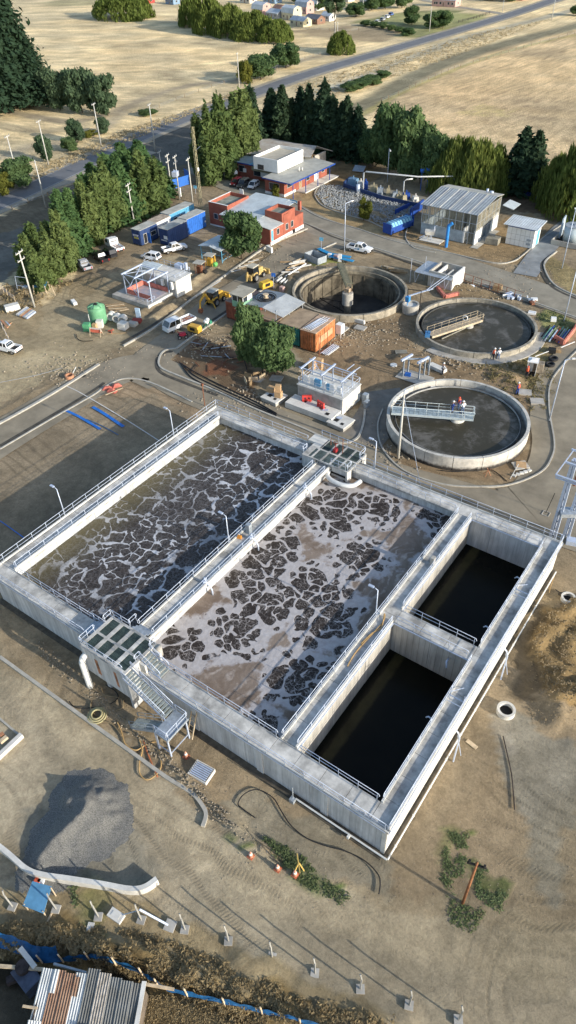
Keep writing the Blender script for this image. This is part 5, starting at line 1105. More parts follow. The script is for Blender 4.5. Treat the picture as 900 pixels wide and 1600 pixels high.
part('control_panel', MB().bb(-49.6,73.6,3.0,-48.5,74.0,4.0).bb(-47.4,73.6,2.9,-47.0,73.9,3.9), mat('blue_panel_cover',(.16,.40,.62),.5), cs, label='blue covered panel')
for x in (-51.6,-48.1,-44.8):
    for y in (73.7,76.4): part('frame_post', MB().bar((x,y,2.7),(x,y,5.2),.13), M_GALV, cs)
    part('frame_beam', MB().bar((x,73.2,5.25),(x,77.0,5.25),.24,.16), M_GALV, cs)
for y in (73.7,76.4): part('frame_beam', MB().bar((-52.2,y,5.1),(-44.2,y,5.1),.12), M_GALV, cs)
part('frame_brace', MB().bar((-51.6,76.4,5.1),(-48.1,73.7,5.1),.06), M_GALV, cs)
part('bracket', MB().bar((-45.9,76.6,5.2),(-45.3,77.6,5.8),.1), M_GALV, cs); part('bracket', MB().bar((-44.9,76.2,5.2),(-44.2,77.4,5.8),.1), M_GALV, cs)
part('transformer', MB().box((-43.2,77.6,.8),(.7,.7,1.6)).box((-42.6,76.9,.5),(.5,.9,1.0)), M_GALV_D, cs)
for k, (x, y, lb) in enumerate(((-43.3,71.0,'low concrete chamber with two square openings at the right foot of the platform'),(-54.9,71.0,'low concrete chamber with cardboard boxes on it left of the platform'))):
    t = thing('valve_chamber', lb, 'chamber', (x,y,0), math.radians(-4), 'low valve chambers'); part('body', MB().bb(-1.4,-1.3,0,1.4,1.3,.55), M_CONC, t); part('lid', MB().bb(-1.5,-1.4,.55,1.5,1.4,.7), M_CONC_W, t); part('opening', MB().bb(-.9,-.6,.7,-.2,.1,.712).bb(.4,-.8,.7,.9,-.3,.712), M_DARK, t); part('cover', MB().box((-.5,.4,.76),(.8,.5,.05),.3), M_GALV, t)
for x, y, lb in ((-49.9,72.3,'leaning left over a hatch'),(-47.3,72.0,'standing by the middle hatch')):
    t = thing('plastic_barrier', 'red plastic barrier with round holes %s' % lb, 'barrier', (x,y,.9), math.radians(35 if x < -49 else -15), 'red plastic barriers'); mr = mat('barrier_red',(.60,.06,.05),.5)
    part('panel', MB().bb(-.7,-.12,0,-.42,.12,.95).bb(.42,-.12,0,.7,.12,.95).bb(-.12,-.12,0,.12,.12,.95).bb(-.42,-.12,0,-.12,.12,.3).bb(.12,-.12,0,.42,.12,.3).bb(-.42,-.12,.65,-.12,.12,.95).bb(.12,-.12,.65,.42,.12,.95), mr, t); part('foot', MB().bb(-.6,-.3,-.02,-.4,.3,.08).bb(.4,-.3,-.02,.6,.3,.08), mr, t)
for k, (x, y, w_, h_) in enumerate(((-55.9,71.7,1.1,.8),(-54.2,71.2,1.0,.9),(-54.3,71.3,.8,1.0))):
    solo('cardboard_box', MB().box((x,y,.7+h_/2+(.9 if k==2 else 0)),(w_,w_*.8,h_),.2*k), mat('cardboard',(.50,.33,.18),.9,.15,1.5), ('wide cardboard box at the left end of the low chamber','lower box of the cardboard stack on the low chamber','upper box of the cardboard stack on the low chamber')[k], 'box', 'cardboard boxes on the low chamber')
for k, (px_, py_, lb) in enumerate(((488,578,'by the tree'),(499,577,'nearer the frame'))): solo('cardboard_box', MB().box((*hexo(px_,py_)[:2],.9),(1.0,.9,1.8),.2), mat('cardboard',(.5,.33,.18)), 'tall upright cardboard box %s behind the control platform' % lb, 'box')
# carport, dumpster, poles and rock basin
cp = thing('pipe_carport', 'light blue pipe shelter with a white sheet roof beside the leafy tree', 'shelter')
for x, y in ((-98.2,105.2),(-93.2,105.6),(-98.2,110.6),(-93.2,110.8),(-95.7,105.4)): part('post', MB().bar((x,y,0),(x,y,2.8),.12), M_CYAN, cp)
part('rail', MB().bar((-98.2,105.2,1.4),(-93.2,105.6,1.4),.06).bar((-93.2,105.6,.5),(-93.2,110.8,.5),.06).bar((-93.2,105.6,1.6),(-93.2,110.8,1.6),.06).bar((-93.2,105.6,.1),(-93.2,110.8,2.6),.05), M_CYAN, cp)
part('roof', MB().quad((-98.6,104.8,2.75),(-95.8,104.8,3.2),(-95.8,111.2,3.2),(-98.6,111.2,2.75),.08), M_ROOFW, cp); part('roof', MB().quad((-95.78,104.8,3.2),(-92.8,104.8,2.75),(-92.8,111.2,2.75),(-95.78,111.2,3.2),.08), M_ROOFW, cp)
db = thing('skip_container', 'blue skip with a ribbed rounded cover beside the rock basin', 'skip', hexo(622,360), math.radians(77))
part('body', MB().prism([(-3.2,.4),(3.2,.4),(3.5,1.7),(-3.5,1.7)],-1.1,1.1,'y'), M_BLUE, db); part('cover', MB().prism([(-1.15,1.7),(1.15,1.7),(.6,2.4),(-.6,2.4)],-3.2,3.2,'x'), mat('pale_cover',(.20,.45,.62),.5), db)
for k in range(8): part('cover_rib', MB().prism([(-1.2,1.7),(1.2,1.7),(.64,2.46),(-.64,2.46)],-3.1+k*.85,-3.0+k*.85,'x'), M_BLUE, db)
part('end_plate', MB().bb(-3.6,-1.2,.3,-3.45,1.2,2.3).bb(3.45,-1.2,.3,3.6,1.2,2.3), M_BLUE, db); part('skid', MB().bb(-3,-.8,0,3,-.6,.4).bb(-3,.6,0,3,.8,.4), M_DARK, db)
rb = thing('blower_station', 'blue walled machine bay with pumps and a tall white pipe beyond the rock slope', 'machine bay')
part('wall', MB().bar((-96.6,156.8,.7),(-84,154.2,.45),.25,.9).bar((-84,154.2,.45),(-72.2,154.0,.45),.25,.9).bar((-96.6,157.0,.7),(-97.4,161,.7),.3,1.4), M_NAVY, rb)
part('floor', MB().prism([(-96.4,157),(-84,154.4),(-73,154.4),(-73,160),(-97,161)],.0,.3), M_CONC_D, rb)
part('basin_wall', MB().bar((-73.5,154,1.0),(-73.0,147,1.0),.3,2.0).bar((-77.0,147.4,.5),(-76.4,153.0,.5),.25,1.0), M_BLUE, rb)
for k, (x, y, z, sx, sy, sz, m_) in enumerate(((-95.3,159.2,1,2.6,2.0,1.6,'cy'),(-92.8,158.6,.9,1.4,1.3,1.6,'w'),(-91,157.9,1.1,1.0,1.0,1.9,'b'),(-88.6,157.6,1,1.8,1.4,1.4,'y'),(-86.4,157,.9,1.6,1.5,1.4,'g'),(-84.4,157.3,1,1.0,1.2,1.6,'y'),(-82.2,157.3,.7,2.0,1.6,1.0,'g'),(-79.6,157.4,.8,1.8,1.2,1.3,'b'),(-77,157.0,.7,1.4,1.6,1.0,'w'),(-80.4,154.9,1.0,1.2,.8,1.6,'y'),(-78.8,154.8,1.0,1.2,.8,1.6,'y'))):
    mm = {'cy':mat('dull_blue',(.14,.25,.38),.6),'w':M_CONC_W,'b':M_BLUE,'y':mat('khaki_machine',(.34,.30,.20),.7),'g':M_GALV_D}[m_]
    part('pump_unit', MB().box((x,y,z),(sx,sy,sz),.1*k,.8).tube([(x,y,z+sz/2),(x,y,z+sz/2+.6)],.15,6).box((x+sx*.4,y-sy*.4,.5),(.5,.5,.6)), mm, rb)
part('tall_pipe', MB().tube([(-90.6,156.0,.3),(-90.6,156.0,4.6),(-90.0,156.1,4.9),(-77.6,158.9,4.9),(-70.8,163.4,4.9),(-70.6,163.4,0)],.17,8), M_PIPEW, rb, True)
part('vent_pipe', MB().tube([(-80.6,157.6,.8),(-80.6,157.6,3.8),(-80.1,157.8,4.2),(-78.8,158.4,4.4)],.15,7), M_PIPEW, rb, True)
part('tank_on_posts', MB().tube([(-79.9,164.5,4.4),(-77.9,165.2,4.9)],.5,10).bar((-79.6,164.6,0),(-79.6,164.6,4.2),.12).bar((-78.2,165.1,0),(-78.2,165.1,4.4),.12).box((-74.3,164,4.0),(1.3,.9,1.5)).bar((-74.6,164,0),(-74.6,164,3.4),.14), M_BLUE2, rb)
part('vertical_tank', MB().cyl((-91.6,155.3,0),.45,2.0,12), M_GALV, rb, True)
rk = MB(); rr = random.Random(5)
poly = [(p.x,p.y) for p in pxs([(500,290),(494,303),(508,322),(560,340),(600,352),(640,345),(652,325),(640,312),(600,303),(560,296),(530,290)])]
xs_, ys_ = [p[0] for p in poly], [p[1] for p in poly]; cnt = 0
while cnt < 3800:
    x, y = rr.uniform(min(xs_),max(xs_)), rr.uniform(min(ys_),max(ys_))
    if not inpoly(np.array([x]), np.array([y]), poly)[0]: continue
    s_ = rr.uniform(.09,.24); rk.box((x,y,s_*.4+rr.uniform(0,.1)),(s_*1.5,s_*1.1,s_),rr.uniform(0,3),rr.uniform(.4,.8)); cnt += 1
struct('white_rocks', rk, mat('pale_rock',(.33,.345,.35),.9,.25,1.5), kind='stuff')
solo('satellite_dish', MB().add([(0,0,0)]+[(.5*math.cos(a/12*2*PI),.3,.5*math.sin(a/12*2*PI)) for a in range(12)],[(0,1+i,1+(i+1)%12) for i in range(12)]).bar((0,0,0),(0,0,-1.2),.06), M_WHITE, 'white dish on a short post at the foot of the rock slope', 'dish', loc=(*hexo(559,308)[:2],1.3), rz=-.5)
bp_ = hexo(697,386); solo('blue_column', MB().tube([(0,0,0),(0,0,4.3)],.32,12).tube([(0,0,4.3),(.7,.2,4.9)],.33,10), mat('column_blue',(.03,.22,.60),.5,.15,1), 'tall blue pipe column in front of the mesh building', 'pipe', loc=bp_)
wt = thing('belt_conveyor', 'small grey machine with a tilted hopper on a slab before the mesh building', 'machine', hexo(668,375))
part('hopper', MB().box((.2,.4,1.5),(1.6,1.2,.8),.4,1.3), M_CONC_W, wt); part('leg', MB().bar((-.4,0,0),(0,.2,1.2),.1).bar((.8,.2,0),(.5,.4,1.2),.1).bar((0,1,0),(.2,.8,1.2),.1), M_GALV, wt); part('arm', MB().bar((-.6,-.4,1.0),(-1.6,-.6,.4),.2).tube([(.8,1.0,1.4),(.8,1.2,2.6),(1.2,1.3,2.8)],.1,6), M_GALV, wt); part('base_slab', MB().bb(-1.5,-1,0,3.2,1.4,.12), M_CONC_W, wt)
# tank farm at the right edge
ta = thing('chemical_tank', 'squat pale blue tank in a low concrete bund at the right edge', 'tank', hexo(893,378)); part('shell', MB().cyl((0,0,.3),1.9,3.0,28), mat('pale_tank',(.46,.54,.58),.5,.1,.6), ta, True); part('lid', MB().cyl((0,0,3.3),1.95,.12,28).cyl((0,0,3.42),.4,.25,12), M_GALV_D, ta)
part('bund_wall', MB().bb(-3.2,-3.4,0,-3.0,3,1.0).bb(-3.0,-3.4,0,6,-3.2,1.0).bb(-3.0,2.8,0,6,3,1.0), M_CONC, ta); part('bund_floor', MB().bb(-3,-3.2,0,6,2.8,.08), M_DARK, ta)
solo('upright_board', MB().box((0,0,1.9),(.35,3.6,3.8),.12,.7), mat('bluish_board',(.42,.50,.58),.6,.15,.8), 'tall pale board standing beside the squat tank', 'board', loc=hexo(876,368))
# ---------------------------------------------------------------- trees
def leafmat(name, a, b2, rough=.8):
    m = bpy.data.materials.new(name); m.use_nodes = True; nt = m.node_tree; L = nt.links; b = nt.nodes['Principled BSDF']; b.inputs['Roughness'].default_value = rough; b.inputs['Specular IOR Level'].default_value = .2
    g = nd(nt, 'ShaderNodeNewGeometry'); oi = nd(nt, 'ShaderNodeObjectInfo'); n = nd(nt, 'ShaderNodeTexNoise'); n.inputs['Scale'].default_value = .55; n.inputs['Detail'].default_value = 6; n.inputs['Roughness'].default_value = .8; L.new(g.outputs['Position'], n.inputs[0])
    f = mth('ADD', mth('MULTIPLY', n.outputs['Fac'], 1.1, nt=nt), mth('MULTIPLY_ADD', oi.outputs['Random'], .5, -.35, nt=nt), clamp=True, nt=nt)
    mx = nd(nt, 'ShaderNodeMix'); mx.data_type = 'RGBA'; s_ = [x for x in mx.inputs if x.type == 'RGBA']; s_[0].default_value = (*a,1); s_[1].default_value = (*b2,1); L.new(f, mx.inputs['Factor']); c = [x for x in mx.outputs if x.type == 'RGBA'][0]
    L.new(c, b.inputs['Base Color'])
    tr = nd(nt, 'ShaderNodeBsdfTranslucent'); L.new(c, tr.inputs['Color']); ms_ = nd(nt, 'ShaderNodeMixShader'); ms_.inputs[0].default_value = .38
    L.new(b.outputs[0], ms_.inputs[1]); L.new(tr.outputs[0], ms_.inputs[2]); L.new(ms_.outputs[0], nt.nodes['Material Output'].inputs[0]); return m
LM = {'conifer': leafmat('conifer_needles',(.05,.11,.04),(.13,.21,.075)), 'dark': leafmat('dark_conifer_needles',(.022,.052,.03),(.06,.095,.045)), 'olive': leafmat('olive_cypress',(.07,.115,.035),(.165,.21,.07)),
      'broad': leafmat('broad_leaves',(.055,.105,.04),(.14,.205,.08)), 'willow': leafmat('willow_leaves',(.08,.125,.025),(.21,.24,.06)), 'euca': leafmat('bluish_leaves',(.055,.10,.05),(.13,.185,.10)),
      'yellow': leafmat('yellowish_leaves',(.09,.11,.02),(.22,.21,.04)), 'bare': leafmat('bare_twigs',(.09,.07,.05),(.17,.14,.11))}
M_BARK = mat('bark', (.13,.10,.075), .95, .3, 3)
def leaf_mesh(name, C_, N_, size, asp, m, seed, droop=False, zf=1.0):
    """many small leaf faces: centres C_, outward directions N_"""
    rg = np.random.default_rng(seed); n = len(C_)
    nn = N_+rg.normal(0,.55,(n,3)); nn /= np.linalg.norm(nn,axis=1)[:,None]+1e-9
    t = rg.normal(0,1,(n,3)); 
    if droop: t = np.tile([0,0,1.0],(n,1))+rg.normal(0,.18,(n,3))
    a = np.cross(nn,t); a /= np.linalg.norm(a,axis=1)[:,None]+1e-9; b = np.cross(a,nn) if not droop else t/np.linalg.norm(t,axis=1)[:,None]
    s = size*rg.uniform(.6,1.4,(n,1)); a = a*s; b = b*s*asp
    a[:,2] *= zf; b[:,2] *= zf
    V = np.stack([C_-a*.5-b, C_+a*.5-b*.2, C_+b, C_-a*.6+b*.1],1).reshape(-1,3)
    me = bpy.data.meshes.new(name); me.vertices.add(len(V)); me.vertices.foreach_set('co', V.ravel().astype(np.float32))
    me.loops.add(n*4); me.loops.foreach_set('vertex_index', np.arange(n*4,dtype=np.int32)); me.polygons.add(n); me.polygons.foreach_set('loop_start', np.arange(0,n*4,4,dtype=np.int32)); me.polygons.foreach_set('loop_total', np.full(n,4,np.int32)); me.update(); me.materials.append(m); return me
def crown(kind, seed, m, dense=1, size=.13):
    """unit crown: radius 1, from z 0 to 1"""
    rg = np.random.default_rng(seed); C_ = []; N_ = []
    if kind in ('conifer','dark'):
        for k in range(70*dense):
            h = .04+.92*(k/(70*dense))**.9; R_ = (1-h)**.7*(.72+.28*rg.random())+.04; nb = 9 if h < .7 else 6
            for j in range(nb):
                if rg.random() < .14: continue
                a = rg.uniform(0,2*PI); rr = R_*rg.uniform(.5,1.25); q = int(6+14*rr)
                t = rg.uniform(.25,1,q); w_ = .10*rr+.02
                x = rr*t; C_.append(np.stack([x*math.cos(a)+rg.normal(0,w_,q)*-math.sin(a), x*math.sin(a)+rg.normal(0,w_,q)*math.cos(a), h+.03-.05*t*rr+rg.normal(0,.008,q)],1))
                N_.append(np.tile([math.cos(a)*.6,math.sin(a)*.6,.7],(q,1)))
        C_.append(np.stack([rg.normal(0,.03,14),rg.normal(0,.03,14),rg.uniform(.9,1.02,14)],1)); N_.append(np.tile([0,0,1.0],(14,1)))
        return leaf_mesh('crown', np.concatenate(C_), np.concatenate(N_), size, 1.1, m, seed, zf=.3)
    if kind in ('broad','euca','yellow','bare','olive'):
        nl = {'broad':26,'euca':20,'yellow':18,'bare':14,'olive':30}[kind]; lob = []
        for k in range(nl):
            if kind == 'olive': h = rg.uniform(.06,.9); R_ = .86*(1-h**1.7)**.8; a = rg.uniform(0,2*PI); r = R_*rg.uniform(.35,1); lob.append((r*math.cos(a),r*math.sin(a),h,rg.uniform(.20,.30)*(1.2-h*.7),rg.uniform(.13,.2)))
            else:
                h = rg.uniform(.14,.86); R_ = math.sqrt(max(0,1-((h-.45)/.6)**2)); a = rg.uniform(0,2*PI); r = .74*R_*math.sqrt(rg.uniform(.1,1)); lob.append((r*math.cos(a),r*math.sin(a),h,rg.uniform(.24,.40),rg.uniform(.11,.19)))
        if kind == 'olive': lob.append((0,0,.9,.14,.12))
        for (x,y,z,r,rz_) in lob:
            q = int({'broad':340,'euca':260,'yellow':240,'bare':120,'olive':300}[kind]*(r/.3)**1.3); d = rg.normal(0,1,(q,3)); d /= np.linalg.norm(d,axis=1)[:,None]; rad = rg.uniform(.55,1.08,(q,1))**.6
            C_.append(np.array([x,y,z])+d*rad*np.array([r,r,rz_])*(1+.18*rg.normal(0,1,(q,1)))); N_.append(d+np.array([0,0,.25]))
        C_ = np.concatenate(C_); C_[:,2] = np.maximum(C_[:,2], .03)
        return leaf_mesh('crown', C_, np.concatenate(N_), .075 if kind != 'olive' else .10, 1.3 if kind != 'bare' else 1, m, seed, zf=.3 if kind == 'olive' else .6)
    if kind == 'willow':
        for k in range(330):
            a = rg.uniform(0,2*PI); r = math.sqrt(rg.uniform(0,1)); x, y = r*math.cos(a)*(1+.12*math.sin(5*a)), r*math.sin(a); top = math.sqrt(max(.02,1-r*r*.93))*(.88+.12*math.sin(3*a+4*r))
            ln = rg.uniform(.25,.6)*(.4+.7*r); bot = max(.02, top-ln); q = 24; z = top-(top-bot)*rg.random(q)
            C_.append(np.stack([x+rg.normal(0,.045,q)+.03*(top-z)*math.cos(a)*3, y+rg.normal(0,.045,q)+.03*(top-z)*math.sin(a)*3, z],1)); N_.append(np.tile([math.cos(a)*.8*r,math.sin(a)*.8*r,.5],(q,1)))
        return leaf_mesh('crown', np.concatenate(C_), np.concatenate(N_), .042, 1.7, m, seed, True, .75)
CROWN = {k: [crown(k, 10*i+s_, LM[k]) for s_ in range(3 if k in ('conifer','dark','olive','broad','willow') else 2)] for i, k in enumerate(('conifer','dark','olive','broad','willow','euca','yellow','bare'))}
CROWN['giant'] = [crown('dark', 77, LM['dark'], 4, .055)]; LOW_G = 0
tb = MB().tube([(0,0,-.02),(.01,.01,.35),(0,0,.72)],.055,7,.02)
for k in range(6): a = k*1.05; tb.tube([(0,0,.22+k*.06),(.25*math.cos(a),.25*math.sin(a),.42+k*.06),(.5*math.cos(a),.5*math.sin(a),.52+k*.05)],.018,5,.006)
TRUNK = tb.mesh('trunk', M_BARK, True)
tn = MB().tube([(0,0,-.02),(0,0,.95)],.06,7,.012); TRUNK2 = tn.mesh('trunk', M_BARK, True)
LOW = {'giant':0,'conifer':0,'dark':0,'olive':.0,'broad':.06,'willow':.0,'euca':.05,'yellow':.0,'bare':0}
rt = random.Random(3)
def tree(kind, bx, by, tx, ty, wpx, label, group=None, name=None, lift=None, bush=False, cat='tree'):
    p = P(bx,by); h = max(.8, HT((bx,by),(tx,ty))); d = math.sqrt(p.x**2+p.y**2+(CAM_Z-h*.5)**2); r = wpx*d/FPX/2*{'conifer':1.45,'dark':1.35,'olive':1.25}.get(kind,1.0)
    t = thing(name or {'giant':'pine_tree','conifer':'pine_tree','dark':'pine_tree','olive':'cypress_tree','broad':'broadleaf_tree','willow':'willow_tree','euca':'poplar_tree','yellow':'shrub','bare':'leafless_tree'}[kind], label, cat, (p.x,p.y,0), rt.uniform(0,6.28), group)
    t.rotation_euler = (rt.uniform(-.06,.06), rt.uniform(-.06,.06), rt.uniform(0,6.28)); lf = LOW[kind] if lift is None else lift
    c = obj('crown', rt.choice(CROWN[kind]), t, (0,0,h*lf)); c.scale = (r*rt.uniform(.88,1.1),r*rt.uniform(.85,1.15),h*(1-lf)*rt.uniform(.93,1.06))
    k = obj('trunk' if not bush else 'stem', TRUNK2 if kind in ('conifer','dark','olive') else TRUNK, t); k.scale = (max(r*.8,h*.16),max(r*.8,h*.16),h*(.9 if not lf else .9))
    return t
def row(kind_list, items, fmt, group, **kw):
    for i, it in enumerate(items):
        k = kind_list if isinstance(kind_list, str) else it[5] if len(it) > 5 else kind_list[i % len(kind_list)]
        tree(k, *it[:5], fmt % ORD[i], group, **kw)
row(None, [(52,440,50,372,36,'olive'),(62,425,64,352,36,'olive'),(86,418,85,345,34,'olive'),(106,398,105,298,32,'conifer'),(125,384,123,292,36,'conifer'),(144,368,142,276,38,'conifer'),(160,350,158,258,38,'conifer'),(180,334,179,243,40,'conifer'),(200,322,199,222,42,'conifer'),(222,316,221,213,44,'conifer'),(253,308,251,248,32,'conifer')],
    '%s tree from the left in the roadside row of conifers beyond the site yard', 'conifer row between road and yard')
row(None, [(70,452,68,385,38,'olive'),(90,440,88,362,40,'olive'),(108,420,106,334,40,'olive'),(124,396,121,316,38,'conifer'),(143,380,141,290,40,'olive'),(162,368,160,276,40,'olive'),(182,356,180,258,42,'olive'),(202,344,200,243,42,'conifer'),(224,334,223,236,42,'olive'),(246,324,245,248,36,'olive')],
    '%s tree from the left in the yard-side row of conifers that shades the parked cars', 'conifer row between road and yard')
row(None, [(316,276,314,188,36,'olive'),(335,284,332,172,42,'olive'),(345,252,345,162,36,'olive'),(356,276,353,160,42,'olive'),(368,238,366,150,36,'olive'),(377,264,373,154,40,'olive'),(392,250,389,150,36,'olive'),(399,238,396,132,34,'dark')],
    '%s tree from the left in the olive green clump by the gate mast', 'grove behind the two-storey office')
row('dark', [(424,226,423,142,32),(440,234,438,133,34),(456,230,455,152,30),(470,232,470,138,30),(485,236,484,134,36),(503,240,501,131,36),(519,243,518,150,32),(531,244,531,152,28),(545,248,545,153,32),(561,252,561,170,32),(592,238,592,165,28)],
    '%s from the left of the dark conifers in the grove behind the two-storey office', 'grove behind the two-storey office')
row('broad', [(582,262,580,205,44),(608,272,608,164,60),(636,280,634,160,62),(656,286,655,196,54),(678,292,676,208,48)], '%s from the left of the bushy trees between the dark conifers and the willows', 'bushy trees beyond the machine bay')
row('willow', [(703,300,700,206,60),(734,306,735,214,72),(764,300,760,222,58)], '%s from the left of the weeping willows behind the mesh clad building', 'willows behind the mesh clad building')
tree('dark',803,300,803,202,46,'taller left one of the two dark pines right of the willows','pine pair'); tree('dark',824,302,822,206,38,'slimmer right one of the two dark pines right of the willows','pine pair')
tree('willow',868,318,866,240,60,'dark weeping willow left of the biggest one at the right edge','willows at the right edge'); tree('willow',905,334,902,220,96,'biggest weeping willow cut by the right edge of the view','willows at the right edge')
tree('giant',18,170,12,-75,120,'huge dark pine towering at the upper left corner'); tree('giant',46,150,42,20,80,'smaller dark pine leaning out beside the huge corner pine')
tree('bare',50,166,54,112,44,'grey leafless thicket tree under the huge corner pine',name='leafless_tree')
row('euca', [(76,168,75,110,32),(95,172,93,108,34),(112,173,112,106,32),(129,176,128,105,36),(149,177,147,108,38),(169,180,165,112,38)], '%s from the left of the poplars standing together in the upper left field', 'poplars in the upper left')
tree('euca',163,209,162,182,24,'small bluish tree by the road pole beneath the poplars'); tree('euca',122,222,121,186,24,'young green tree left of the roadside pole'); tree('broad',110,236,110,212,26,'round green shrub below the young roadside tree',bush=True,cat='shrub'); tree('euca',74,252,72,214,26,'bluish young tree beside the left road pole')
tree('broad',36,288,38,244,54,'wide green tree at the left edge beside the road'); tree('yellow',8,302,8,268,34,'yellowish shrub at the left edge by the road',bush=True,cat='shrub'); tree('yellow',142,213,141,203,20,'low dry shrub on the road verge between two poles',bush=True,cat='shrub'); tree('broad',231,180,231,170,26,'low green shrub beside the upper roadside pole',bush=True,cat='shrub')
tree('willow',193,28,193,-22,74,'big drooping willow alone in the upper left field'); row('willow', [(302,40,300,-14,42),(330,50,328,-8,52),(362,54,360,2,52),(398,60,396,16,58),(430,64,428,28,50)], '%s from the left of the broad willows by the village edge', 'willows by the village')
tree('yellow',384,130,382,94,26,'yellow green shrub left of the round roadside trees'); tree('broad',408,124,408,84,50,'bushy tree at the road between the yellow shrub and the round tree'); tree('broad',447,106,447,66,42,'round green tree leaning over the roadside fence')
tree('willow',533,82,533,46,42,'round tree alone beside the double poles of the upper road'); tree('euca',523,48,522,-14,34,'tall tree with a bare lower trunk near the village',lift=.45)
row('broad', [(549,142,549,128,30),(565,137,565,123,30),(581,131,581,117,30),(598,123,598,110,24)], '%s from the left of the low bushes in a line across the road verge', 'line of bushes on the verge', bush=True, cat='shrub')
row('broad', [(643,38,643,10,24),(675,44,675,20,26),(692,44,692,17,26)], '%s from the left of the small trees in the grassy lot by the village', 'trees in the grassy lot')
row('broad', [(572,40,572,31,14),(585,42,585,33,14),(598,44,598,35,14),(611,47,611,38,14),(624,50,624,41,15),(638,56,638,44,18)], '%s from the left of the clipped bushes along the grassy lot', 'clipped bushes by the lot', bush=True, cat='shrub')
row('broad', [(556,26,556,2,26),(580,16,580,-8,24),(602,14,602,-14,22),(628,12,628,-16,26),(470,6,470,-22,26),(500,16,500,-6,20),(770,0,770,-24,26),(800,2,800,-16,22),(900,24,902,8,18)], '%s from the left of the trees scattered among the village houses', 'trees in the village')
tree('broad',378,404,376,334,70,'feathery green tree hiding the corner of the low red office',lift=.1)
tree('broad',393,572,388,478,54,'left and taller crown of the green trees below the container workshop'); tree('broad',430,586,430,508,58,'right and wider crown of the green trees below the container workshop'); tree('broad',410,582,408,505,44,'middle crown of the green trees below the container workshop')
tree('yellow',568,344,567,308,24,'small tree planted on the rock slope'); tree('yellow',432,306,430,288,15,'small shrub at the corner of the two-storey office',bush=True,cat='shrub'); tree('euca',452,222,451,200,22,'pale young tree against the dark conifers')
# small weeds and tussocks as ground cover
gr = np.random.default_rng(4)
def cover(name, px, n, size, m, seed, thr=.45):
    poly = [(p.x,p.y) for p in pxs(px)]; q = np.array(poly); lo, hi = q.min(0), q.max(0); pts = gr.uniform(lo,hi,(n*3,2)); ok = inpoly(pts[:,0],pts[:,1],poly); pts = pts[ok]
    dn = fbm(pts[:,0]*.9,pts[:,1]*.9,seed,3); pts = pts[dn > thr][:n]
    C_ = np.repeat(np.concatenate([pts, zat(pts[:,0],pts[:,1])[:,None]],1),5,0); C_[:,:2] += gr.normal(0,size*.5,(len(C_),2)); C_[:,2] += gr.uniform(.0,size*.35,len(C_))
    N_ = np.tile([0,0,1.0],(len(C_),1)); me = leaf_mesh(name, C_, N_, size*.35, 1.4, m, seed); o = obj(name, me); o['kind'] = 'stuff'
GW = leafmat('weed_leaves',(.12,.155,.065),(.20,.25,.12)); GD = leafmat('dry_tussock_blades',(.25,.19,.10),(.47,.37,.21)); GF = leafmat('pale_straw',(.36,.29,.17),(.58,.48,.30))
cover('weeds', [(695,1300),(735,1300),(730,1345),(712,1400),(690,1390)], 240, .2, GW, 1, .36); cover('weeds', [(740,1340),(795,1390),(780,1425),(745,1400)], 170, .2, GW, 2, .36); cover('weeds', [(700,1400),(760,1425),(740,1455),(700,1440)], 120, .2, GW, 3, .36)
cover('weeds', [(405,1300),(470,1335),(505,1370),(545,1400),(535,1412),(470,1378),(430,1345)], 300, .22, GW, 4, .4); cover('weeds', [(105,1380),(150,1385),(165,1440),(120,1450)], 90, .22, GW, 5)
cover('dry_grass', [(0,1440),(100,1448),(220,1458),(330,1495),(480,1565),(620,1600),(560,1640),(240,1530),(100,1500),(0,1490)], 9000, .26, GD, 6, .34); cover('dry_grass', [(232,1560),(330,1560),(420,1600),(200,1620)], 4500, .24, GD, 7, .3)
cover('dry_grass', [(30,290),(200,222),(300,178),(380,148),(380,140),(300,170),(190,205),(60,262)], 1500, .7, GF, 8); cover('dry_grass', [(450,135),(620,88),(760,48),(860,30),(760,70),(640,112),(500,160)], 1500, .7, GF, 9)
cover('weeds', [(838,490),(880,485),(900,515),(870,530),(845,505)], 160, .4, GW, 10); cover('dry_grass', [(720,565),(800,560),(862,560),(866,640),(830,640),(760,590)], 500, .4, leafmat('straw_weeds',(.12,.12,.04),(.28,.23,.12)), 11)
cover('dry_grass', [(0,440),(40,452),(115,440),(60,480),(0,490)], 250, .6, GD, 12)
# ---------------------------------------------------------------- vehicles
def loft(mb, secs, caps=True):
    """secs: (x, z0, z1, half width low, half width high)"""
    n = len(secs); b = len(mb.v)
    for x, z0, z1, w0, w1 in secs: mb.v += [(x,-w0,z0),(x,w0,z0),(x,w0*.5+w1*.5,z0*.35+z1*.65),(x,w1,z1),(x,-w1,z1),(x,-w0*.5-w1*.5,z0*.35+z1*.65)]
    for i in range(n-1):
        for k in range(6): mb.f.append((b+i*6+k,b+(i+1)*6+k,b+(i+1)*6+(k+1)%6,b+i*6+(k+1)%6))
    mb.f.append(tuple(b+k for k in range(6))); mb.f.append(tuple(b+(n-1)*6+k for k in range(6))[::-1]); return mb
M_TYRE = mat('tyre', (.02,.02,.02), .85, .1); M_RIM = mat('wheel_rim', (.45,.45,.45), .35, .1, metal=.6); M_CARG = mat('car_glass', (.015,.02,.025), .08, .1, spec=.8)
M_LAMP = mat('headlamp_lens', (.65,.66,.66), .15, .05, spec=.8); M_TAIL = mat('tail_lamp', (.40,.02,.02), .3, .1); M_TRIM = mat('black_trim', (.03,.03,.03), .7, .1)
def paintm(name, c): return mat(name, c, .28, .05, .7, spec=.6)
WH = {}
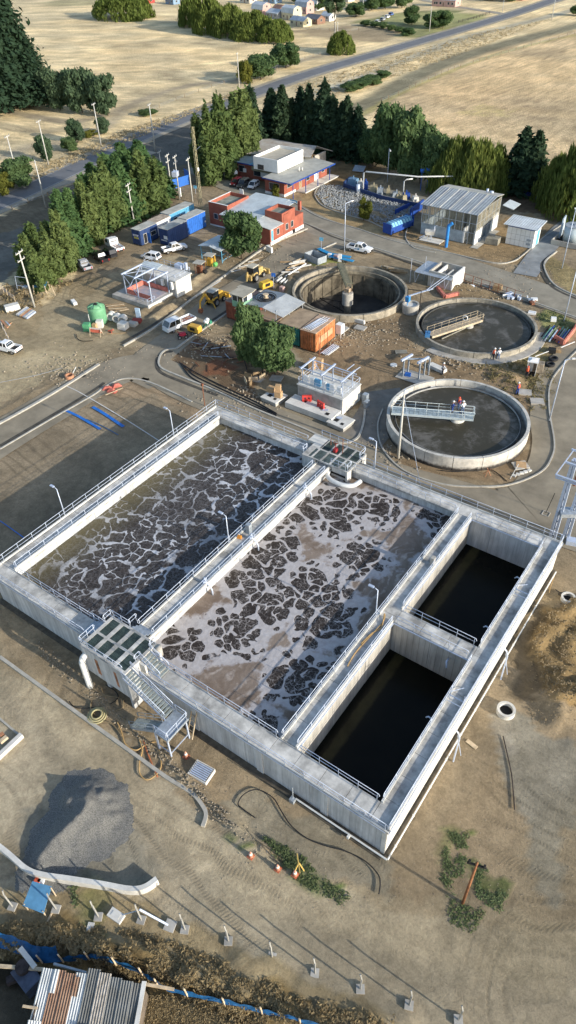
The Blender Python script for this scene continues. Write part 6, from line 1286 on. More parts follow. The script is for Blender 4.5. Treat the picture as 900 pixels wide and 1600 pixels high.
def wheel(t, x, y, r=.38, w=.25, rim=None, name='wheel'):
    k = (r, w)
    if k not in WH: WH[k] = (MB().tube([(0,-w/2,0),(0,-w/2+.04,0)],r*.93,18,r).tube([(0,-w/2+.04,0),(0,w/2-.04,0)],r,18).tube([(0,w/2-.04,0),(0,w/2,0)],r,18,r*.93).mesh('wheel', M_TYRE), MB().tube([(0,-w/2-.015,0),(0,w/2+.015,0)],r*.58,12).mesh('rim', rim or M_RIM))
    o = obj(name, WH[k][0], t, (x,y,r)); obj('rim', WH[k][1], o)
def lamps(t, xf, xr, y, z, wd=.3):
    for s_ in (1,-1): part('headlight', MB().box((xf,s_*y,z),(.12,wd,.17)), M_LAMP, t); part('tail_light', MB().box((xr,s_*(y+.03),z+.05),(.1,.16,.36)), M_TAIL, t)
def cabin_glass(t, x0, x1, x2, x3, z0, z1, w0, w1, m):
    """greenhouse from x0 (rear base) x1 (rear top) x2 (front top) x3 (front base)"""
    g = MB(); g.add([(x0,-w0,z0),(x3,-w0,z0),(x3,w0,z0),(x0,w0,z0),(x1,-w1,z1),(x2,-w1,z1),(x2,w1,z1),(x1,w1,z1)],[(0,3,2,1),(4,5,6,7),(0,1,5,4),(1,2,6,5),(2,3,7,6),(3,0,4,7)]); part('windows', g, M_CARG, t)
    r = MB().add([(x1-.06,-w1-.02,z1-.01),(x2+.06,-w1-.02,z1-.01),(x2+.06,w1+.02,z1-.01),(x1-.06,w1+.02,z1-.01),(x1+.08,-w1+.08,z1+.06),(x2-.08,-w1+.08,z1+.06),(x2-.08,w1-.08,z1+.06),(x1+.08,w1-.08,z1+.06)],[(0,3,2,1),(4,5,6,7),(0,1,5,4),(1,2,6,5),(2,3,7,6),(3,0,4,7)]); part('roof', r, m, t)
    pl = MB(); xm = (x1+x2)/2
    for s_ in (1,-1):
        for a, b in ((x0,x1),(x3,x2),(xm,xm)): pl.bar((a,s_*w0,z0),(b,s_*w1,z1),.09)
    part('window_pillars', pl, m, t)
def pickup(label, m, open_bed=True, logo=False, canopy=False, rack=False):
    t = thing('pickup_truck', label, 'pickup'); W_ = .92
    b = MB(); loft(b, [(-2.6,.5,1.02,W_-.06,W_-.05),(-2.5,.42,1.08,W_,W_-.03),(-.75,.42,1.08,W_,W_-.03)]) if False else None
    b = MB(); loft(b, [(-.85,.40,1.10,W_,W_-.05),(1.15,.40,1.12,W_,W_-.05),(1.9,.42,1.04,W_-.01,W_-.1),(2.5,.45,.95,W_-.05,W_-.16),(2.68,.5,.82,W_-.16,W_-.26)]); part('body', b, m, t)
    bd = MB(); bd.bb(-2.6,-W_,.62,-.86,-W_+.09,1.12).bb(-2.6,W_-.09,.62,-.86,W_,1.12).bb(-2.64,-W_+.03,.55,-2.56,W_-.03,1.12).bb(-2.55,-W_+.1,.55,-.86,W_-.1,.66); part('bed', bd, m, t)
    part('bed_liner', MB().bb(-2.54,-W_+.1,.665,-.87,W_-.1,.70), M_TRIM, t)
    cabin_glass(t,-.85,-.62,.55,1.25,1.10,1.68,W_-.1,W_-.24,m)
    part('bumper', MB().box((2.66,0,.52),(.16,1.6,.22)).box((-2.68,0,.52),(.12,1.5,.18)), M_TRIM, t); part('grille', MB().box((2.62,0,.74),(.14,.9,.2)), M_TRIM, t); lamps(t,2.58,-2.62,.66,.8)
    for x in (-1.75,1.72):
        for s_ in (1,-1): wheel(t,x,s_*.80)
    for s_ in (1,-1): part('mirror', MB().box((1.0,s_*1.02,1.18),(.12,.2,.16)), m, t)
    if logo: part('door_logo', MB().box((.1,-W_-.004,.82),(.34,.02,.34)).box((-.5,-W_-.004,.82),(.5,.02,.1)), mat('logo_blue',(.03,.25,.45),.5), t)
    if canopy: part('canopy', MB().box((-1.72,0,1.4),(1.7,1.6,.55),0,.9), m, t)
    if rack: part('roll_bar', MB().tube([(-.95,-.8,1.1),(-.95,-.7,1.6),(-.95,.7,1.6),(-.95,.8,1.1)],.04,6), M_GALV, t)
    return t
def car(label, m, L_=4.2, H=1.5, suv=False, cat='car'):
    t = thing('parked_car', label, cat); h = L_/2; W_ = .88; zb = .92 if not suv else 1.05; H = H+(.25 if suv else 0)
    part('body', loft(MB(), [(-h,.45,zb-.1,W_-.12,W_-.2),(-h+.25,.35,zb,W_,W_-.06),(.6,.35,zb+.02,W_,W_-.06),(h-.5,.38,zb-.1,W_-.03,W_-.14),(h,.45,zb-.3,W_-.14,W_-.24)]), m, t)
    cabin_glass(t,-h+.15,-h+.5,.35,1.15,zb,H,W_-.08,W_-.22,m); lamps(t,h-.08,-h+.06,.6,.68)
    part('bumper', MB().box((h-.02,0,.45),(.14,1.3,.2)).box((-h+.02,0,.45),(.14,1.3,.2)), M_TRIM, t)
    for x in (-h+.75,h-.8):
        for s_ in (1,-1): wheel(t,x,s_*.76,.33,.22)
    return t
def flatbed(label, L_=5.6, crew=True):
    m = paintm('van_white',(.74,.76,.77)); t = thing('flatbed_truck', label, 'truck')
    part('body', loft(MB(), [(.1,.5,1.15,.88,.88),(2.4,.5,1.15,.88,.86),(2.72,.5,1.05,.84,.8)]), m, t); cabin_glass(t,.1,.15,2.1,2.62,1.15,1.95,.87,.78,m)
    part('bed', MB().bb(-2.9,-.95,.75,0,.95,.88).bb(-2.9,-.98,.88,0,-.92,1.2).bb(-2.9,.92,.88,0,.98,1.2).bb(-2.95,-.95,.85,-2.88,.95,1.2), m, t); part('chassis', MB().bb(-2.8,-.4,.4,2.2,.4,.6), M_TRIM, t)
    part('rack', MB().bar((-.1,-.9,1.2),(-.1,-.9,1.9),.06).bar((-.1,.9,1.2),(-.1,.9,1.9),.06).bar((-.1,-.9,1.9),(-.1,.9,1.9),.06), M_WHITE, t); part('load', MB().bar((-2.9,.2,1.0),(-.2,.5,1.15),.1).bar((-2.7,-.4,1.0),(-.4,-.2,1.1),.14).bar((-2.6,.6,1.0),(-1,.0,1.2),.08), M_RUST, t)
    part('bumper', MB().box((2.72,0,.5),(.12,1.6,.25)), m, t); lamps(t,2.7,-2.93,.62,.75,.26)
    for x in (-1.8,1.7):
        for s_ in (1,-1): wheel(t,x,s_*.76,.34,.22)
    return t
PW = paintm('vehicle_white',(.78,.79,.80))
def put(t, a, b, s_=1.0):
    """stand a vehicle with its tail at pixel a and its nose at pixel b"""
    p, q = P(*a), P(*b); t.location = ((p.x+q.x)/2,(p.y+q.y)/2,.03); t.rotation_euler = (0,0,math.atan2(q.y-p.y,q.x-p.x)); t.scale = (s_,)*3; return t
put(pickup('white pickup with a blue round logo parked on the main road', PW, logo=True), (541,389), (583,397))
put(pickup('white pickup parked in front of the deep blue container', PW), (253,397), (293,388))
put(pickup('white pickup cut by the left edge, its dark bed towards the yard', PW, rack=True), (33,553), (-8,543))
put(pickup('silver grey pickup at the left end of the shaded car row', paintm('silver_grey',(.36,.38,.42)), rack=True), (142,428), (122,410))
put(pickup('black pickup parked between the silver one and the white truck', paintm('black_paint',(.018,.018,.02)), rack=True), (170,416), (147,398))
put(car('dark suv mostly hidden between the black pickup and the white truck', paintm('dark_suv_paint',(.02,.02,.025)), 4.3, suv=True), (184,408), (160,392))
wt2 = put(flatbed('white flatbed truck with lettered white box behind the cab'), (195,400), (165,380), 1.0)
bx_ = part('cargo_box', MB().bb(-.2,-.95,.9,1.0,.95,2.3), PW, wt2)
for k in range(5): part('lettering', MB().bb(-.225,-.62+k*.27,1.65,-.2,-.45+k*.27,1.95), M_TRIM, bx_)
put(flatbed('white crew cab truck with a loaded open bed standing on the dirt road'), (302,503), (258,522), 1.05)
put(car('dark red car at the left of three by the two-storey office', paintm('dark_red',(.12,.012,.02))), (378,283), (360,295))
put(car('dark grey suv in the middle of three by the two-storey office', paintm('graphite',(.06,.065,.07)), 4.5, suv=True), (391,285), (369,299))
put(car('white hatchback at the right of three by the two-storey office', PW, 4.0), (404,288), (388,299))
put(car('white car parked behind the frame of the pumping chamber', PW, 4.2), (252,408), (222,402))
solo('white_drum', MB().cyl((0,0,0),.5,.5,14).cyl((0,0,.5),.3,.3,12), M_WHITE, 'white round tank on the roof side of the dark red car', 'tank', loc=(*hexo(369,281)[:2],1.5))
# earth movers
M_YEL = mat('machine_yellow',(.62,.36,.05),.5,.18,1,spec=.4); M_YELD = mat('dusty_machine_yellow',(.50,.36,.14),.7,.2,1)
def digger(label, backarm, m, name='backhoe_loader'):
    t = thing(name, label, 'digger')
    part('chassis', MB().bb(-1.4,-.55,.7,2.0,.55,1.3).box((1.4,0,1.5),(1.5,.95,.7),0,.85), m, t); 
    c = part('cab', MB().bb(-1.3,-.75,1.0,.45,.75,1.5).bar((-1.25,-.7,1.5),(-1.2,-.65,2.7),.09).bar((-1.25,.7,1.5),(-1.2,.65,2.7),.09).bar((.4,-.7,1.5),(.3,-.65,2.7),.09).bar((.4,.7,1.5),(.3,.65,2.7),.09), M_TRIM, t)
    part('window', MB().add([(-1.22,-.68,1.5),(.36,-.68,1.5),(.36,.68,1.5),(-1.22,.68,1.5),(-1.17,-.63,2.68),(.27,-.63,2.68),(.27,.63,2.68),(-1.17,.63,2.68)],[(4,5,6,7),(0,1,5,4),(1,2,6,5),(2,3,7,6),(3,0,4,7)]), M_CARG, c); part('cab_roof', MB().box((-.45,0,2.76),(1.9,1.6,.14),0,.92), mat('beige_roof',(.45,.42,.34),.8,.15,1) if not backarm else M_ROOFG, t)
    for s_ in (1,-1): wheel(t,-.75,s_*.85,.75,.45); wheel(t,1.65,s_*.8,.48,.32); part('mudguard', MB().prism([(-1.5,1.3),(-1.3,1.65),(-.2,1.65),(0,1.3)],s_*.65-.2,s_*.65+.2,'y'), m, t); part('loader_arm', MB().bar((.6,s_*.5,1.5),(2.3,s_*.5,1.2),.14,.24).bar((2.3,s_*.5,1.2),(3.0,s_*.5,.6),.14,.22), m, t)
    part('front_bucket', MB().prism([(2.9,.2),(3.7,.15),(3.3,.35),(3.15,.9),(3.3,1.1),(2.95,1.05)],-1.15,1.15,'y'), m, t)
    if backarm:
        part('boom', MB().bar((-1.6,0,1.2),(-2.7,.1,3.0),.28,.4), m, t); part('dipper', MB().bar((-2.7,.1,3.0),(-4.2,.1,2.2),.24,.34).bar((-4.2,.1,2.2),(-4.4,.1,1.0),.2,.26), m, t); part('digging_bucket', MB().prism([(-4.7,.9),(-4.1,1.0),(-4.0,.4),(-4.4,.1),(-4.8,.3)],-.25,.35,'y'), M_RUST, t)
        part('stabiliser', MB().bar((-1.5,-.6,1.0),(-1.7,-1.3,.1),.14).bar((-1.5,.6,1.0),(-1.7,1.3,.1),.14), m, t)
    else: part('counterweight', MB().box((-1.7,0,1.0),(.5,1.2,.9)), M_YELD, t); part('rear_arm', MB().bar((-1.9,0,1.0),(-2.2,0,2.2),.2).bar((-2.2,0,2.2),(-2.5,0,.6),.2), M_YELD, t)
    return t
put(digger('yellow backhoe loader with a black cab and its arm stretched to the left', True, M_YEL), (322,485), (350,465), 1.0)
put(digger('dusty yellow wheel loader with a beige roof on the fresh concrete lane', False, M_YELD), (384,446), (412,428), 1.05)
def engine_box(label, px_, m, s_=1, rz=0, wheels=True, name='generator'):
    t = thing(name, label, 'generator', hexo(*px_), rz); t.scale = (s_,)*3
    part('housing', MB().prism([(-1.2,.5),(1.2,.5),(1.25,1.2),(1.0,1.6),(-1.0,1.6),(-1.25,1.2)],-.6,.6,'y'), m, t); part('vent_panel', MB().bb(-.6,-.63,.8,.5,-.6,1.35), M_DARK, t); part('tow_bar', MB().bar((1.2,0,.5),(2.1,0,.3),.08), M_TRIM, t); part('base', MB().bb(-1.1,-.5,.3,1.1,.5,.5), M_TRIM, t)
    if wheels: wheel(t,0,-.65,.3,.18); wheel(t,0,.65,.3,.18)
    return t
engine_box('yellow towable generator beside the red motor cart', (305,521), M_YEL, .95, .05); engine_box('yellow housing standing behind the green watch cabin', (416,452), mat('plain_yellow',(.66,.42,.05),.6), 1.0, 1.3, False)
rq = thing('motor_cart', 'small red motor cart with black wheels by the curved kerb', 'cart', hexo(286,528), .8); part('body', MB().box((0,0,.75),(1.2,.8,.5),0,.7).bar((-.5,0,.9),(-.8,0,1.3),.1), mat('cart_red',(.42,.02,.05),.5), rq)
for x in (-.55,.55): wheel(rq,x,.45,.32,.2); wheel(rq,x,-.45,.32,.2)
cm = thing('cement_mixer', 'small cement mixer with a white drum on a green frame', 'mixer', hexo(322,512), 1.0); part('drum', MB().tube([(0,0,.9),(.25,0,1.25)],.48,14,.45).tube([(.25,0,1.25),(.55,0,1.65)],.45,14,.25), M_WHITE, cm, True); part('frame', MB().bar((-.6,-.5,0),(0,-.5,1.1),.07).bar((.6,-.5,0),(0,-.5,1.1),.07).bar((-.6,.5,0),(0,.5,1.1),.07).bar((.6,.5,0),(0,.5,1.1),.07).box((.9,0,.9),(.4,.5,.5)), mat('mixer_green',(.05,.28,.17),.6), cm)
for k, (px_, py_, m_, lb) in enumerate(((313,428,M_RUST,'left of the two small machines with board roofs'),(329,416,M_YEL,'right of the two small machines with board roofs, bright yellow'))):
    t = thing('roller_machine', lb+' near the blue shelter', 'roller', hexo(px_,py_), .2); part('frame', MB().box((0,0,.9),(1.0,.9,1.4)).bar((.8,.5,.2),(.8,.5,2.1),.22 if k else .1).bar((-.7,.5,.2),(-.7,.5,2.3),.08).bar((-.7,-.6,.2),(-.7,-.6,2.3),.08).bar((.8,-.6,.2),(.8,-.6,2.3),.08), m_, t); part('canopy', MB().box((0,0,2.35),(2.0,1.9,.1)), mat('board_grey',(.42,.41,.36),.9), t); part('drum', MB().tube([(1.0,-.5,.45),(1.0,.5,.45)],.45,14), M_DARK if k == 0 else mat('green_drum',(.13,.40,.12),.6), t)
# ---------------------------------------------------------------- poles and lamps
M_POLE = mat('pale_concrete_pole', (.52,.51,.47), .85, .12, 1.5)
def pole(base, top, label, arms=2, name='utility_pole', m=None, h=None, group='utility poles', ins=True, extra=None):
    h = h or HT(base, top); t = thing(name, label, 'utility pole', hexo(*base), math.radians(20), group); m = m or M_POLE
    part('shaft', MB().tube([(0,0,0),(0,0,h)],.20,7,.11), m, t, True)
    for k in range(arms):
        a = part('crossarm', MB().box((0,.0,h-.25-1.3*k),(.14,2.2,.14)), m, t)
        if ins:
            for y in (-.95,0,.95): part('insulator', MB().cyl((0,y,h-.16-1.3*k),.07,.25,6), M_GALV_D, a)
    if extra: extra(t, h)
    return t
pole((54,480),(32,392),'tall pale pole with a double crossarm at the left edge of the yard',2)
pole((72,324),(53,250),'plain pale pole beside the road at the far left of the yard',0); pole((29,282),(9,212),'roadside pole nearest the left edge',1); pole((76,258),(61,188),'roadside pole by the bluish young tree',1)
pole((158,228),(150,161),'roadside pole just below the poplars',1); pole((243,236),(235,162),'roadside pole by the dark gravel strip',1); pole((210,350),(199,287),'pole with a crossarm standing among the yard-side conifers',2)
pole((253,270),(249,236),'leftmost pole of the four clustered at the gate',1); pole((269,306),(263,241),'pole with two crossarms second from the left at the gate',2)
def trafo(t, h): part('transformer', MB().box((0,-.7,h*.62),(1.2,1.6,1.1)).cyl((-.3,-.7,h*.62+.55),.08,.4,6).cyl((.3,-.7,h*.62+.55),.08,.4,6), M_GALV, t); part('meter_cabinet', MB().box((0,.45,1.6),(.5,.5,2.0)), M_WHITE, t)
pole((281,312),(275,243),'gate pole carrying a grey transformer and a white cabinet',2,extra=trafo); pole((301,316),(293,247),'rightmost pale pole of the cluster at the gate',1)
lt = thing('lattice_mast', 'slender yellowish lattice mast with a side lamp beside the gate', 'mast', hexo(314,326)); h = HT((314,326),(303,198))
for sx, sy in ((-.3,-.3),(.3,-.3),(.3,.3),(-.3,.3)): part('leg', MB().bar((sx,sy,0),(sx*.6,sy*.6,h),.07), mat('mast_yellow',(.46,.42,.26),.7), lt)
lc = MB()
for k in range(14): z = h*k/14; z2 = h*(k+1)/14; lc.bar((-.28,-.28,z),(.28,-.28,z2),.04).bar((.28,.28,z),(-.28,.28,z2),.04).bar((.28,-.28,z),(.28,.28,z2),.04)
part('lacing', lc, mat('mast_yellow',(.46,.42,.26)), lt); part('lamp_arm', MB().bar((0,0,h*.72),(1.4,.3,h*.78),.06), M_GALV, lt); part('box', MB().box((.3,0,h*.5),(.4,.4,.7)), M_WHITE, lt)
for b_, t_, lb in (((374,138),(374,82),'pole left of the yellow green shrub by the upper road'),((523,80),(523,34),'left one of the double poles by the round tree'),((527,82),(527,34),'right one of the double poles by the round tree'),((671,49),(673,10),'white pole in the grassy lot by the highway'),((785,18),(786,-12),'pole at the village junction'),((862,31),(867,-6),'pole at the top right beside the highway'),((567,22),(567,-16),'pole among the village houses')):
    pole(b_, t_, lb, 1, ins=False)
def street(base, top, arm, label, h=None):
    h = h or HT(base, top); a = P(arm[0], arm[1], h+.2); b = P(*base); t = thing('street_lamp', label, 'street lamp', (b.x,b.y,0), 0, 'yard street lamps'); d = Vector((a.x-b.x,a.y-b.y,.25))
    part('pole', MB().tube([(0,0,0),(0,0,h)],.11,7,.06), M_GALV, t, True); part('arm', MB().tube([(0,0,h),(d.x*.8,d.y*.8,h+.25)],.05,6), M_GALV, t); part('lamp_head', MB().bar((d.x*.75,d.y*.75,h+.26),(d.x*1.15,d.y*1.15,h+.28),.28,.12), M_WHITE, t); return t
street((538,394),(542,318),(551,314),'street lamp beside the white pickup on the main road'); street((858,658),(884,563),(897,561),'street lamp on the curved kerb near the guard booth'); street((605,285),(606,232),(610,236),'tall mast among the machines of the blue walled bay')
street((881,502),(903,410),(915,412),'thin white mast at the right beyond the pipe pile'); street((878,419),(896,330),(899,326),'thin white mast on the straw patch beside the squat tank')
bp2 = pole((622,716),(634,615),'leaning pale pole standing beside the nearest clarifier',0,group=None,h=10.4); part('guy_wire', MB().tube([(0,0,9.6),(3.6,-5.0,.1)],.03,4), M_GALV, bp2)
part('small_arm', MB().box((0,0,10.3),(.1,1.2,.1)), M_GALV, bp2)
solo('red_post', MB().tube([(0,0,0),(0,0,3.6)],.07,6).box((0,0,3.6),(.3,.3,.3)), M_RUST, 'thin red post by the far left corner of the basin', 'post', loc=hexo(320,634))
wb = thing('brown_pole', 'leaning-looking rust brown wooden pole on the weedy patch at the lower right', 'pole', hexo(723,1411)); part('shaft', MB().tube([(0,0,0),(0,0,7.3)],.12,8,.09), mat('creosoted_wood',(.30,.13,.06),.8,.3,3), wb, True); part('crossarm', MB().box((0,0,6.9),(1.3,.12,.14),.3), M_DARK, wb); part('insulator', MB().cyl((-.5,-.1,6.95),.09,.3,8).cyl((.5,.15,6.95),.09,.3,8), M_DARK, wb)
# substation gantry at the right edge
gt = thing('steel_gantry', 'big galvanised steel gantry with crossbars at the right edge beyond the basin corner', 'gantry')
g0 = P(858,842); c1, c2 = Vector((g0.x,g0.y,0)), Vector((g0.x+1.25,g0.y+.9,0))
for c_ in (c1, c2):
    for dx, dy in ((0,0),(.55,.1),(.1,.55)): part('column', MB().bar(c_+Vector((dx,dy,0)), c_+Vector((dx*.6,dy*.6,11.5)),.26), M_GALV, gt)
    lc = MB()
    for k in range(10): lc.bar(c_+Vector((0,0,1.1*k)), c_+Vector((.5,.1,1.1*k+1.1)),.07).bar(c_+Vector((.1,.5,1.1*k)), c_+Vector((.5,.1,1.1*k+1.1)),.06)
    part('lacing', lc, M_GALV_D, gt)
part('crossarm', MB().bar(P(868,742,11.3),P(925,762,11.3),.2).bar(P(868,746,11.0),P(925,766,11.0),.12), M_GALV, gt); part('crossarm', MB().bar(P(884,722,11.6),P(940,742,11.6),.2), M_GALV, gt); part('crossarm', MB().bar(P(893,702,12.0),P(950,722,12.0),.18), M_GALV, gt)
part('tie', MB().bar(P(868,742,11.3),P(896,704,12.0),.1), M_GALV, gt); part('platform', MB().box((c1.x+.9,c1.y+.5,4.2),(1.6,1.3,.5),.6), M_GALV_D, gt); part('insulator', MB().tube([(c1.x+.8,c1.y+.3,8.2),(c1.x+.8,c1.y+.3,9.4)],.16,8), M_RUST, gt)
solo('ground_frame', MB().ring((0,0,0),.5,.62,0,.08,4), M_CONC, 'small square frame with a thin rod on the dirt near the gantry', 'frame', loc=hexo(853,803), rz=.8); solo('survey_rod', MB().tube([(0,0,0),(.3,.3,3.0)],.04,5), M_DARK, 'thin dark rod standing in the small square frame', 'rod', loc=hexo(853,801))
solo('ground_frame', MB().ring((0,0,0),.35,.45,0,.06,4), M_CONC, 'small square frame set in the dirt right of the gantry', 'frame', loc=hexo(889,826), rz=.9); solo('grey_box', MB().box((0,0,.3),(1.3,.9,.6),.3), M_GALV, 'grey metal box lying beyond the basin corner', 'box', loc=hexo(893,849))
# gate
gg = thing('entrance_gate', 'blue sheet metal entrance gate with both leaves', 'gate', hexo(270,297), heading((270,297),(292,290))); part('leaf', MB().bb(0,-.05,.2,5.6,.05,2.4), M_BLUE2, gg); part('leaf', MB().bar((5.7,0,1.5),(6.6,3.4,1.5),.08,3.0), M_BLUE2, gg)
for x in (0,5.7): part('post', MB().bb(x-.1,-.1,0,x+.1,.1,3.0), M_BLUE, gg)
ss_ = thing('road_sign', 'round white and red road sign by the highway junction', 'sign', hexo(143,274), .7); part('post', MB().tube([(0,0,0),(0,0,2.4)],.05,6), M_WHITE, ss_); pl = part('plate', MB().tube([(0,-.06,2.7),(0,-.02,2.7)],.48,8), mat('sign_red',(.55,.05,.05),.5), ss_); part('disc', MB().tube([(0,-.08,2.7),(0,-.062,2.7)],.3,8), M_WHITE, pl)
for b_, c_, lb, h_ in (((502,392),M_CYAN,'pale blue sign on a post beside the blue sheets',2.4),((428,452),M_BLUE2,'deep blue sign on a post behind the yellow housing',2.8),((306,303),M_CYAN,'small pale blue sign on the verge by the gate',1.6),((262,300),M_WHITE,'small white notice post beside the pines at the gate',1.2)):
    t = thing('info_sign', lb, 'sign', hexo(*b_), .3); part('post', MB().tube([(0,0,0),(0,0,h_)],.04,5), M_GALV, t); part('plate', MB().box((0,0,h_),(.8,.06,.7)), c_, t)
t = thing('solar_panel', 'tilted grey panel on the grass behind the rock slope', 'panel', hexo(561,268), .2); part('panel', MB().quad((-1.5,-1,.3),(1.5,-1,.3),(1.5,1,1.2),(-1.5,1,1.2),.06), M_GALV_D, t); part('leg', MB().bar((-1.2,.8,0),(-1.2,.8,1.1),.08), M_GALV, t)
# ---------------------------------------------------------------- yard clutter
tk = thing('green_water_tank', 'big mint green ribbed water tank with a white-capped lid', 'tank', hexo(155,503)); MG = mat('tank_green',(.15,.36,.20),.55,.12,1)
part('shell', MB().tube([(0,0,0),(0,0,1.0),(0,0,2.4),(0,0,2.95)],1.5,26).tube([(0,0,2.95),(0,0,3.3)],1.5,26,.5), MG, tk, True)
for k in range(6): a = k*PI/3; part('lid_rib', MB().bar((1.4*math.cos(a),1.4*math.sin(a),3.02),(.45*math.cos(a),.45*math.sin(a),3.35),.14,.1), MG, tk)
part('lid', MB().cyl((0,0,3.3),.35,.12,14), M_DARK, tk); part('outlet', MB().tube([(-.6,-1.5,.5),(-.6,-1.5,1.9)],.08,6), M_WHITE, tk)
def blk(label, px_, d, m, rz=0, z=0, name='crate', cat='crate', group=None):
    p = hexo(*px_); return solo(name, MB().box((0,0,z+d[2]/2),d,0,.96), m, label, cat, group, loc=p, rz=rz)
blk('small green bin left of the green tank',(137,516),(1.2,1.0,1.3),mat('bin_green',(.10,.34,.17),.6),.5,0,'bin','bin'); blk('tan carton between the bin and the green tank',(149,514),(.7,.6,1.0),mat('cardboard',(.5,.33,.18)),.3,0,'carton','carton')
blk('grey plastic container in front of the green tank',(157,511),(1.1,1.0,1.3),M_CONC_W,.6,0,'container','container'); blk('pale stone block at the end of the concrete ring row',(193,513),(1.5,1.4,1.1),M_CONC_W,.2,0,'stone_block','block'); blk('darker flat stone block right of the pale block',(207,508),(1.7,1.3,.5),M_CONC,.2,0,'stone_block','block')
blk('white foam block lying alone above the green tank',(116,474),(1.7,.7,.5),M_WHITE,-.4,0,'foam_block','block'); blk('pale blue upright board beside the concrete rings',(217,498),(.9,.2,2.0),mat('light_blue_board',(.45,.58,.72),.6),.3,0,'board','board'); blk('dark red scrap by the pale blue board',(214,503),(1.6,1.2,.5),mat('scrap_red',(.30,.05,.04),.8),.5,0,'scrap','scrap')
for k, (a, b) in enumerate(((175,499),(184,502),(193,504))):
    t = thing('concrete_ring', ('left','middle','right')[k]+' one of three concrete rings lying by the green tank', 'concrete ring', (*hexo(a,b)[:2],.7), .45, 'concrete rings by the tank'); rg_ = MB().ring((0,0,-.55),.5,.68,0,1.2,20); o = part('ring', rg_, M_CONC_W, t); o.rotation_euler = (PI/2,0,0)
for k in range(6): solo('timber_plank', MB().box((0,0,.1+.05*(k%3)),(3.2,.22,.08)), M_TIMBL if k%2 else M_TIMB, ORD[k]+' plank from the back in the loose pile by the concrete rings', 'plank', 'planks by the chamber', loc=(hexo(178+k*2,476+k*2.2)[0],hexo(178+k*2,476+k*2.2)[1],0), rz=.7+.12*(k%3))
def trestle(label, px_, rz, w_=2.2, m=None, m2=None, name='barrier'):
    t = thing(name, label, 'barrier', hexo(*px_), rz); m = m or mat('barrier_orange_red',(.58,.14,.09),.6)
    for z in (1.25,.95): part('board', MB().bb(-w_/2,-.05,z-.12,w_/2,.05,z+.12), m2 or mat('barrier_white_edge',(.66,.58,.54),.6), t)
    part('infill', MB().bb(-w_/2+.1,-.07,.55,w_/2-.1,.07,1.08), m, t)
    for x in (-w_/2+.1,w_/2-.1): part('leg', MB().bar((x,-.5,0),(x,0,1.35),.08).bar((x,.5,0),(x,0,1.35),.08), M_TIMBL, t)
    return t
trestle('red and white trestle barrier in front of the green tank',(151,524),.35)
solo('red_trestle_piece', MB().bar((-.6,0,.1),(.5,.2,.5),.2).bar((-.3,.4,.1),(.6,-.3,.1),.15), mat('barrier_orange_red',(.58,.14,.09)), 'small broken red piece on the ground right of the trestle barrier', 'scrap', loc=hexo(173,519)); solo('wood_strip', MB().box((0,0,.05),(3.4,.12,.08)), M_TIMB, 'brown strip of wood below the concrete rings', 'plank', loc=hexo(183,521), rz=.7)
solo('black_hose', MB().tube(catmull([hexo(119,522,.05),hexo(121,529,.05),hexo(130,533,.05),hexo(145,532,.05)],6),.06,5), M_BLACK, 'short curved black hose in front of the green bin', 'hose')
# left edge stacks
blk('large grey wrapped block at the left edge of the yard',(20,484),(2.6,1.3,1.0),M_CONC_W,1.15,0,'wrapped_block','block')
for k in range(7): solo('plank_bundle', MB().bar(hexo(26+k*2.6,492+k*.9,.25),hexo(42+k*2.2,480+k*1.2,.25),.28,.3), (M_CONC_W,M_GALV,M_TIMBL,mat('orange_board',(.50,.24,.13),.8),M_GALV_D)[k%5], ORD[k]+' board from the left in the stack at the foot of the double-armed pole', 'board', 'boards by the left pole')
for k in range(5): solo('formwork_board', MB().bar(hexo(2+k*3,500+k,.3),hexo(12+k*1.5,512-k*2,.5),.3,.1), (mat('orange_board',(.5,.24,.13)),M_TIMB,M_GALV_D)[k%3], ORD[k]+' board of the jumbled heap cut by the left edge', 'board', 'jumbled boards at the left edge')
t = thing('blue_canopy_stand', 'small dark blue canopy on wooden legs under the left conifers', 'stand', hexo(68,458), .4); part('canopy', MB().quad((-1.3,-1,1.6),(1.3,-1,1.6),(1.0,1,2.3),(-1.0,1,2.3),.06), mat('dark_teal_sheet',(.05,.16,.24),.7), t)
for x, y in ((-1.3,-1),(1.3,-1),(1.0,1),(-1.0,1),(2.6,-.6)): part('leg', MB().bar((x*1.05,y*1.05,0),(x*.9,y*.9,1.9),.13), M_TIMBL, t)
t = thing('steel_trestle', 'thin pale trestle frame left of the blue canopy stand', 'trestle', hexo(38,455), .3); part('frame', MB().bar((-1.5,0,0),(-1.2,0,2.8),.07).bar((1.5,0,0),(1.2,0,2.8),.07).bar((-1.2,0,2.8),(1.2,0,2.8),.07).bar((-1.4,0,1),(1.4,0,1),.07), M_GALV, t); part('box', MB().box((.5,.2,.5),(1.1,.9,1.0)), M_GALV_D, t)
for (a, b, lb) in (((0,452),(24,472),'upper'),((0,505),(20,545),'lower')):
    t = thing('post_and_wire_fence', lb+' sagging post and wire fence at the left edge', 'fence'); A, B = P(*a), P(*b)
    for k in range(5): q = A.lerp(B,k/4); part('post', MB().bar((q.x,q.y,0),(q.x+.1,q.y,1.3),.09), M_TIMBL, t)
    part('wire', MB().bar((A.x,A.y,1.1),(B.x,B.y,1.1),.03).bar((A.x,A.y,.6),(B.x,B.y,.6),.03), M_GALV, t)
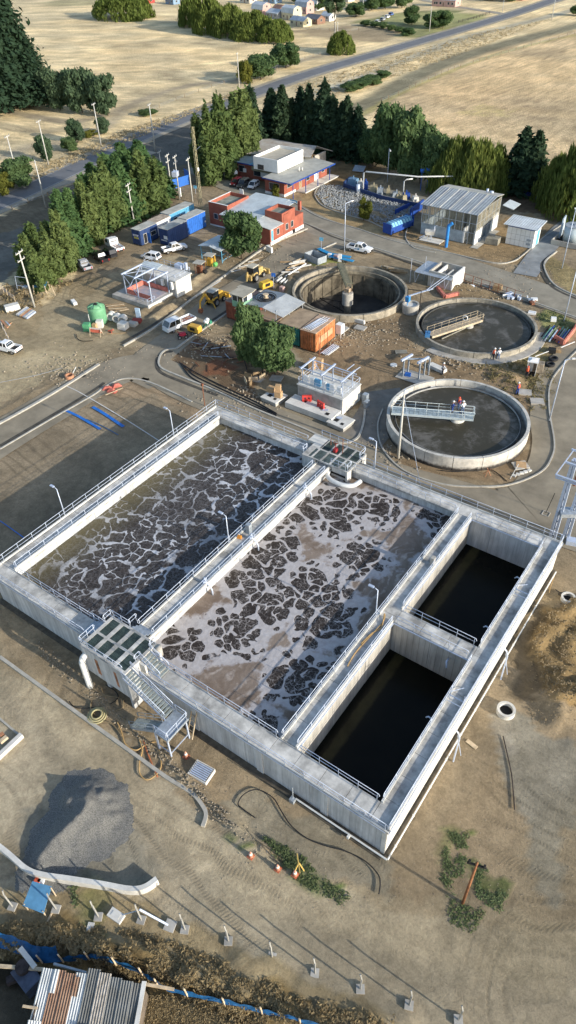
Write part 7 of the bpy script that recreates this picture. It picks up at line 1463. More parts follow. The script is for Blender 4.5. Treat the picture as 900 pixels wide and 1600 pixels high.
# levelled field behind the basin: tapes, netting, manhole
def tape(label, px_, m, w_=.35, name='marking_tape', h=.05): 
    c = catmull(pxs(px_),5); c, L, R_ = strip_pts([tuple(p) for p in c], w_, h, 1, True); k = len(c); mb = MB().add(L+R_,[(i,k+i,k+i+1,i+1) for i in range(k-1)]); return solo(name, mb, m, label, 'tape')
MBT = mat('blue_tape',(.02,.16,.55),.4)
tape('left of the two bright blue strips on the brown earth',[(104,642),(125,652),(157,671)],MBT,.45); tape('right of the two bright blue strips on the brown earth',[(145,636),(165,648),(193,667)],MBT,.5); tape('thin dull blue strip between the two bright ones',[(135,655),(160,666),(185,680)],mat('dusty_blue_tape',(.06,.13,.25),.6),.15)
tape('thin blue strip in shadow at the left edge behind the basin',[(0,814),(20,828),(38,841)],MBT,.12); tape('thin white string line crossing the brown earth',[(105,604),(122,612),(150,628),(200,658),(250,690)],mat('chalk',(.62,.60,.56),.9),.16)
tape('white string line along the left bank of the dirt road',[(0,598),(60,586),(98,575)],mat('chalk',(.62,.60,.56)),.14)
for k, (a, b, c_) in enumerate(((168,608,.6),(175,612,.3),(182,604,1.2))): solo('red_netting', MB().box((0,0,.25),(1.6,.8,.5),c_,.4), mat('netting_red',(.55,.16,.12),.8,.3,2), ('left','middle','right')[k]+' bundle of crumpled red netting by the rounded kerb corner', 'netting', 'red netting bundles', loc=hexo(a,b))
solo('wood_stick', MB().bar(hexo(165,617,.4),hexo(192,606,.5),.08), M_TIMBL, 'pale stick lying over the red netting', 'stick')
t = thing('clay_pipe_stub', 'open manhole with an orange pipe stub by the dirt road', 'manhole', hexo(109,590)); part('ring', MB().ring((0,0,0),.5,.7,0,.5,16), mat('terracotta',(.48,.24,.14),.8), t); part('marker', MB().bar((-.2,.5,0),(.3,1.4,1.3),.1), M_PIPEW, t); part('pit', MB().box((1.3,1.4,.03),(1.0,.8,.04)), M_DARK, t)
# middle yard: blue sheets, timbers, logs
for k, (a, b) in enumerate((((498,388),(520,400)),((505,392),(535,404)),((515,400),(552,408)),((512,396),(548,402)))): solo('blue_sheet', MB().bar(hexo(*a,.35+.12*k),hexo(*b,.3+.1*k),.9,.12), mat('sky_blue_sheet',(.02,.26,.52),.45,.15,1), ORD[k]+' long sky blue sheet from the left in the stack beyond the drained tank', 'sheet', 'sky blue sheets')
t = thing('mesh_crate', 'low grey mesh pen beside the sky blue sheets', 'pen', hexo(493,407), -.25); part('panel', MB().bb(-2,-1.2,0,2,-1.15,1.3).bb(-2,1.15,0,2,1.2,1.3), M_GALV_D, t); part('panel', MB().bb(-2,-1.14,0,-1.95,1.14,1.3).bb(1.95,-1.14,0,2,1.14,1.3), M_GALV_D, t)
blk('white bag hanging at the sky blue sheets',(515,403),(.7,.5,.9),M_WHITE,.2,0,'bag','bag'); blk('pale pink box at the sky blue sheets',(525,406),(.9,.6,1.0),mat('pinkish',(.55,.38,.34),.8),.2,0,'box','box'); blk('white board by the bridge end of the drained tank',(531,409),(.7,.2,1.6),M_WHITE,.3,0,'board','board')
rl = random.Random(11)
for k in range(12): a = (449+rl.uniform(0,30),428-rl.uniform(0,22)); solo('timber_beam', MB().box((0,0,.15+.1*(k%3)),(2.6+rl.random()*1.6,.22,.2)), (M_TIMB,M_TIMBL,M_CONC_W)[k%3], ORD[k]+' beam in the scattered timber left of the drained tank', 'beam', 'scattered timber', loc=hexo(*a), rz=1.2+rl.uniform(-.7,.7))
solo('white_pipe_length', MB().tube([hexo(446,432,.4),hexo(478,412,.4)],.14,7), M_WHITE, 'long white pipe lying across the scattered timber', 'pipe'); blk('white drum by the scattered timber',(441,455),(.8,.8,.9),mat('pinkish',(.55,.38,.34)),0,0,'drum','drum')
for k in range(3): solo('concrete_pipe_piece', MB().tube([hexo(432+k*6,440+k*1.5,.3),hexo(440+k*6,434+k*1.5,.3)],.25,8), M_CONC_W, ('left','middle','right')[k]+' short pale pipe piece beside the kerb above the workshop roof', 'pipe', 'short pipe pieces')
for k in range(8): solo('log', MB().tube([(-1.6,0,.2+.16*(k%3)),(1.6,0,.2+.18*(k%3))],.17,7), M_TIMB if k%2 else M_TIMBL, ORD[k]+' log in the pile beyond the drained tank', 'log', 'log pile', loc=hexo(606+k*2.5,421+k*.9), rz=-.1+.05*k)
for k in range(6): solo('timber_board', MB().box((0,0,.12+.04*k),(2.4,.3,.06)), M_TIMBL if k%2 else M_CONC_W, ORD[k]+' board on the verge left of the fresh concrete lane', 'board', 'boards on the verge', loc=hexo(368+k*7,424-k*3.6), rz=1.1+.1*(k%2))
tape('long white kerb stone row left of the fresh concrete lane',[(300,468),(345,440)],M_CONC_W,.3,'kerb_stones',.2)
solo('white_rubble', MB().box((0,0,.5),(1.8,.4,1.1),-.3), M_WHITE, 'small white board by the office corner near the lane', 'board', loc=hexo(421,393))
# dark corner by the container workshop
M_CHAR = mat('dark_scrap',(.05,.04,.04),.9,.4,2)
for k in range(26):
    a, b = 300+(k//4)*13+rl.uniform(0,9), 532+rl.uniform(0,45); solo('rebar_length', MB().box((0,0,.12),(1.6+rl.random()*2.2,.08+.1*rl.random(),.1)), (M_RUST,M_CHAR,M_TIMB,M_GALV_D)[k%4], ORD[k//4]+' '+('rusty','charred','brown wooden','grey')[k%4]+' bar from the left in the dark scrap yard by the curved kerb', 'scrap', 'scrap lengths', loc=hexo(a,b), rz=rl.uniform(0,3))
for k, (a, b) in enumerate(((388,590),(396,596),(402,588),(410,592),(392,602),(384,598))): solo('formwork_sheet', MB().box((0,0,.4),(1.5,.12,.8),0,.9), M_TIMBL if k%2 else M_TIMB, ORD[k]+' wooden formwork sheet in the heap at the foot of the green trees', 'formwork', 'formwork heap', loc=hexo(a,b), rz=.5*k)
for k in range(3): solo('black_pipe', MB().tube(catmull([hexo(280+k*4,565+k*3,.12),hexo(300+k*3,590-k*4,.12),hexo(345,612-k*5,.12),hexo(400,636-k*4,.12),hexo(432,650-k*2,.12)],6),.10,6), M_BLACK, ('nearest','middle','farthest')[k]+' of three long black pipes lying along the kerb', 'pipe', 'long black pipes')
for k, (a, b, lb) in enumerate(((535,514,'left square slab below the drained tank'),(563,513,'right square slab below the drained tank'),(405,594,'left grey slab behind the cardboard chamber'),(432,592,'right grey slab behind the cardboard chamber'),(820,614,'upper slab by the rim of the nearest clarifier'),(839,628,'lower slab by the rim of the nearest clarifier'),(627,552,'tan slab beside the pipe frames'),(738,0,''),(813,728,'pale square cover on the dirt below the nearest clarifier'))):
    if lb: solo('concrete_slab', MB().box((0,0,.1),(1.9,1.5,.2)), M_CONC if k != 6 else M_CONC_D, lb, 'slab', loc=hexo(a,b), rz=.1*k)
blk('flat grey slab leaning at the foot of the drained tank wall',(553,502),(4.2,.5,.6),M_CONC_W,.05,0,'slab','slab')
# steel pipe frames
t = thing('steel_pipe_frame', 'pair of grey steel gantry frames on a slab above the nearest clarifier', 'frame'); 
for k, (a, b) in enumerate((((629,589),(637,583)),((654,593),(662,587)),((669,586),(669,586)))):
    A, B = P(*a), P(*b)
    part('post', MB().bar((A.x,A.y,0),(A.x,A.y,2.9),.2), M_GALV_D, t); 
    if k < 2: part('post', MB().bar((B.x,B.y,0),(B.x,B.y,2.9),.2), M_GALV_D, t); part('top_beam', MB().bar((A.x-.2,A.y-.5,3.0),(B.x+.2,B.y+.6,3.0),.3), M_GALV, t)
A, B = P(633,586), P(668,586); part('long_beam', MB().bar((A.x,A.y,2.8),(B.x,B.y,2.8),.2), M_GALV_D, t); part('slab', MB().bb(A.x-1,A.y-1.4,0,A.x+4.2,A.y+1.6,.1), M_CONC, t)
blk('blue pump under the pipe frames',(637,588),(.9,.5,.6),M_BLUE2,.2,0,'pump','pump'); blk('long pale trough behind the pipe frames',(683,577),(3.0,1.1,.5),M_CONC_W,-.2,0,'trough','trough'); solo('white_disc', MB().cyl((0,0,0),.55,.15,14), M_PIPEW, 'white round cover on orange scraps left of the pipe frames', 'cover', loc=hexo(615,571))
# guard booth, tyres, materials
gb = thing('guard_booth', 'white booth with an open dark front where a worker stands', 'booth', hexo(829,584), .25); part('shell', MB().bb(-.7,-.7,0,-.64,.7,2.3).bb(.64,-.7,0,.7,.7,2.3).bb(-.64,.64,0,.64,.7,2.3), M_WHITE, gb); part('roof', MB().bb(-.8,-.8,2.3,.8,.8,2.4).box((0,0,2.5),(1.1,1.1,.2),0,.5), M_WHITE, gb); part('floor', MB().bb(-.64,-.7,0,.64,.64,.06), M_DARK, gb)
blk('wooden crate beside the guard booth',(840,580),(1.5,1.3,1.5),mat('grey_timber',(.27,.23,.18),.9,.3,2),.2,0,'wooden_crate','crate'); solo('white_stick', MB().bar(hexo(836,557,.3),hexo(862,547,.3),.1), M_PIPEW, 'white stick on the ground above the guard booth', 'stick'); solo('white_stick', MB().bar(hexo(876,543,.3),hexo(898,534,.3),.12), M_PIPEW, 'white stick below the pink netting', 'stick')
for k, (a, b) in enumerate(((859,571),(864,562))): solo('old_tyre', MB().torus((0,0,.22),.6,.2,18,8), M_BLACK, ('nearer','farther')[k]+' of two old tyres lying on the grass by the curved kerb', 'tyre', 'old tyres', True, loc=hexo(a,b))
blk('dark box on the grass above the tyres',(862,550),(1.2,1.0,.6),M_DARK,.3,0,'box','box'); blk('small tan box right of the tyres',(870,549),(1.3,1.0,.5),M_TIMB,.3,0,'box','box')
for k in range(16):
    a, b = 852+k*2.4, 518+k*.3+(k%3)*3; solo('pipe_length', MB().bar(hexo(a-6,b+8,.2+.1*(k%3)),hexo(a+7,b-10,.25+.1*(k%3)),.16,.14), (M_DARK,mat('sea_green_pipe',(.14,.34,.28),.6),M_GALV_D,M_BLUE,mat('light_green_pipe',(.30,.42,.22),.6),mat('light_blue_board',(.45,.58,.72)),M_TIMB,mat('scrap_red',(.30,.05,.04)))[k%8], ('dark','sea green','grey','blue','light green','pale blue','wooden','red')[k%8]+(' length in the left half' if k < 8 else ' length in the right half')+' of the pipe pile by the round tank', 'pipe', 'pile of pipe lengths')
blk('white box on the pipe pile',(864,503),(.9,.8,.6),M_WHITE,.4,.2,'box','box'); blk('white sheet on the rim side grass',(831,490),(1.3,1.0,.3),M_WHITE,.2,0,'sheet','sheet')
t = thing('safety_net_fence', 'pink safety netting round two sides of the pipe pile', 'netting'); c = pxs([(866,532),(880,540),(896,520),(903,505)]); 
for a, b in zip(c[:-1],c[1:]): part('net', MB().bar((a.x,a.y,.5),(b.x,b.y,.5),.25,1.0), mat('pink_netting',(.58,.20,.15)), t)
for k, p_ in enumerate(c): part('stake', MB().bar((p_.x,p_.y,0),(p_.x,p_.y,1.1),.06), M_TIMBL, t)
t = thing('safety_net_fence', 'pink safety netting in front of the white-ended concrete box', 'netting'); c = pxs([(683,452),(695,466),(716,461)])
for a, b in zip(c[:-1],c[1:]): part('net', MB().bar((a.x,a.y,.35),(b.x,b.y,.3),.5,.6), mat('pink_netting',(.58,.20,.15)), t)
t = thing('scrap_heap', 'heap of pale and grey scrap at the far rim of the right clarifier', 'scrap heap', hexo(815,468))
for k in range(14): part('scrap_piece', MB().box((rl.uniform(-3,3),rl.uniform(-1,1),.3),(rl.uniform(.4,1.4),rl.uniform(.2,.8),rl.uniform(.2,.6)),rl.uniform(0,3)), (M_WHITE,M_GALV,M_GALV_D,M_RUST)[k%4], t)
t = thing('white_machine_part', 'white machine part on the dirt beside the brown mesh fence', 'machine part', hexo(735,452), .3); part('body', MB().box((0,0,.4),(1.4,.8,.8),0,.7), M_WHITE, t); part('hub', MB().tube([(.4,-.5,.4),(.4,.5,.4)],.3,10), M_GALV, t)
for k in range(5): blk(ORD[k]+' pale paving block from the left below the nearest clarifier',(803+k*6,744-k*2),(.5,.4,.2),M_CONC_W,.3*k,0,'paving_block','block','paving blocks')
blk('tan square cover beside the foot of the nearest clarifier',(814,728),(1.3,1.2,.3),mat('cardboard',(.5,.33,.18)),.4,0,'cover','cover'); solo('wire_prop', MB().bar((-.5,0,0),(.3,.1,1.0),.07).bar((.5,0,0),(-.2,.1,1.0),.07).bar((0,-.6,0),(0,.1,.9),.07), mat('orange_board',(.5,.24,.13)), 'orange wooden prop at the foot of the nearest clarifier', 'prop', loc=hexo(761,742))
solo('white_stake', MB().bar((0,0,0),(.4,.8,2.0),.06), M_PIPEW, 'thin white stake leaning by the foot of the nearest clarifier', 'stake', loc=hexo(797,748)); solo('black_hose', MB().tube(catmull([hexo(688,735,.1),hexo(715,737,.1),hexo(748,733,.1),hexo(770,735,.1),hexo(792,752,.1)],6),.06,5), M_BLACK, 'black hose along the foot of the nearest clarifier', 'hose')
blk('stone block in the pit right of the white machine part',(777,452),(1.6,1.2,.9),M_TIMB,.2,0,'block','block'); blk('cream sack by the cardboard boxes near the green trees',(470,585),(.7,.6,.6),M_TIMBL,0,0,'sack','sack')
# ---------------------------------------------------------------- people
def skin_mesh(name, V, E_, R_, m, sub=1):
    me = bpy.data.meshes.new(name); me.from_pydata(V, E_, []); o = bpy.data.objects.new(name, me); COL.objects.link(o)
    sk = o.modifiers.new('Skin','SKIN'); sk.use_smooth_shade = True
    for i, r in enumerate(R_): me.skin_vertices[0].data[i].radius = (r if isinstance(r, tuple) else (r, r))
    me.skin_vertices[0].data[0].use_root = True
    sb = o.modifiers.new('Sub','SUBSURF'); sb.levels = sub; sb.render_levels = sub
    dg = bpy.context.evaluated_depsgraph_get(); out = bpy.data.meshes.new_from_object(o.evaluated_get(dg)); out.name = name; out.materials.clear(); out.materials.append(m)
    bpy.data.objects.remove(o); return out
def rig(arms):
    """joints of a standing adult facing +X; arms: 'down', 'front' or 'hip'"""
    J = {'pel':(0,0,.95),'wst':(0,0,1.12),'chs':(.01,0,1.34),'nck':(.02,0,1.50),'hd':(.05,0,1.62),'top':(.04,0,1.73)}
    for s_, n in ((1,'l'),(-1,'r')):
        st_ = .10 if s_ == 1 else -.06
        J['hip'+n] = (0,s_*.10,.92); J['kne'+n] = (st_*.6+.03,s_*.12,.50); J['ank'+n] = (st_,s_*.13,.09); J['toe'+n] = (st_+.17,s_*.15,.04)
        J['sho'+n] = (0,s_*.19,1.42)
        e, h_, f = {'down':((-.03,s_*.25,1.14),(.06,s_*.26,.90),(.09,s_*.25,.80)), 'front':((.10,s_*.26,1.18),(.34,s_*.16,1.14),(.43,s_*.14,1.16)), 'hip':((-.05,s_*.36,1.18),(.05,s_*.20,1.00),(.10,s_*.16,.97))}[arms]
        J['elb'+n] = e; J['wri'+n] = h_; J['hnd'+n] = f
    return J
def pmesh(J, names, edges, rad, m, nm): return skin_mesh(nm, [J[n] for n in names], [(names.index(a),names.index(b)) for a, b in edges], [rad[n] for n in names], m)
ARM = lambda: [(a+n,b+n) for n in 'lr' for a, b in (('sho','elb'),('elb','wri'))]
LEGS = lambda: [(a+n,b+n) for n in 'lr' for a, b in (('hip','kne'),('kne','ank'))]
M_SKIN = mat('skin',(.42,.24,.16),.6,.05); M_HAIR = mat('dark_hair',(.02,.015,.012),.7); PM = {}
def person(label, loc, face, shirt, trousers, arms='down', vest=None, helmet=None, h=1.0):
    J = rig(arms); t = thing('person', label, 'person', loc, face); t.scale = (h,)*3
    k = ('b', arms)
    if k not in PM:
        names = ['pel','wst','chs','nck','hd','top']+[a+n for n in 'lr' for a in ('hip','kne','ank','toe','sho','elb','wri','hnd')]
        rad = {'pel':(.13,.10),'wst':(.12,.09),'chs':(.14,.10),'nck':.055,'hd':(.085,.10),'top':.07}
        for n in 'lr': rad.update({'hip'+n:.085,'kne'+n:.055,'ank'+n:.04,'toe'+n:.035,'sho'+n:.055,'elb'+n:.04,'wri'+n:.028,'hnd'+n:(.04,.02)})
        ed = [('pel','wst'),('wst','chs'),('chs','nck'),('nck','hd'),('hd','top')]+[('pel','hip'+n) for n in 'lr']+[('ank'+n,'toe'+n) for n in 'lr']+[('chs','sho'+n) for n in 'lr']+[('wri'+n,'hnd'+n) for n in 'lr']+ARM()+LEGS()
        PM[k] = pmesh(J, names, ed, rad, M_SKIN, 'body')
        fg = MB()
        for n, s_ in (('l',1),('r',-1)):
            a, b = Vector(J['wri'+n]), Vector(J['hnd'+n]); d = (b-a).normalized()
            sd_ = Vector((0,1,0)) if abs(d.y) < .8 else Vector((1,0,0))
            for q in range(4): fg.tube([b+sd_*(q-1.5)*.018, b+sd_*(q-1.5)*.02+d*(.045+.01*(q in (1,2)))+Vector((.01,0,0)), b+sd_*(q-1.5)*.018+d*.075+Vector((.03,0,-.01))],.009,5)
            fg.tube([a+d*.03+Vector((.02,0,0)), a+d*.07+Vector((.05,0,0)), a+d*.10+Vector((.055,0,0))],.010,5)
        PM[('f',arms)] = fg.mesh('fingers', M_SKIN, True)
        fc = MB().box((.145,0,1.63),(.03,.025,.05)).box((.135,.035,1.66),(.015,.022,.012)).box((.135,-.035,1.66),(.015,.022,.012)).box((.135,0,1.585),(.012,.05,.012)).box((.05,.10,1.63),(.04,.015,.06)).box((.05,-.10,1.63),(.04,.015,.06)); PM['face'] = fc.mesh('face', M_SKIN)
    b = obj('body', PM[k], t); obj('fingers', PM[('f',arms)], b); obj('face', PM['face'], b)
    k2 = ('s', arms, shirt.name)
    if k2 not in PM:
        nm = ['wst','pel','chs']+[a+n for n in 'lr' for a in ('sho','elb','wri')]; rd = {'wst':(.165,.13),'pel':(.165,.13),'chs':(.18,.135)}
        for n in 'lr': rd.update({'sho'+n:.085,'elb'+n:.062,'wri'+n:.048})
        PM[k2] = pmesh(J, nm, [('wst','pel'),('wst','chs')]+[('chs','sho'+n) for n in 'lr']+ARM(), rd, shirt, 'shirt')
    obj('shirt', PM[k2], t)
    k3 = ('t', trousers.name)
    if k3 not in PM:
        nm = ['pel']+[a+n for n in 'lr' for a in ('hip','kne','ank')]; rd = {'pel':(.16,.125)}
        for n in 'lr': rd.update({'hip'+n:.11,'kne'+n:.08,'ank'+n:.065})
        PM[k3] = pmesh(J, nm, [('pel','hip'+n) for n in 'lr']+LEGS(), rd, trousers, 'trousers')
    obj('trousers', PM[k3], t)
    for n in 'lr': part('boot', MB().box((J['ank'+n][0]+.06,J['ank'+n][1],.06),(.28,.11,.12),0,.8), M_TRIM, t)
    if vest: part('vest', MB().tube([(0,0,1.0),(0,0,1.2),(0,0,1.40),(0,0,1.47)],.20,14,.19), vest, t, True)
    if helmet: part('helmet', MB().tube([(.05,0,1.70),(.05,0,1.78),(.05,0,1.84)],.135,14,.07).tube([(.07,0,1.695),(.07,0,1.71)],.165,14), helmet, t, True)
    else: part('hair', MB().tube([(.03,0,1.66),(.03,0,1.74),(.03,0,1.79)],.115,12,.06), M_HAIR, t, True)
    return t
V_OR = mat('vest_orange',(.75,.14,.06),.6); V_WH = mat('helmet_white',(.75,.75,.73),.4); V_RD = mat('helmet_red',(.65,.09,.05),.4); C_BL = mat('work_blue',(.03,.07,.28),.8); C_LB = mat('pale_shirt',(.55,.58,.62),.8); C_BK = mat('dark_trousers',(.03,.03,.04),.8); C_DB = mat('denim',(.10,.15,.26),.8)
person('worker in orange vest and white helmet at the near rim of the right clarifier', hexo(770,562), 1.2, C_LB, C_BK, 'down', V_OR, V_WH, 1.12)
person('worker in pale shirt and white helmet beside the orange vest at the right clarifier', hexo(778,562), 2.4, C_LB, C_DB, 'hip', None, V_WH, 1.12)
person('worker in an orange vest standing inside the open white booth', hexo(822,590), -1.5, C_BK, C_BK, 'down', V_OR, V_RD, 1.12)
person('worker in pale shirt and dark trousers behind the nearest clarifier', hexo(691,585), 1.0, C_LB, C_BK, 'front', None, V_WH, 1.12)
person('worker in blue overalls bending over the bridge rail of the nearest clarifier', (*P(706,644,2.4)[:2],2.42), .6, C_BL, C_BL, 'front', None, V_WH, 1.0)
person('worker in an orange vest on the bridge of the nearest clarifier', (*P(716,640,2.4)[:2],2.42), -2.0, C_BL, C_DB, 'front', V_OR, V_RD, 1.12)
person('worker in pale overalls next to the orange vest on the bridge', (*P(722,646,2.4)[:2],2.42), 2.6, C_LB, C_DB, 'hip', None, V_WH, 1.1)
person('worker in dark blue with a white helmet behind the right rim of the nearest clarifier', hexo(808,616), 2.8, C_BL, C_BL, 'down', V_OR, V_WH, 1.12)
# ---------------------------------------------------------------- foreground
M_GRAV = mat('grey_gravel',(.20,.198,.185),.95,.4,12,.05,16)
gp = [Vector(P(*q)) for q in ((140,1256),(138,1274),(118,1292),(92,1312),(74,1338),(62,1362))]
n = 110; c0 = P(118,1320); v = []; f = []
X_ = np.linspace(c0.x-9,c0.x+9,n); Y_ = np.linspace(c0.y-8.5,c0.y+8.5,n); GXX, GYY = np.meshgrid(X_,Y_)
wx = GXX+(fbm(GXX*.7,GYY*.7,5)-.5)*1.4; wy = GYY+(fbm(GXX*.7,GYY*.7,6)-.5)*1.4
best = np.full(GXX.shape,-9.0)
for i in range(40):
    t_ = i/39*(len(gp)-1); a = min(int(t_),len(gp)-2); q = gp[a].lerp(gp[a+1],t_-a); hh = 2.0-1.1*(i/39)
    dx, dy = wx-q.x, wy-q.y; r = np.hypot(np.where(dx > 0,dx*.5,dx*.62), dy*.8); best = np.maximum(best, hh-r)
Zg = np.where(best < .5, .5*np.exp((np.minimum(best,.5)-.5)*1.5)-.20, best-.20)+(fbm(GXX*1.1,GYY*1.1,8)-.5)*.16*np.clip(best+.6,0,1)+(fbm(GXX*7,GYY*7,2)-.5)*.07
mb = MB(); mb.v = [(float(a),float(b),float(c)) for a,b,c in zip(GXX.ravel(),GYY.ravel(),Zg.ravel())]
for j in range(n-1):
    for i in range(n-1):
        k = j*n+i
        if max(Zg[j,i],Zg[j,i+1],Zg[j+1,i],Zg[j+1,i+1]) > -.05: mb.f.append((k,k+1,k+n+1,k+n))
struct('gravel_pile', mb, M_GRAV, True, kind='stuff')
kerb([(-12,1316),(18,1340),(45,1363),(70,1372),(110,1378),(160,1386),(205,1394),(228,1391),(247,1378)], .38, .75, M_CONC_W, name='retaining_wall')
rw = [o for o in bpy.data.objects if o.name.startswith('retaining_wall')][0]; del rw['kind']; rw['label'] = 'low pale concrete wall curving along the foot of the gravel pile'; rw['category'] = 'wall'
kerb([(-14,1111),(10,1132),(33,1151)], .18, .14); lw = kerb([(35,1150),(0,1183),(-12,1195)], .40, .42, M_CONC_W, name='low_wall'); del lw['kind']; lw['label'] = 'short bright white wall end at the left edge above the gravel'; lw['category'] = 'wall'
for k, (a, b, lb) in enumerate((((0,1150),(6,1146),'orange board end cut by the left edge'),((0,1160),(11,1151),'pale beam beside the orange board at the left edge'))): solo('timber_end', MB().bar(hexo(*a,.5),hexo(*b,.5),.35,.3), mat('orange_board',(.5,.24,.13)) if k == 0 else M_TIMBL, lb, 'beam')
# fence posts with bent tips
M_FP = mat('dull_concrete_post', (.33,.325,.30), .9, .2, 2)
fp = thing('concrete_fence_post', '', 'fence post'); part('shaft', MB().bar((0,0,0),(0,0,2.3),.11).bar((0,0,2.27),(-.16,.12,2.7),.09), M_FP, fp); part('footing', MB().box((0,0,.06),(.6,.6,.16),.4), M_CONC, fp)
FB = [(20,1417),(88,1421),(154,1433),(221,1438),(289,1453),(357,1471),(425,1496),(492,1521),(563,1546),(639,1571),(716,1594)]
for i, b_ in enumerate(FB): place(fp, USED, hexo(*b_), .1*(i%3), ORD[i]+' bent-topped concrete fence post from the left in the foreground row', 'bent-topped fence posts')
t = thing('propped_blue_board', 'square blue board on wooden props below the curved wall', 'board', (*hexo(66,1412)[:2],0), .3); part('board', MB().quad((-.9,-.8,1.0),(.9,-.8,1.0),(.7,.9,1.6),(-.9,.8,1.6),.06), mat('dull_blue_board',(.09,.24,.40),.6,.15,1), t); part('leg', MB().bar((-.8,-.7,0),(-.8,-.7,1.1),.08).bar((.8,-.7,0),(.8,-.7,1.1),.08).bar((.7,.8,0),(.7,.8,1.6),.08), M_TIMBL, t)
solo('steel_tube', MB().tube([hexo(218,1421,1.6),hexo(262,1445,.15)],.09,7), M_GALV, 'shiny steel tube leaning from a fence post to the ground', 'tube'); solo('steel_tube', MB().tube([hexo(190,1430,.2),hexo(218,1422,1.3)],.05,6), M_GALV_D, 'thin dull tube leaning on the left of the same fence post', 'tube')
solo('concrete_footing', MB().box((0,0,.15),(1.2,.7,.3)).box((0,0,.31),(.7,.35,.04)), M_CONC_W, 'pale loose footing block left of the leaning steel tube', 'block', loc=hexo(182,1432), rz=.1); solo('concrete_footing', MB().box((0,0,.08),(.8,.8,.12)), M_CONC, 'flat footing at the lower end of the shiny tube', 'block', loc=hexo(266,1447), rz=.3)
for k, (a, b) in enumerate(((60,1379),(66,1378))): blk(('red','white')[k]+' bag tucked behind the blue board by the wall',(a,b),(.5,.4,.4),(V_OR,M_WHITE)[k],.3,0,'bag','bag')
blk('short tan stick on the dirt below the blue board',(79,1431),(.12,.9,.08),M_TIMBL,.3,0,'stick','stick'); blk('small white paper on the dirt among the fence posts',(141,1449),(.5,.7,.04),M_CONC_W,.5,0,'paper','paper')
# blue tarpaulin fence
tp = catmull(pxs([(-20,1478),(20,1488),(50,1500),(75,1506),(105,1503),(140,1500),(175,1506),(215,1520),(236,1533),(262,1549),(310,1560),(360,1573),(410,1585),(460,1600),(520,1618)]),6)
v = []; nf = len(tp)
for i, p_ in enumerate(tp):
    sag = .25*math.sin(i*1.3)+.12*math.sin(i*3.1); lean = .75 if i < 22 else .12; hh = (.95 if i < 22 else .62)+.08*math.sin(i*.8)
    for k in range(4): q = k/3; v.append((p_.x-lean*.6*q+.03*math.sin(i*2+k*2),p_.y+lean*q*.8+.04*math.sin(i*1.7+k),max(0,zat(p_.x,p_.y))*.9+.10+(hh+sag*.3)*q+.12*math.sin(k*2.1+i*.4)))
tf = thing('tarpaulin_fence', 'sagging blue tarpaulin fence winding along the bottom edge', 'fence'); mb = MB(); mb.v = v; mb.f = [(i*4+k,(i+1)*4+k,(i+1)*4+k+1,i*4+k+1) for i in range(nf-1) for k in range(3)]
part('tarpaulin', mb, mat('blue_tarpaulin',(.02,.12,.30),.4,.3,2,.02,3), tf, True)
for i in range(2, nf, 7): p_ = tp[i]; part('post', MB().bar((p_.x,p_.y,0),(p_.x-.1,p_.y,1.5),.10), M_TIMBL, tf)
# shack with corrugated roof
shk = thing('corrugated_shack', 'shack with a patched corrugated roof at the bottom left corner', 'shack'); ZR = 2.6
A, B, C2 = P(68,1512,ZR), P(226,1534,ZR), P(40,1612,ZR); ux = (B-A); Lx = ux.length; ux.normalize(); vy = (C2-A); Ly = vy.length*1.5; vy.normalize(); nz = Vector((0,0,1))
def csheet(u0, u1, v0, v1, m, dz, lb=None, per=.17, amp=.035):
    k = max(2,int((u1-u0)/per*2)); mb = MB()
    for i in range(k+1):
        u_ = u0+(u1-u0)*i/k; o_ = A+ux*u_+nz*(dz+(amp if i%2 else -amp)+.10*u_*0); mb.v += [tuple(o_+vy*v0+nz*.02*v0), tuple(o_+vy*v1-nz*.10*v1)]
    for i in range(k): mb.f.append((2*i,2*i+2,2*i+3,2*i+1))
    return part('roof_sheet', mb, m, shk, label=lb)
Z1 = mat('old_zinc',(.42,.44,.44),.55,.25,.9,metal=.3,col2=(.26,.25,.23)); Z2 = mat('pale_zinc',(.58,.60,.60),.5,.2,1,metal=.2,col2=(.40,.42,.42)); Z3 = mat('brown_rusted_zinc',(.20,.11,.07),.9,.4,1.5,col2=(.30,.20,.14)); Z4 = mat('dark_zinc',(.20,.21,.21),.6,.3,.9,metal=.3,col2=(.13,.13,.12)); Z5 = mat('flaking_white_sheet',(.42,.39,.35),.9,.5,2.5,col2=(.20,.18,.15))
w_ = Lx/9
for i, (m_, a, b, dz) in enumerate(((Z2,0,.62,0),(Z3,0,1,.03),(Z3,.02,1,.05),(Z2,.0,1,.03),(Z4,-.06,1,.10),(Z5,-.03,.62,.14),(Z4,0,1,.10),(Z4,.02,1,.13),(Z4,.03,1,.10))): csheet(i*w_-.06,(i+1)*w_+.06,Ly*a,Ly*b,m_,dz)
csheet(-.06,w_+.06,Ly*.55,Ly*1,Z2,-.03); csheet(w_*1.0,w_*1.5,0,Ly*.25,Z2,.09); csheet(w_*4.7,w_*7,Ly*.60,Ly,Z1,.17,per=.25); csheet(w_*2.9,w_*3.5,Ly*.05,Ly*.25,Z3,.09)
wl = MB(); a_, b_2, c_2, d_ = A+ux*.15+vy*.2, B-ux*.15+vy*.2, B-ux*.15+vy*Ly, A+ux*.15+vy*Ly
for p_, q_ in ((a_,b_2),(b_2,c_2),(c_2,d_),(d_,a_)): wl.bar((p_.x,p_.y,1.2),(q_.x,q_.y,1.2),.1,2.4)
part('wall', wl, mat('grey_boards',(.16,.13,.10),.9,.3,2), shk); part('edge_board', MB().bar(B+nz*.12,B+vy*Ly+nz*-.1,.3,.06), M_CONC_W, shk)
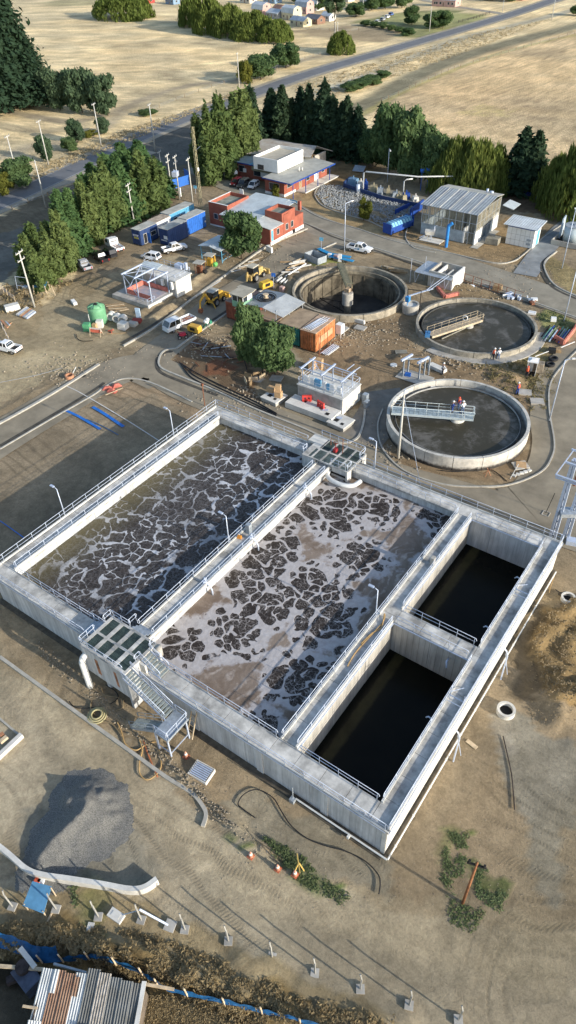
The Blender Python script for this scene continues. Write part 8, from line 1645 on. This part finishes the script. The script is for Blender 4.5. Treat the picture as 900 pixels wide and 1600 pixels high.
for k in (.42,.72): q = A+vy*Ly*k; part('rafter_end', MB().bar(q-ux*.7+nz*-.1,q+ux*.3-nz*.1,.14), M_TIMBL, shk)
solo('long_rail', MB().bar(hexo(-20,1508,1.4),hexo(70,1515,1.4),.22,.2), M_TIMBL, 'long weathered beam leading to the shack from the left edge', 'beam'); solo('long_rail', MB().tube([hexo(84,1506,1.2),hexo(135,1520,1.3)],.1,6), M_GALV_D, 'grey tube leaning over the shack roof edge', 'tube'); solo('long_rail', MB().bar(hexo(228,1538,1.2),hexo(272,1546,1.0),.18,.16), M_TIMBL, 'pale beam running right from the shack roof corner', 'beam'); solo('thin_pole', MB().bar(hexo(134,1546,.1),hexo(72,1514,.6),.06), M_TIMB, 'thin pole in the dark strip behind the shack', 'pole')
blk('dull blue-grey box beside the shack',(47,1532),(2.0,1.3,1.2),mat('grey_blue_box',(.10,.12,.17),.7,.3,1),-.1,0,'box','box'); solo('dark_drum', MB().cyl((0,0,1.2),.5,.4,14), M_CHAR, 'dark round drum lid on the box beside the shack', 'drum', loc=hexo(44,1521)); blk('white plank over the beam by the shack',(52,1507),(1.9,.35,.06),M_CONC_W,-.1,1.55,'plank','plank'); blk('pile of dark boards left of the blue-grey box',(30,1528),(1.6,.5,.5),M_CHAR,1.0,0,'board','board')
# cones, pallet, hoses, manholes
cn = thing('traffic_cone', '', 'traffic cone'); part('cone', MB().tube([(0,0,.05),(0,0,.75)],.19,12,.05), mat('cone_orange',(.62,.30,.20),.7), cn, True); part('base', MB().box((0,0,.03),(.45,.45,.06)), mat('cone_orange_base',(.55,.16,.08),.6), cn); part('band', MB().tube([(0,0,.36),(0,0,.52)],.137,12,.107), M_WHITE, cn, True)
for a, b, lb in ((291,1182,'traffic cone by the pallet near the steel stairs'),(392,1338,'leftmost cone along the weedy ditch'),(434,1358,'middle cone along the weedy ditch'),(461,1367,'cone beside the yellow trestle at the ditch end')): place(cn, USED, hexo(a,b), 0, lb, 'traffic cones', 1.1)
t = thing('pallet_of_tubes', 'small pallet with grey tubes standing beside the basin wall', 'pallet', hexo(315,1210), .1)
for k in range(5): part('plank', MB().bb(-.9,-.6+k*.28,.08,.9,-.45+k*.28,.14), M_TIMBL, t)
part('side', MB().bb(-.95,-.7,0,.95,-.62,.5).bb(-.95,.7,0,.95,.78,.5).bb(-.95,-.62,0,-.88,.7,.5).bb(.88,-.62,0,.95,.7,.5), M_CONC_W, t)
for k in range(7): part('tube', MB().tube([(-.8,-.5+k*.18,.5),(.8,-.5+k*.18,.5)],.07,6), M_GALV, t)
t = thing('yellow_trestle', 'thin yellow wooden trestle at the end of the weedy ditch', 'trestle', hexo(458,1366), .9); part('leg', MB().bar((0,0,0),(.5,.1,1.5),.08).bar((.9,0,0),(.55,.1,1.5),.08), mat('pale_yellow_wood',(.60,.42,.12),.7), t); part('bar', MB().bar((.4,-.6,1.45),(.6,.8,1.5),.09), mat('pale_yellow_wood',(.60,.42,.12)), t)
t = thing('wooden_ladder', 'short wooden ladder leaning on the basin wall by the stairs', 'ladder', hexo(296,1153), .0); part('rail', MB().bar((-.3,0,0),(-.2,1.1,3.0),.1), M_TIMBL, t); part('rail', MB().bar((.3,0,0),(.35,1.1,3.0),.1), M_TIMBL, t)
for k in range(5): part('rung', MB().bar((-.28+.02*k,.2*k+.1,.3+.55*k),(.3+.01*k,.2*k+.1,.3+.55*k),.06), M_TIMBL, t)
MH = mat('tan_hose',(.46,.30,.13)); MO = mat('orange_hose',(.55,.17,.07),.6)
def hose(label, px_, m, r=.07, z=.1): return solo('hose', MB().tube(catmull([hexo(a,b,z) for a,b in px_],7),r,6), m, label, 'hose', smooth=True)
hose('long black hose looping across the gravel beside the basin wall',[(399,1278),(377,1262),(372,1255),(380,1242),(396,1234),(410,1236),(428,1248),(440,1268),(455,1290),(480,1310),(510,1322),(540,1330),(570,1345),(590,1365),(594,1380),(592,1397)],M_BLACK,.05)
hose('tan hose looping twice over the kerb below the stairs',[(183,1128),(190,1145),(196,1163),(212,1172),(228,1164),(244,1160),(250,1180),(251,1200),(240,1214),(228,1218),(218,1208),(218,1190),(222,1172),(216,1150)],MH,.065); hose('orange hose falling straight from the stairs to the loop',[(222,1150),(230,1175),(238,1195),(246,1214)],MO,.06)
hose('brown hose running from the pipe to the coil',[(142,1095),(142,1108),(150,1118),(162,1126),(176,1132),(190,1150)],mat('brown_hose',(.22,.17,.10),.7),.08); hose('thin dark hose curling beside the white pipe',[(108,1096),(120,1106),(150,1105),(172,1100),(184,1090),(180,1080),(165,1070)],M_BLACK,.05); hose('loop of brown hose under the chamber',[(158,1075),(162,1085),(175,1088),(190,1092),(192,1105),(180,1112),(196,1125)],mat('brown_hose',(.22,.17,.10)),.07)
for k in range(3): p_ = hexo(152,1119); solo('hose_coil', MB().torus((0,0,.12+.1*k),.85-.18*k,.09,24,6), mat('khaki_hose',(.40,.36,.20),.7), ('largest bottom','middle','smallest top')[k]+' ring of the coiled hose beside the kerb', 'hose coil', 'coiled hose rings', True, loc=p_)
for k, (a, b, r_, lb) in enumerate(((887,937,.75,'round concrete manhole ring beside the brown spoil heap'),(790,1112,.85,'round concrete manhole ring in the wet patch below the spoil heap'))):
    t = thing('manhole_ring', lb, 'manhole', hexo(a,b), 0, 'manhole rings'); part('ring', MB().ring((0,0,-.1),r_*.72,r_,0,.55,28), M_CONC_W, t, False); part('shaft', MB().cyl((0,0,.02),r_*.72,.03,24), M_DARK, t)
hose('black cable loops over the upper manhole ring',[(868,921),(876,926),(884,924),(880,931),(872,928),(884,928),(890,930)],M_BLACK,.04,.3); blk('tan board on the gravel right of the basin wall',(737,1163),(1.1,.4,.06),M_TIMBL,-.2,0,'board','board')
hose('thin rod pegs and cord beside the basin corner',[(866,900),(862,912),(858,926)],MH,.04,.1)
hose('wire across the wet gravel at the right',[(786,1150),(793,1180),(800,1215),(804,1265)],M_CHAR,.05,.04)
# low stones scattered on the bare earth
st_ = MB(); rs = random.Random(9)
for k in range(700):
    a, b = rs.uniform(340,900), rs.uniform(1100,1420)
    if P(a,b).x < -8 and P(a,b).y > 22.6: continue
    p_ = P(a,b); s_ = rs.uniform(.02,.055); st_.box((p_.x,p_.y,zat(p_.x,p_.y)+s_*.3),(s_*1.6,s_*1.2,s_),rs.uniform(0,3),.6)
for k in range(900):
    c_ = rs.choice(((60,1010,140,1075),(140,1075,230,1160),(230,1160,290,1215),(290,1215,340,1270),(340,1270,420,1335))); t_ = rs.random(); a = c_[0]+(c_[2]-c_[0])*t_+rs.gauss(0,6); b = c_[1]+(c_[3]-c_[1])*t_+rs.gauss(0,6)
    p_ = P(a,b); s_ = rs.uniform(.03,.11); st_.box((p_.x,p_.y,zat(p_.x,p_.y)+s_*.3),(s_*1.6,s_*1.2,s_),rs.uniform(0,3),.6)
hq = [(p.x,p.y) for p in pxs([(850,955),(910,935),(960,960),(960,1110),(880,1110),(845,1070),(832,1010)])]; sc_ = MB()
for k in range(2600):
    p_ = P(rs.uniform(828,900), rs.uniform(930,1130)); i_ = inpoly(np.array([p_.x]), np.array([p_.y]), hq)[0]
    if not i_ and rs.random() < .8: continue
    s_ = rs.uniform(.03,.09); sc_.box((p_.x,p_.y,zat(p_.x,p_.y)+rs.uniform(-.02,.06)),(s_*1.7,s_*1.2,s_),rs.uniform(0,3),.55)
struct('soil_clods', sc_, mat('tan_clod',(.33,.255,.15),.95,.3,2), kind='stuff')
for k in range(3000):
    a, b = rs.choice(((440,400),(560,520),(720,560),(300,540),(120,580),(620,700),(380,630),(760,440)))
    p_ = P(a+rs.gauss(0,38), b+rs.gauss(0,14)); s_ = rs.uniform(.06,.22)
    if any(math.hypot(p_.x-c[0],p_.y-c[1]) < R_+.3 for c, R_, h_ in CLAR) or (BX0-.3 < p_.x < BX1+.3 and BY0-.3 < p_.y < BY1+.3): continue
    st_.box((p_.x,p_.y,zat(p_.x,p_.y)+s_*.3),(s_*1.6,s_*1.2,s_),rs.uniform(0,3),.6)
struct('loose_stones', st_, mat('loose_stone',(.34,.29,.22),.95,.3,3), kind='stuff')
# ---------------------------------------------------------------- village at the top
MW = {k: mat('house_'+k, c, .85, .12, .6) for k, c in {'cream':(.56,.52,.44),'yellow':(.60,.55,.38),'pink':(.52,.34,.30),'white':(.66,.66,.64),'blue':(.20,.30,.42),'brown':(.24,.14,.10),'red':(.42,.07,.06),'grey':(.34,.36,.38),'green':(.16,.32,.20)}.items()}
RFS = [mat('roof_zinc',(.52,.56,.59),.5,.15,.6,metal=.2), mat('roof_rusty',(.28,.17,.13),.8,.25,.6), mat('roof_blue_grey',(.36,.42,.48),.6,.15,.6), mat('roof_dark',(.13,.14,.16),.7,.15,.6)]
def house(label, px_, wc_, rf, L_=8, W_=6, h=2.8, rz=0, kind='gable', name='house'):
    t = thing(name, label, 'house', hexo(*px_), rz); m = MW[wc_]
    part('wall', MB().bb(-L_/2,-W_/2,0,L_/2,W_/2,h), m, t); rh = {'gable':1.6,'gambrel':3.2,'flat':.4}[kind]
    if kind == 'gambrel': pr = [(-W_/2,h),(-W_/2+.5,h+2.2),(0,h+rh),(W_/2-.5,h+2.2),(W_/2,h)]
    elif kind == 'gable': pr = [(-W_/2,h),(0,h+rh),(W_/2,h)]
    else: pr = [(-W_/2,h),(-W_/2,h+.15),(W_/2,h+.4),(W_/2,h)]
    part('gable', MB().prism(pr,-L_/2+.02,L_/2-.02,'x'), m, t)
    up = [p_ for p_ in pr if p_[1] > h or kind != 'flat']; rmb = MB()
    for (a, b) in zip(pr[:-1],pr[1:]):
        if kind == 'flat' and (a[0] == b[0]): continue
        rmb.quad((-L_/2-.3,a[0]*1.04,a[1]+.06),(L_/2+.3,a[0]*1.04,a[1]+.06),(L_/2+.3,b[0]*1.04,b[1]+.06),(-L_/2-.3,b[0]*1.04,b[1]+.06),.1)
    part('roof', rmb, RFS[rf], t)
    for x in (-L_/2+1.2, L_/2-2.2): win(t,'y-',x,1.0,x+1.1,2.1,-W_/2)
    win(t,'y-',-.5,.1,.4,2.1,-W_/2,'door',MW['brown']); win(t,'x+',-.6,1.0,.6,2.1,L_/2)
    if kind == 'gambrel': win(t,'x+',-.5,h+.8,.5,h+1.9,L_/2)
    return t
ry = math.radians
for lb, px_, wc_, rf, L_, W_, h, rz, kd in (
 ('pinkish house with a steep round-shouldered roof, leftmost beside the willows',(409,24),'pink',0,9,6.5,3,ry(-12),'gambrel'),('cream house with a steep round-shouldered roof in the middle of the front row',(456,30),'yellow',0,9,6.5,3,ry(-12),'gambrel'),
 ('yellow low house end with a white gable at the corner of the front row',(470,40),'yellow',0,10,6,2.4,ry(-12),'gable'),('salmon house with a steep roof between two pale ones',(476,20),'pink',2,9,6,3,ry(-12),'gambrel'),('white house with a steep roof right of the salmon one',(492,15),'white',0,9,6,3.2,ry(-12),'gambrel'),
 ('low zinc roofed house between the first two steep roofs',(432,28),'grey',0,9,7,2.5,ry(-12),'gable'),('small brown roofed house at the front between steep roofs',(437,22),'brown',1,6,5,2.8,ry(-12),'gable'),('dark roofed sheds right of the yellow gable',(492,36),'brown',3,9,6,2.2,ry(-10),'gable'),('white hut behind the dark roofed sheds',(513,32),'white',0,6,5,2.2,ry(-10),'gable'),
 ('far zinc roofed house behind the willows',(388,4),'cream',0,9,6,2.6,ry(-10),'gable'),('far blue roofed house at the top edge',(426,4),'blue',2,10,6,2.6,ry(-10),'gable'),('far cream house at the top edge',(452,-2),'cream',0,9,6,2.8,ry(-10),'gable'),('far grey roofed house behind the white steep one',(480,0),'grey',0,10,6,2.8,ry(-10),'gable'),('house with a rust brown roof among village trees',(540,2),'cream',1,9,6,2.8,ry(-8),'gable'),
 ('low zinc house behind the village trees left of the lot',(575,8),'cream',0,8,6,2.6,ry(-8),'gable'),('white low house behind the lot trees',(604,0),'white',2,10,6,2.6,ry(-8),'gable'),('small pink house at the top left edge behind the willows',(232,4),'red',0,7,5,2.5,ry(-10),'gable'),('low blue shed at the top edge right of the drooping willow',(270,6),'blue',2,8,5,2.4,ry(-10),'gable'),('brownish shed near the top left behind the field',(295,2),'brown',1,7,5,2.4,ry(-10),'gable')): house(lb, px_, wc_, rf, L_, W_, h, rz, kd)
hs = house('long pale pink single-storey building by the highway junction',(697,9),'pink',0,14,8,3.0,ry(2),'gable'); 
for x in (-4.6,-2.4,-.2 +2.6,4.6): win(hs,'y-',x,1.0,x+1.2,2.2,-4)
house('long red barn at the top right behind the junction',(790,-2),'red',3,22,9,3.2,ry(4),'flat','barn'); house('red barn farther right at the top edge',(838,-10),'red',1,16,9,3.2,ry(4),'flat','barn')
for k, (a, b) in enumerate(((586,38),(594,34),(601,30),(607,26))): o = car(ORD[k]+' parked car from the left in the dusty village lot', (PW,paintm('silver_grey',(.36,.38,.42)),PW,paintm('car_blue',(.05,.12,.35)))[k]); put(o,(a,b),(a+8,b-3))
# fences along the fields
def wirefence(label, px_, gap=5.0, h=1.2, m=None, board=False):
    t = thing('field_fence', label, 'fence'); c = catmull(pxs(px_),6); L_ = 0; pts = [c[0]]
    for a, b in zip(c[:-1],c[1:]):
        L_ += (b-a).length
        if L_ >= gap: pts.append(b); L_ = 0
    pts.append(c[-1]); pm = MB().tube([(0,0,0),(0,0,h)],.08,5).mesh('post', m or M_TIMB)
    for p_ in pts[:280]: obj('post', pm, t, (p_.x,p_.y,0))
    w2 = MB()
    for a, b in zip(pts[:-1],pts[1:]):
        for z in ((.5,.95) if not board else (.5,.8,1.1)): w2.bar((a.x,a.y,z),(b.x,b.y,z),.03 if not board else .08)
    part('wire' if not board else 'rail', w2, M_GALV_D if not board else (m or M_TIMB), t); return t
wirefence('long wire fence along the right-hand dirt track and the dry field',[(596,160),(640,140),(700,112),(760,93),(830,72),(905,52)],4.5); wirefence('wire fence between the highway verge and the upper field',[(230,176),(300,148),(360,128),(420,112),(500,86),(540,78)],5); wirefence('wire fence below the highway at the dark gravel strip',[(20,330),(60,312),(108,300),(150,280)],5)
wirefence('dark rail fence in front of the grassy lot by the highway',[(716,36),(740,30),(765,22)],3.0,1.3,M_CHAR,True); wirefence('low fence behind the village front row',[(470,46),(500,47),(530,50),(560,48)],4,1.2)
wirefence('blue tarp topped fence at the foot of the willows',[(790,300),(830,310),(870,322),(905,330)],3,.9,M_BLUE,True)
